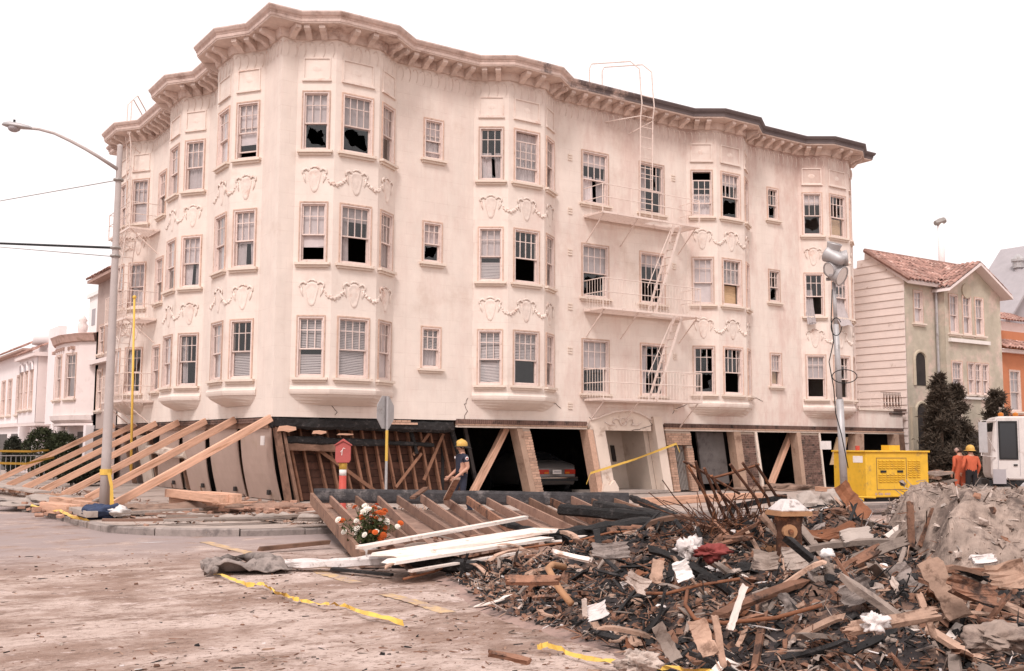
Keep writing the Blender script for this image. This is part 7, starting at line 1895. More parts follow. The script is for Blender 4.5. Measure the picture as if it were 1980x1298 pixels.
# ---- old hydrant post with white pyramid cap
def hydrant():
    D = 11.6; p = at_d(1526, 1060, D); x, y = p.x, p.y; zt = at_d(1526, 966, D).z; zc = at_d(1526, 997, D).z; zb_ = ZS
    e = empty('fire_hydrant', (x, y, zb_), 'rusty hydrant post with white pyramid cap standing in the rubble', 'hydrant')
    m = MB(); m.lathe([(.17, zb_), (.15, zb_+.2), (.135, zc-.12), (.15, zc-.05), (.15, zc)], 16, (x, y, 0)); m.build('barrel', 'rusty_iron', e, True)
    Mh = T(x, y, 0) @ rotz(YAW+.25)
    m = MB(); m.box(-.185, .185, -.185, .185, zc, zc+.05); m.map(lambda a, b, z: Mh @ Vector((a, b, z))); m.build('cap_flange', 'pipe_tan', e)
    m = MB(); h_ = zt-zc-.05; s0, s1 = .175, .07
    m.add([(-s0, -s0, zc+.051), (s0, -s0, zc+.051), (s0, s0, zc+.051), (-s0, s0, zc+.051), (-s1, -s1, zt), (s1, -s1, zt), (s1, s1, zt), (-s1, s1, zt)], [(3, 2, 1, 0), (4, 5, 6, 7), (0, 1, 5, 4), (1, 2, 6, 5), (2, 3, 7, 6), (3, 0, 4, 7)]); m.map(lambda a, b, z: Mh @ Vector((a, b, z))); m.build('cap', 'paper_scrap', e, bevel=.012)
    d = Vector((-_fw[0], -_fw[1], 0)).normalized(); q = Vector((x, y, at_d(1519, 1026, D).z)) - Vector(_r2)*.03
    for nm, r_, o0, o1, mt in (('nozzle_cap', .075, .10, .19, 'pipe_tan'), ('nozzle_nut', .028, .19, .22, 'rusty_iron')):
        m = MB(); m.tube([q + d*o0, q + d*o1], r_, 14); m.build(nm, mt, e, False)
hydrant()
# ---- singular pieces in the heap
def slabp(px, py, D, w, h, th, mt, label, cat, lean=0.2, roll=0.0, name='debris_sheet', seed=0, curl=.0):
    """bent sheet or board standing at a given place, facing the street"""
    c = at_d(px, py, D); r = random.Random(seed+int(px)); m = MB(); n = 12; vs = []; w *= .74; h *= .84; cr = (.05 + .22*curl)*min(w, h)
    rt_ = Vector((_rt[0], _rt[1], 0)); up_ = Vector((0, 0, 1)); back = Vector((math.cos(YAW), math.sin(YAW), 0))
    a = math.cos(roll)*rt_ + math.sin(roll)*up_; b = (-math.sin(roll)*rt_ + math.cos(roll)*up_)*math.cos(lean) + back*math.sin(lean); nn = a.cross(b)
    jl = [r.uniform(-.08, .08) for _ in range(n+1)]; jr = [r.uniform(-.08, .08) for _ in range(n+1)]
    for s_ in (0, 1):
        for j in range(n+1):
            f = j/n-.5
            for i in range(4):
                g_ = i/3-.5; x = g_*w*(1+(jl[j] if i < 2 else jr[j])*2); vs.append(c + a*x + b*(f*h + r.uniform(-.01, .01)) + nn*(s_*th + cr*(noise.noise(Vector((g_*2.5, f*3.0, seed*3.7))) + .5*noise.noise(Vector((g_*6, f*7, seed)))) + curl*(f*f*4-.5)*h*.3 + curl*.4*g_*g_*w))
    fs = []; o_ = (n+1)*4
    for j in range(n):
        for i in range(3):
            q = j*4+i; fs += [(q, q+1, q+5, q+4), (o_+q, o_+q+4, o_+q+5, o_+q+1)]
        fs += [(j*4, j*4+4, o_+j*4+4, o_+j*4), (j*4+3, o_+j*4+3, o_+j*4+7, j*4+7)]
    fs += [(0, o_, o_+1, 1), (1, o_+1, o_+2, 2), (2, o_+2, o_+3, 3)] + [(n*4+i, n*4+i+1, o_+n*4+i+1, o_+n*4+i) for i in range(3)]
    m.add(vs, fs); return tag(m.build(name, mt, None, base=tuple(c)), label, cat)
for i, (px, py, D, w_, h_, mt, lab) in enumerate(((1590, 1120, 9.6, .42, .30, 'grey_cloth', 'torn grey felt sheet draped over sticks below the hydrant'), (1480, 1090, 10.4, .34, .28, 'splinter_grey', 'buckled grey panel left of the plaster slab'), (1660, 1150, 8.9, .36, .26, 'grey_cloth', 'folded sooty felt lump before the curved sheet'), (1880, 1150, 8.6, .5, .24, 'splinter_brown', 'split brown panel at the right edge of the heap'), (1950, 1120, 9.2, .46, .3, 'splinter_pale', 'torn tan panel by the right edge below the mound'), (1230, 1130, 9.4, .26, .2, 'plaster_bit', 'tan plaster lump behind the newspaper'), (1180, 1070, 11.0, .5, .22, 'grey_cloth', 'grey sooty tarpaper flap beside the gas pipe'), (1440, 1035, 12.2, .4, .3, 'charred_wood', 'burnt black tarpaper flap at the grille foot'))):
    slabp(px, py, D, w_, h_, .012, mt, lab, 'sheet', .8, (i*1.7) % 1.2 - .6, 'torn_sheet', 60+i, .95)
slabp(1650, 972, 15.0, .30, .72, .02, 'rust_sheet', 'curled rusty sheet standing before the yellow trailer', 'sheet metal', .5, .55, 'rusty_sheet', 1, .5)
slabp(1617, 1005, 13.0, .34, .26, .02, 'rust_sheet', 'folded orange rusty metal box right of the hydrant', 'sheet metal', -.4, .1, 'rusty_sheet', 2, .6)
slabp(1610, 1035, 12.0, .7, .22, .02, 'rust_sheet', 'crumpled rusty sheet lying right of the hydrant', 'sheet metal', 1.0, .25, 'rusty_sheet', 3, .7)
slabp(1655, 1042, 11.4, .42, .22, .06, 'concrete', 'grey concrete slab piece lying on the rusty sheet', 'slab', .9, .15, 'concrete_slab', 4, .1)
slabp(1760, 1015, 12.0, .10, .62, .03, 'splinter_brown', 'upright brown plank leaning on the right hand mound', 'plank', .35, -.14, 'plank', 5)
slabp(1790, 1020, 12.1, .06, .58, .03, 'splinter_brown', 'thin upright stick beside the brown plank on the mound', 'plank', .3, -.5, 'plank', 6)
slabp(1825, 1140, 8.9, .26, .62, .02, 'splinter_pale', 'large tan pointed board leaning in the right foreground rubble', 'board', .5, .35, 'plank', 7, .15)
slabp(1735, 1130, 9.4, .42, .36, .03, 'grey_cloth', 'curved grey felt sheet lying in the rubble at right', 'felt', .75, .3, 'felt_sheet', 8, .9)
slabp(1540, 1085, 10.6, .36, .30, .03, 'plaster_bit', 'pale plaster slab leaning below the hydrant', 'slab', .7, .1, 'plaster_slab', 9, .5)
slabp(1425, 1175, 8.3, .07, .44, .02, 'painted_board', 'white painted stick standing slanted in the front of the rubble', 'stick', .3, -.42, 'plank', 10)
slabp(1700, 1065, 10.8, .75, .12, .03, 'splinter_grey', 'grey weathered board sloping across the rubble right of centre', 'board', .6, .35, 'plank', 11)
slabp(1640, 1095, 10.0, .85, .10, .03, 'splinter_brown', 'brown board sloping up to the right, below the concrete slab', 'board', .6, .5, 'plank', 12)
slabp(1720, 1205, 7.6, .85, .10, .04, 'splinter_pale', 'long tan plank lying low in the right foreground', 'plank', .8, .18, 'plank', 13)
slabp(1155, 1185, 8.2, .22, .18, .004, 'paper_scrap', 'crumpled newspaper sheet at the front of the rubble', 'newspaper', 1.0, .3, 'newspaper', 14, .6)
slabp(1320, 1105, 10.0, .20, .22, .01, 'plastic_white', 'torn white plastic sheet standing in the rubble', 'plastic sheet', .4, .3, 'plastic_sheet', 15, .8)
slabp(1270, 1105, 10.1, .16, .26, .02, 'splinter_pale', 'short tan board standing left of the white plastic', 'board', .3, -.2, 'plank', 16)
slabp(1360, 1235, 7.2, .16, .30, .012, 'splinter_pale', 'tan torn cardboard piece near the bottom edge', 'cardboard', .5, .3, 'cardboard', 17, .5)
slabp(1290, 1245, 7.1, .12, .30, .015, 'splinter_grey', 'curled grey brown bark strip near the bottom edge', 'bark strip', .4, .5, 'cardboard', 18, .8)
slabp(1390, 1240, 7.3, .06, .40, .03, 'splinter_pale', 'splintered upright stake near the bottom edge', 'stake', .2, .12, 'plank', 19)
slabp(1790, 1190, 7.8, .06, .38, .03, 'splinter_pale', 'upright splintered stake right of the long tan plank', 'stake', .2, .25, 'plank', 20)
slabp(1900, 1085, 10.0, .30, .12, .03, 'paper_scrap', 'crumpled white cardboard with red stripe at the right edge', 'cardboard', .8, .1, 'cardboard', 21, .6)
slabp(1130, 1175, 8.2, .05, .16, .04, 'plaster_bit', 'small pale block standing near the newspaper', 'block', .1, .05, 'block', 22)
slabp(1105, 1078, 10.6, .5, .06, .03, 'painted_board', 'white broken slat crossing behind the gas pipe', 'slat', .9, -.2, 'plank', 23)
slabp(1030, 1125, 10.0, .62, .10, .05, 'splinter_brown', 'dark brown split timber at the left of the heap', 'timber', .8, .02, 'plank', 24)
slabp(985, 1275, 6.9, .34, .05, .03, 'splinter_brown', 'brown splinter lying on the street at the bottom edge', 'splinter', 1.2, -.2, 'plank', 25)
p = at_d(1375, 1068, 10.9); blob('red_cloth', p, .20, .12, .07, 'red_cloth', 'crumpled red cloth lying in the rubble below the grille', 'cloth', 4, .8, 18, 10)
p = at_d(1330, 1062, 11.2); blob('white_cloth', p, .13, .1, .10, 'paper_scrap', 'crumpled white cloth beside the red cloth', 'cloth', 6, .9, 18, 10)
p = at_d(1600, 1072, 10.8); blob('white_bucket', p, .07, .07, .06, 'plastic_white', 'small white plastic tub in the rubble below the hydrant', 'tub', 2, .3)
p = at_d(1708, 1100, 9.9); blob('white_cup', p, .05, .05, .05, 'plastic_white', 'white paper cup standing in the rubble', 'cup', 2, .2)
p = at_d(1690, 1205, 7.5); blob('plaster_lump', p, .10, .07, .06, 'paper_scrap', 'broken white plaster lump beside the long tan plank', 'plaster', 7, .8, 16, 10)
p = at_d(1235, 1280, 6.5); blob('plaster_lump', p, .12, .09, .05, 'plaster_bit', 'pinkish crumpled insulation lump at the bottom edge', 'insulation', 9, .9, 18, 10)
p = at_d(1940, 1235, 7.0); blob('insulation', p, .26, .18, .07, 'mound_rubble', 'grey shaggy insulation lump at the lower right', 'insulation', 11, .8, 22, 14)
for i, (px, py) in enumerate(((1625, 968), (1560, 978), (1590, 985))):
    p = at_d(px, py, 16.5); blob('concrete_chunk', p, .35-.06*i, .25, .16, 'concrete', ('rounded concrete chunk behind the hydrant', 'small concrete chunk left of the trailer drawbar', 'flat concrete chunk before the trailer drawbar')[i], 'concrete', 20+i, .5, 16, 10)
def on_ground(px, py, up=.05):
    z = ZS
    for _ in range(8): p = on_z(px, py, z); z = .5*z + .5*(max(heap(p.x, p.y), gz(p.x, p.y)) + up)
    return on_z(px, py, z)
gb = [(1040, 1252), (1060, 1249), (1110, 1268), (1170, 1281), (1250, 1290), (1330, 1297), (1420, 1306)]
tape([on_ground(px, py, .05+.03*(i % 2)) for i, (px, py) in enumerate(gb)], 0.05, 'twisted yellow tape at the bottom edge before the rubble', seed=7, twist=5.0, upv=(.3, .6, .7))
# ---- flowers left at the wreck
mat('petal_white', (0.82, 0.76, 0.68), 0.8, .1, 20, 0, rnd=.08); mat('petal_orange', (0.50, 0.10, 0.02), 0.8, .2, 20, 0, rnd=.25); mat('leaf_green', (0.05, 0.06, 0.018), 0.7, .35, 8, 0)
def flowers():
    D = on_z(712, 1055, -.02); c = Vector((D.x, D.y, ZS)); dist = (c - Vector(CAM)).length
    e = empty('flower_bouquet', tuple(c), 'white and orange chrysanthemums left standing before the wreck', 'flowers')
    m = MB(); m.lathe([(.13, 0), (.16, .14), (.18, .26), (.165, .26), (.12, .1)], 14, tuple(c)); m.build('pot', 'plastic_white', e, True)
    m = MB(); base = c + Vector((0, 0, .22)); tips = []
    rt_ = Vector((_rt[0], _rt[1], 0)); dp = Vector((math.cos(YAW), math.sin(YAW), 0))
    for i in range(64):
        t = base + rt_*rd.gauss(.02, .19) + dp*rd.gauss(0, .15) + Vector((0, 0, rd.uniform(.12, .66)))
        tips.append(t); m.tube([base + Vector((rd.gauss(0, .03), rd.gauss(0, .03), 0)), base.lerp(t, .5) + Vector((0, 0, .03)), t], .005, 4)
    m.build('stems', 'leaf_green', e)
    m = MB()
    def fn(r):
        t = r.choice(tips); return base.lerp(t, r.uniform(.25, .97)) + Vector((r.gauss(0, .05), r.gauss(0, .05), r.gauss(0, .04))), 1.0
    leaf_cloud(m, 900, fn, .075, rd); m.build('leaves', 'leaf_green', e)
    FM = {}
    for mt in ('petal_white', 'petal_orange'):
        m = MB()
        for ring, (n_, r_, h_) in enumerate(((12, .062, .0), (10, .046, .022), (7, .028, .036))):
            for k in range(n_):
                a = 2*math.pi*(k+.5*ring)/n_; d = Vector((math.cos(a), math.sin(a), 0)); s = Vector((-d.y, d.x, 0)); w = r_*.30
                b0 = d*.008 + Vector((0, 0, h_)); m.add([b0 - s*w*.4, b0 + s*w*.4, d*r_ + s*w + Vector((0, 0, h_+.012)), d*(r_*1.12) + Vector((0, 0, h_+.004)), d*r_ - s*w + Vector((0, 0, h_+.012))], [(0, 1, 2, 3, 4)])
        m.ball((0, 0, .03), .016, 6, 4); FM[mt] = m.mesh('flower', mt)
    for t in tips:
        x = (t-base).dot(rt_); mt = 'petal_orange' if (x > .02 and rd.random() < .62) or rd.random() < .22 else 'petal_white'
        n_ = (t-base+Vector((rd.gauss(0, .2), rd.gauss(0, .2), .2)) - dp*.25).normalized(); q = Vector((0, 0, 1)).rotation_difference(n_).to_matrix().to_4x4(); s = rd.uniform(.6, 1.0)
        inst('flower', FM[mt], e, T(*(t-c)) @ q @ Matrix.Scale(s, 4))
flowers()
# ---- road paint still showing through the dust
mat('road_yellow', (0.54, 0.37, 0.20), 0.9, .25, 6, .3, 40, c2=(0.40, 0.29, 0.235), c2f=.58, c2scale=4)
for i, (p0, p1, w_) in enumerate((((395, 1048), (600, 1100), .22), ((612, 1104), (690, 1126), .22), ((745, 1150), (868, 1185), .2))):
    a = on_z(*p0, ZS); b = on_z(*p1, ZS); d = (b-a).normalized(); s = Vector((-d.y, d.x, 0)); m = MB(); n = 24; vs = []
    for k in range(n+1):
        p = a.lerp(b, k/n); 
        for sg in (-1, 1):
            q = p + s*sg*(w_/2*(1+.25*noise.noise(Vector((k*.5, sg, i))))); vs.append((q.x, q.y, gz(q.x, q.y)+.006))
    m.add(vs, [(2*k, 2*k+1, 2*k+3, 2*k+2) for k in range(n)]); o = m.build('road_marking', 'road_yellow', None); tag(o, kind='structure')
# dirt piled along the pavement
for i, (px, py, sx_, sy_, sz_, mt) in enumerate(((270, 985, 1.5, 1.0, .16, 'earth'), (410, 985, 2.0, .9, .2, 'earth'), (110, 968, 1.3, 1.6, .18, 'concrete'), (560, 985, 1.5, .8, .18, 'brick_bit'), (1500, 948, 2.2, .8, .25, 'earth'))):
    p = on_z(px, py, -.02); o = blob('dirt_pile', (p.x, p.y, p.z-.05), sx_, sy_, sz_, mt, ('low bare earth pile beside the lamp post', 'low earth pile under the timber stack', 'low pile of broken concrete under the shore feet', 'low pile of brick rubble before the burnt studs', 'low earth pile before the dirty brick piers')[i], 'dirt pile', 40+i, .5, 36, 18, sc=2.2)
mat('loose_brick', (0.38, 0.22, 0.16), .95, .25, 10, .3, 40, rnd=.25)
LBK = MB().box(-.1, .1, -.045, .045, 0, .06).mesh('loose_brick', 'loose_brick')
for i in range(90):
    px = rd.choice((rd.uniform(430, 640), rd.uniform(40, 180), rd.uniform(330, 620))); py = rd.uniform(966, 998)
    p = on_z(px, py, -.02); o = inst('loose_brick', LBK, None, T(p.x, p.y, pave_z(p.x, p.y)+rd.uniform(0, .1)) @ rotz(rd.uniform(0, 6)) @ Matrix.Rotation(rd.gauss(0, .3), 4, 'X') @ Matrix.Diagonal((rd.uniform(.5, 1.1), 1, 1, 1)))
    zn = 'under the feet of the raking shores' if px < 200 else ('by the timber pile' if px < 470 else 'before the burnt stud wall'); tag(o, 'loose broken brick lying on the pavement ' + zn, 'brick', 'loose bricks ' + zn)
# scrap wood stacked behind the mound by the workers
for i in range(16):
    a = at_d(rd.uniform(1778, 1822), rd.uniform(912, 945), 31 + rd.uniform(-1, 1)); d = Vector((rd.uniform(.5, 1), rd.uniform(-.6, .1), rd.uniform(-.06, .1)))*rd.uniform(.5, 1.1)
    m = MB(); m.bar(a, a+d, .18, .05); tag(m.build('scrap_board', rd.choice(('splinter_brown', 'splinter_pale', 'splinter_grey')), None, base=tuple(a)), 'scrap board in the low stack behind the yellow trailer', 'board', 'scrap boards stacked behind the trailer')

# planks and lath lying along the broken pavement edge
for i in range(22):
    px = rd.uniform(240, 640); py = rd.uniform(985, 1012); q = on_z(px, py, -.03); L_ = rd.uniform(.7, 2.4); a_ = rd.gauss(-.12, .22)
    d = Vector((math.cos(a_), math.sin(a_), rd.gauss(0, .03)))*L_/2
    o = beam_obj('loose_plank', q-d+Vector((0, 0, .05)), q+d+Vector((0, 0, .05)), rd.uniform(.07, .2), rd.uniform(.025, .06), rd.choice(('splinter_grey', 'splinter_brown', 'old_wood', 'joist_wood', 'concrete')), i, 0)
    tag(o, 'weathered plank strewn along the broken pavement edge, ' + ('by the timber pile' if px < 480 else 'by the fallen floor frame'), 'plank', 'planks along the pavement edge')
# cracks opened in the stucco
mat('crack_dark', (0.10, 0.065, 0.055), .95, .2, 5, 0)
for ci, line in enumerate((((1262, 806), (1256, 815), (1262, 822), (1240, 829), (1222, 833)), ((1140, 806), (1146, 815), (1141, 822)), ((640, 765), (646, 775), (640, 784), (652, 796), (648, 803)), ((1047, 778), (1058, 783), (1075, 781), (1085, 790)), ((1300, 800), (1308, 790), (1322, 786), (1332, 776)), ((905, 770), (898, 782), (903, 795), (896, 812)), ((1450, 775), (1462, 770), (1475, 776)))):
    m = MB(); q = [on_y(x, y, CY-.008 if ci != 0 else CY-.11) for x, y in line]; dd = []
    for a, b in zip(q, q[1:]):
        for k in range(4): dd.append(a.lerp(b, k/4) + Vector((rd.gauss(0, .012), 0, rd.gauss(0, .012))))
    dd.append(q[-1]); m.tube(dd, [.004 + .007*abs(math.sin(k*1.3)) for k in range(len(dd))], 4); m.build('crack', 'crack_dark', apt)
# ================================================================= people
mat('skin', (0.50, 0.27, 0.19), .6, .08, 10, 0); mat('navy_cloth', (0.026, 0.028, 0.046), .85, .25, 8, .2, 60); mat('orange_cloth', (0.48, 0.105, 0.05), .8, .15, 6, .3, 30); mat('black_cloth', (0.02, 0.018, 0.02), .85, .2, 8, .2, 40)
mat('helmet_yellow', (0.60, 0.36, 0.09), .45, .1, 6, .1, 30, c2=(0.35, 0.2, 0.06), c2f=.2, c2scale=12); mat('hair_dark', (0.05, 0.03, 0.022), .9, .3, 20, .3, 80); mat('boot_black', (0.015, 0.014, 0.014), .6, .2, 8, 0)
mat('eye_dark', (0.02, 0.015, 0.012), .3, .1, 5, 0); mat('patch_white', (.7, .62, .6), .8, .1, 5, 0); mat('patch_red', (.4, .08, .07), .8, .1, 5, 0)
def person(label, loc, face, joints, mats, zone, H=1.76):
    """joints: pose offsets; one continuous skinned body, coloured by the nearest bone"""
    J = joints
    V, Rr, E, Z = [], [], [], []
    def v(p, r): V.append(Vector(p)); Rr.append(r if isinstance(r, tuple) else (r, r)); return len(V)-1
    def e(a, b, z): E.append((a, b)); Z.append(z)
    pel = v(J['pelvis'], (.175, .135)); sp = v(J['spine'], (.165, .13)); ch = v(J['chest'], (.195, .145)); nk0 = v(J['neck'], .065); hb = v(J['head'], (.075, .085)); hm = v(J['headmid'], (.082, .1)); ht = v(J['headtop'], (.06, .07))
    e(pel, sp, 'torso'); e(sp, ch, 'torso'); e(ch, nk0, 'torso'); e(nk0, hb, 'skin'); e(hb, hm, 'skin'); e(hm, ht, 'skin')
    fwd = (Vector(J['face'])).normalized()
    ns = v(Vector(J['headmid']) + fwd*.105 - Vector((0, 0, .015)), .016); e(hm, ns, 'skin')
    chin = v(Vector(J['head']) + fwd*.055 + Vector((0, 0, .02)), .035); e(hb, chin, 'skin')
    for s in 'lr':
        sh = v(J['sh_'+s], (.07, .075)); el = v(J['el_'+s], .047); wr = v(J['wr_'+s], .033); e(ch, sh, 'torso'); mid = v((Vector(J['sh_'+s])+Vector(J['el_'+s]))/2, .056); e(sh, mid, 'sleeve'); e(mid, el, 'upper'); fm = v(Vector(J['el_'+s]).lerp(Vector(J['wr_'+s]), .35), .043); e(el, fm, 'fore'); e(fm, wr, 'fore')
        d = (Vector(J['wr_'+s])-Vector(J['el_'+s])).normalized(); sd_ = d.cross(fwd if abs(d.dot(fwd)) < .9 else Vector((0, 0, 1))).normalized(); nn = d.cross(sd_)
        pm = v(Vector(J['wr_'+s]) + d*.06, (.03, .02)); e(wr, pm, 'hand')
        for k, (o_, L_) in enumerate(((-.028, .075), (-.009, .085), (.010, .08), (.028, .062))):
            b0 = v(Vector(J['wr_'+s]) + d*.085 + nn*o_, .010); b1 = v(Vector(J['wr_'+s]) + d*(.085+L_*.55) + nn*o_ + sd_*.012, .009); b2 = v(Vector(J['wr_'+s]) + d*(.085+L_*.85) + nn*o_ + sd_*.04, .008); e(pm, b0, 'hand'); e(b0, b1, 'hand'); e(b1, b2, 'hand')
        t0 = v(Vector(J['wr_'+s]) + d*.045 - nn*.04 + sd_*.01, .011); t1 = v(Vector(J['wr_'+s]) + d*.09 - nn*.052 + sd_*.03, .009); e(pm, t0, 'hand'); e(t0, t1, 'hand')
        hp = v(J['hip_'+s], (.098, .105)); kn = v(J['kn_'+s], .062); ck = v(Vector(J['kn_'+s]).lerp(Vector(J['an_'+s]), .35), .062); an = v(J['an_'+s], .045); to = v(Vector(J['an_'+s]) + fwd.xy.to_3d().normalized()*.16 - Vector((0, 0, .05)), (.04, .03)); hl = v(Vector(J['an_'+s]) - fwd.xy.to_3d().normalized()*.05 - Vector((0, 0, .045)), .035)
        e(pel, hp, 'hips'); e(hp, kn, 'thigh'); e(kn, ck, 'calf'); e(ck, an, 'calf'); e(an, to, 'boot'); e(an, hl, 'boot')
    me = bpy.data.meshes.new('tmp'); me.from_pydata([tuple(p) for p in V], E, [])
    ob = bpy.data.objects.new('tmp', me); col.objects.link(ob); sk = ob.modifiers.new('s', 'SKIN'); ob.modifiers.new('sub', 'SUBSURF').levels = 2
    sk.use_smooth_shade = True; sk.branch_smoothing = .3
    for i, r in enumerate(Rr): me.skin_vertices[0].data[i].radius = r; me.skin_vertices[0].data[i].use_root = (i == 0)
    dg = bpy.context.evaluated_depsgraph_get(); em = bpy.data.meshes.new_from_object(ob.evaluated_get(dg)); bpy.data.objects.remove(ob)
    em.name = 'person'; names = sorted(set(mats.values())); em.materials.clear()
    for nme in names: em.materials.append(MATS[nme])
    segs = [(V[a], V[b], z) for (a, b), z in zip(E, Z)]
    for p in em.polygons:
        c = p.center; best, bz = 9, 'torso'
        for a, b, z in segs:
            ab = b-a; t = max(0, min(1, (c-a).dot(ab)/max(ab.length_squared, 1e-9))); d = (c-(a+ab*t)).length
            if z in ('skin', 'hand'): d *= .95
            if d < best: best, bz = d, z
        p.material_index = names.index(mats[zone.get(bz, bz)]); p.use_smooth = True
    o = bpy.data.objects.new('person', em); col.objects.link(o); o.location = loc; o.rotation_euler = (0, 0, face); tag(o, label, 'person'); return o
def add(o, nm, m, mt, sm=True):
    q = bpy.data.objects.new(nm, m.mesh(nm, mt, (0, 0, 0), sm)); col.objects.link(q); q.parent = o; return q
def base_pose():   # faces local -Y
    J = dict(pelvis=(0, 0, .96), spine=(0, -.005, 1.14), chest=(0, 0, 1.36), neck=(0, .01, 1.50), head=(0, -.01, 1.57), headmid=(0, -.015, 1.64), headtop=(0, -.01, 1.72), face=(0, -1, 0),
             sh_l=(-.19, .0, 1.42), sh_r=(.19, 0, 1.42), el_l=(-.25, .04, 1.13), el_r=(.25, .04, 1.13), wr_l=(-.24, -.06, .89), wr_r=(.24, -.06, .89),
             hip_l=(-.1, 0, .90), hip_r=(.1, 0, .90), kn_l=(-.11, -.02, .49), kn_r=(.11, -.02, .49), an_l=(-.12, .02, .09), an_r=(.12, .02, .09))
    return {k: Vector(v_) for k, v_ in J.items()}
def helmet(o, J, mt, brim_back=True, white=False):
    h = J['headtop']; f = J['face']; m = MB(); c = Vector((h.x, h.y, h.z-.045)); n = 20; vs = []; prof = [(.125, -.015), (.13, .02), (.12, .08), (.085, .13), (.04, .155), (.004, .16)]
    for r_, z in prof:
        for i in range(n): a = 2*math.pi*i/n; vs.append((c.x + r_*.9*math.cos(a), c.y + r_*1.12*math.sin(a), c.z+z))
    m.add(vs, [(i*n+j, i*n+(j+1) % n, (i+1)*n+(j+1) % n, (i+1)*n+j) for i in range(len(prof)-1) for j in range(n)]); hl = add(o, 'helmet', m, mt)
    m = MB(); vs = []
    for i in range(n):
        a = 2*math.pi*i/n; back = max(0, math.sin(a)); fr = max(0, -math.sin(a)); k = .035 + (.075*back if brim_back else .03*fr) + .02*fr
        vs += [(c.x + .112*math.cos(a), c.y + .14*math.sin(a), c.z-.01), (c.x + (.112+k)*math.cos(a), c.y + (.14+k)*math.sin(a), c.z-.03-.04*back*(1 if brim_back else .2))]
    m.add(vs, [(2*i, 2*i+1, (2*i+3) % (2*n), (2*i+2) % (2*n)) for i in range(n)]); b_ = add(o, 'helmet_brim', m, 'black_rubber' if brim_back else mt); md = b_.modifiers.new('t', 'SOLIDIFY'); md.thickness = .008
    if brim_back:
        m = MB(); m.tube([(c.x, c.y-.13, c.z+.03), (c.x, c.y-.08, c.z+.125), (c.x, c.y, c.z+.168), (c.x, c.y+.09, c.z+.12)], .012, 6)
        for s in (-1, 1): m.tube([(c.x+s*.11, c.y, c.z+.02), (c.x+s*.075, c.y, c.z+.11), (c.x, c.y, c.z+.165)], .009, 6)
        add(o, 'helmet_ribs', m, mt); m = MB(); m.box(c.x-.04, c.x+.04, c.y-.155, c.y-.145, c.z+.0, c.z+.10); add(o, 'helmet_badge', m, 'black_rubber', False)
def facebits(o, J):
    h = J['headmid']; m = MB()
    for s in (-1, 1): m.ball((h.x+s*.032, h.y-.083, h.z+.012), .010, 8, 6)
    add(o, 'eyes', m, 'eye_dark'); m = MB(); m.ball((h.x, h.y-.083, h.z-.055), .022, 8, 5, (1, .35, .25)); add(o, 'mouth', m, 'patch_red')
    m = MB()
    for s in (-1, 1): m.ball((h.x+s*.084, h.y+.012, h.z+.0), .03, 8, 6, (.35, .7, 1))
    add(o, 'ears', m, 'skin'); m = MB(); m.ball((h.x, h.y+.022, h.z+.025), .098, 14, 9, (.92, 1.0, 1.05)); add(o, 'hair', m, 'hair_dark')
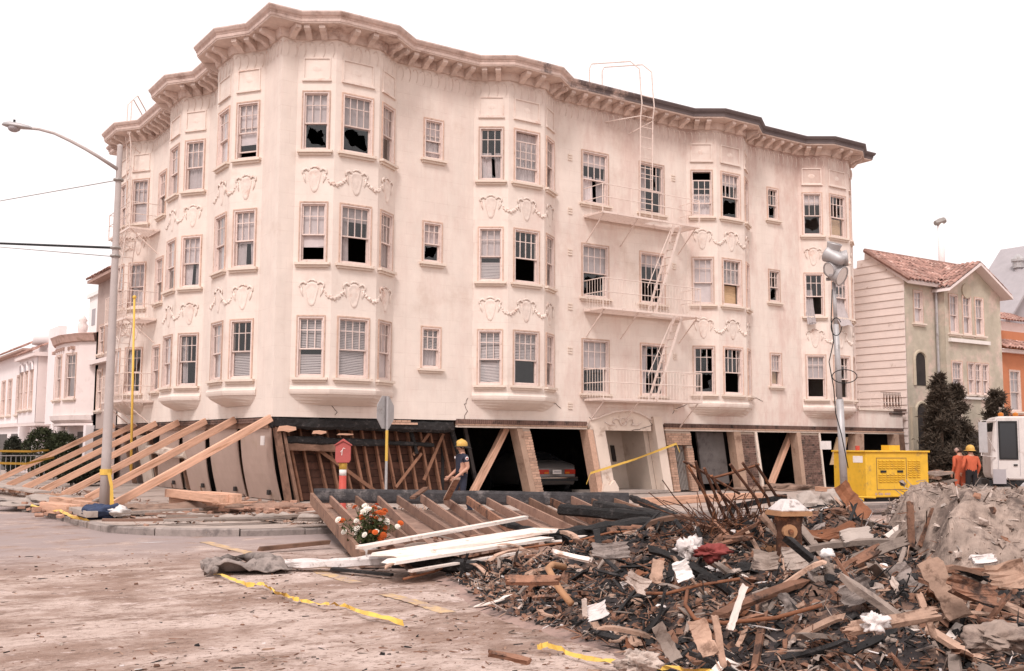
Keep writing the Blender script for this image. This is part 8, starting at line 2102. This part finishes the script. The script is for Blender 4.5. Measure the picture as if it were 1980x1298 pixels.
# firefighter facing left, standing behind the fallen frame
J = base_pose(); J['el_l'] += Vector((.0, .02, .0)); J['wr_l'] += Vector((.05, -.14, .03)); J['el_r'] += Vector((-.02, .0, 0)); J['wr_r'] += Vector((-.02, -.17, .02)); J['an_l'] += Vector((0, -.18, 0)); J['kn_l'] += Vector((0, -.12, .01)); J['an_r'] += Vector((0, .16, .0)); J['headmid'] += Vector((0, -.015, 0))
Z = {'sleeve': 'torso', 'upper': 'skin', 'fore': 'skin', 'hand': 'skin', 'thigh': 'hips', 'calf': 'hips'}
p = at_d(892, 980, 26.6); pz = pave_z(p.x, p.y)
lft = YAW + math.pi/2                       # direction to the left of the picture
o = person('firefighter in dark blue short sleeved uniform and yellow helmet, walking left', (p.x, p.y, pz), lft + math.pi/2 + R(28), J, dict(torso='navy_cloth', skin='skin', hips='navy_cloth', boot='boot_black'), Z)
o.scale = (1.14, 1.12, 1.0)
facebits(o, J); helmet(o, J, 'helmet_yellow', True)
for nm, x, z, mt in (('shoulder_patch', .262, 1.36, 'patch_white'), ('shoulder_patch', -.262, 1.36, 'patch_white')):
    m = MB(); m.ball((x, .0, z), .042, 10, 6, (.25, 1, 1.15)); q = add(o, nm, m, mt); m = MB(); m.ball((x*1.03, 0, z), .025, 8, 5, (.25, 1, 1)); add(o, nm+'_emblem', m, 'patch_red')
m = MB(); m.ball((-.08, -.13, 1.38), .03, 8, 5, (1, .3, 1.2)); add(o, 'badge', m, 'patch_white')
m = MB(); m.lathe([(.17, .985), (.172, 1.02)], 20); m.map(lambda x, y, z: (x, y*.78, z)); add(o, 'belt', m, 'boot_black')
# two workers in orange, seen from behind
for (px, D, turn, lab, hm, lean) in ((1887-7, 35.0, 10, 'worker in orange overalls and yellow helmet, seen from behind, right of the two', 'helmet_yellow', 0), (1862-4, 35.4, 22, 'worker in orange overalls and dark cap, arm bent, left of the two', None, 1)):
    J = base_pose()
    if lean: J['el_l'] = Vector((-.36, .06, 1.18)); J['wr_l'] = Vector((-.22, -.10, 1.02)); J['headmid'] += Vector((.0, -.02, -.02)); J['headtop'] += Vector((0, -.03, -.03))
    else: J['el_r'] += Vector((.05, .02, 0)); J['wr_r'] += Vector((.03, -.02, .03))
    p = at_d(px, 960, D); zz = ZS + .12
    cm = dict(torso='orange_cloth', skin='skin', hips='orange_cloth' if lean else 'black_cloth', boot='boot_black')
    o = person(lab, (p.x, p.y, zz), YAW - math.pi/2 + math.pi + R(turn), J, cm, {'sleeve': 'torso', 'upper': 'torso', 'fore': 'torso', 'hand': 'skin', 'thigh': 'hips', 'calf': 'hips'})
    o.scale = (1.12, 1.12, 1.0); facebits(o, J)
    if hm: helmet(o, J, hm, False)
    else:
        m = MB(); h = J['headtop']; m.ball((h.x, h.y, h.z-.04), .115, 14, 8, (.9, 1.05, .8)); add(o, 'cap', m, 'soffit_paint')
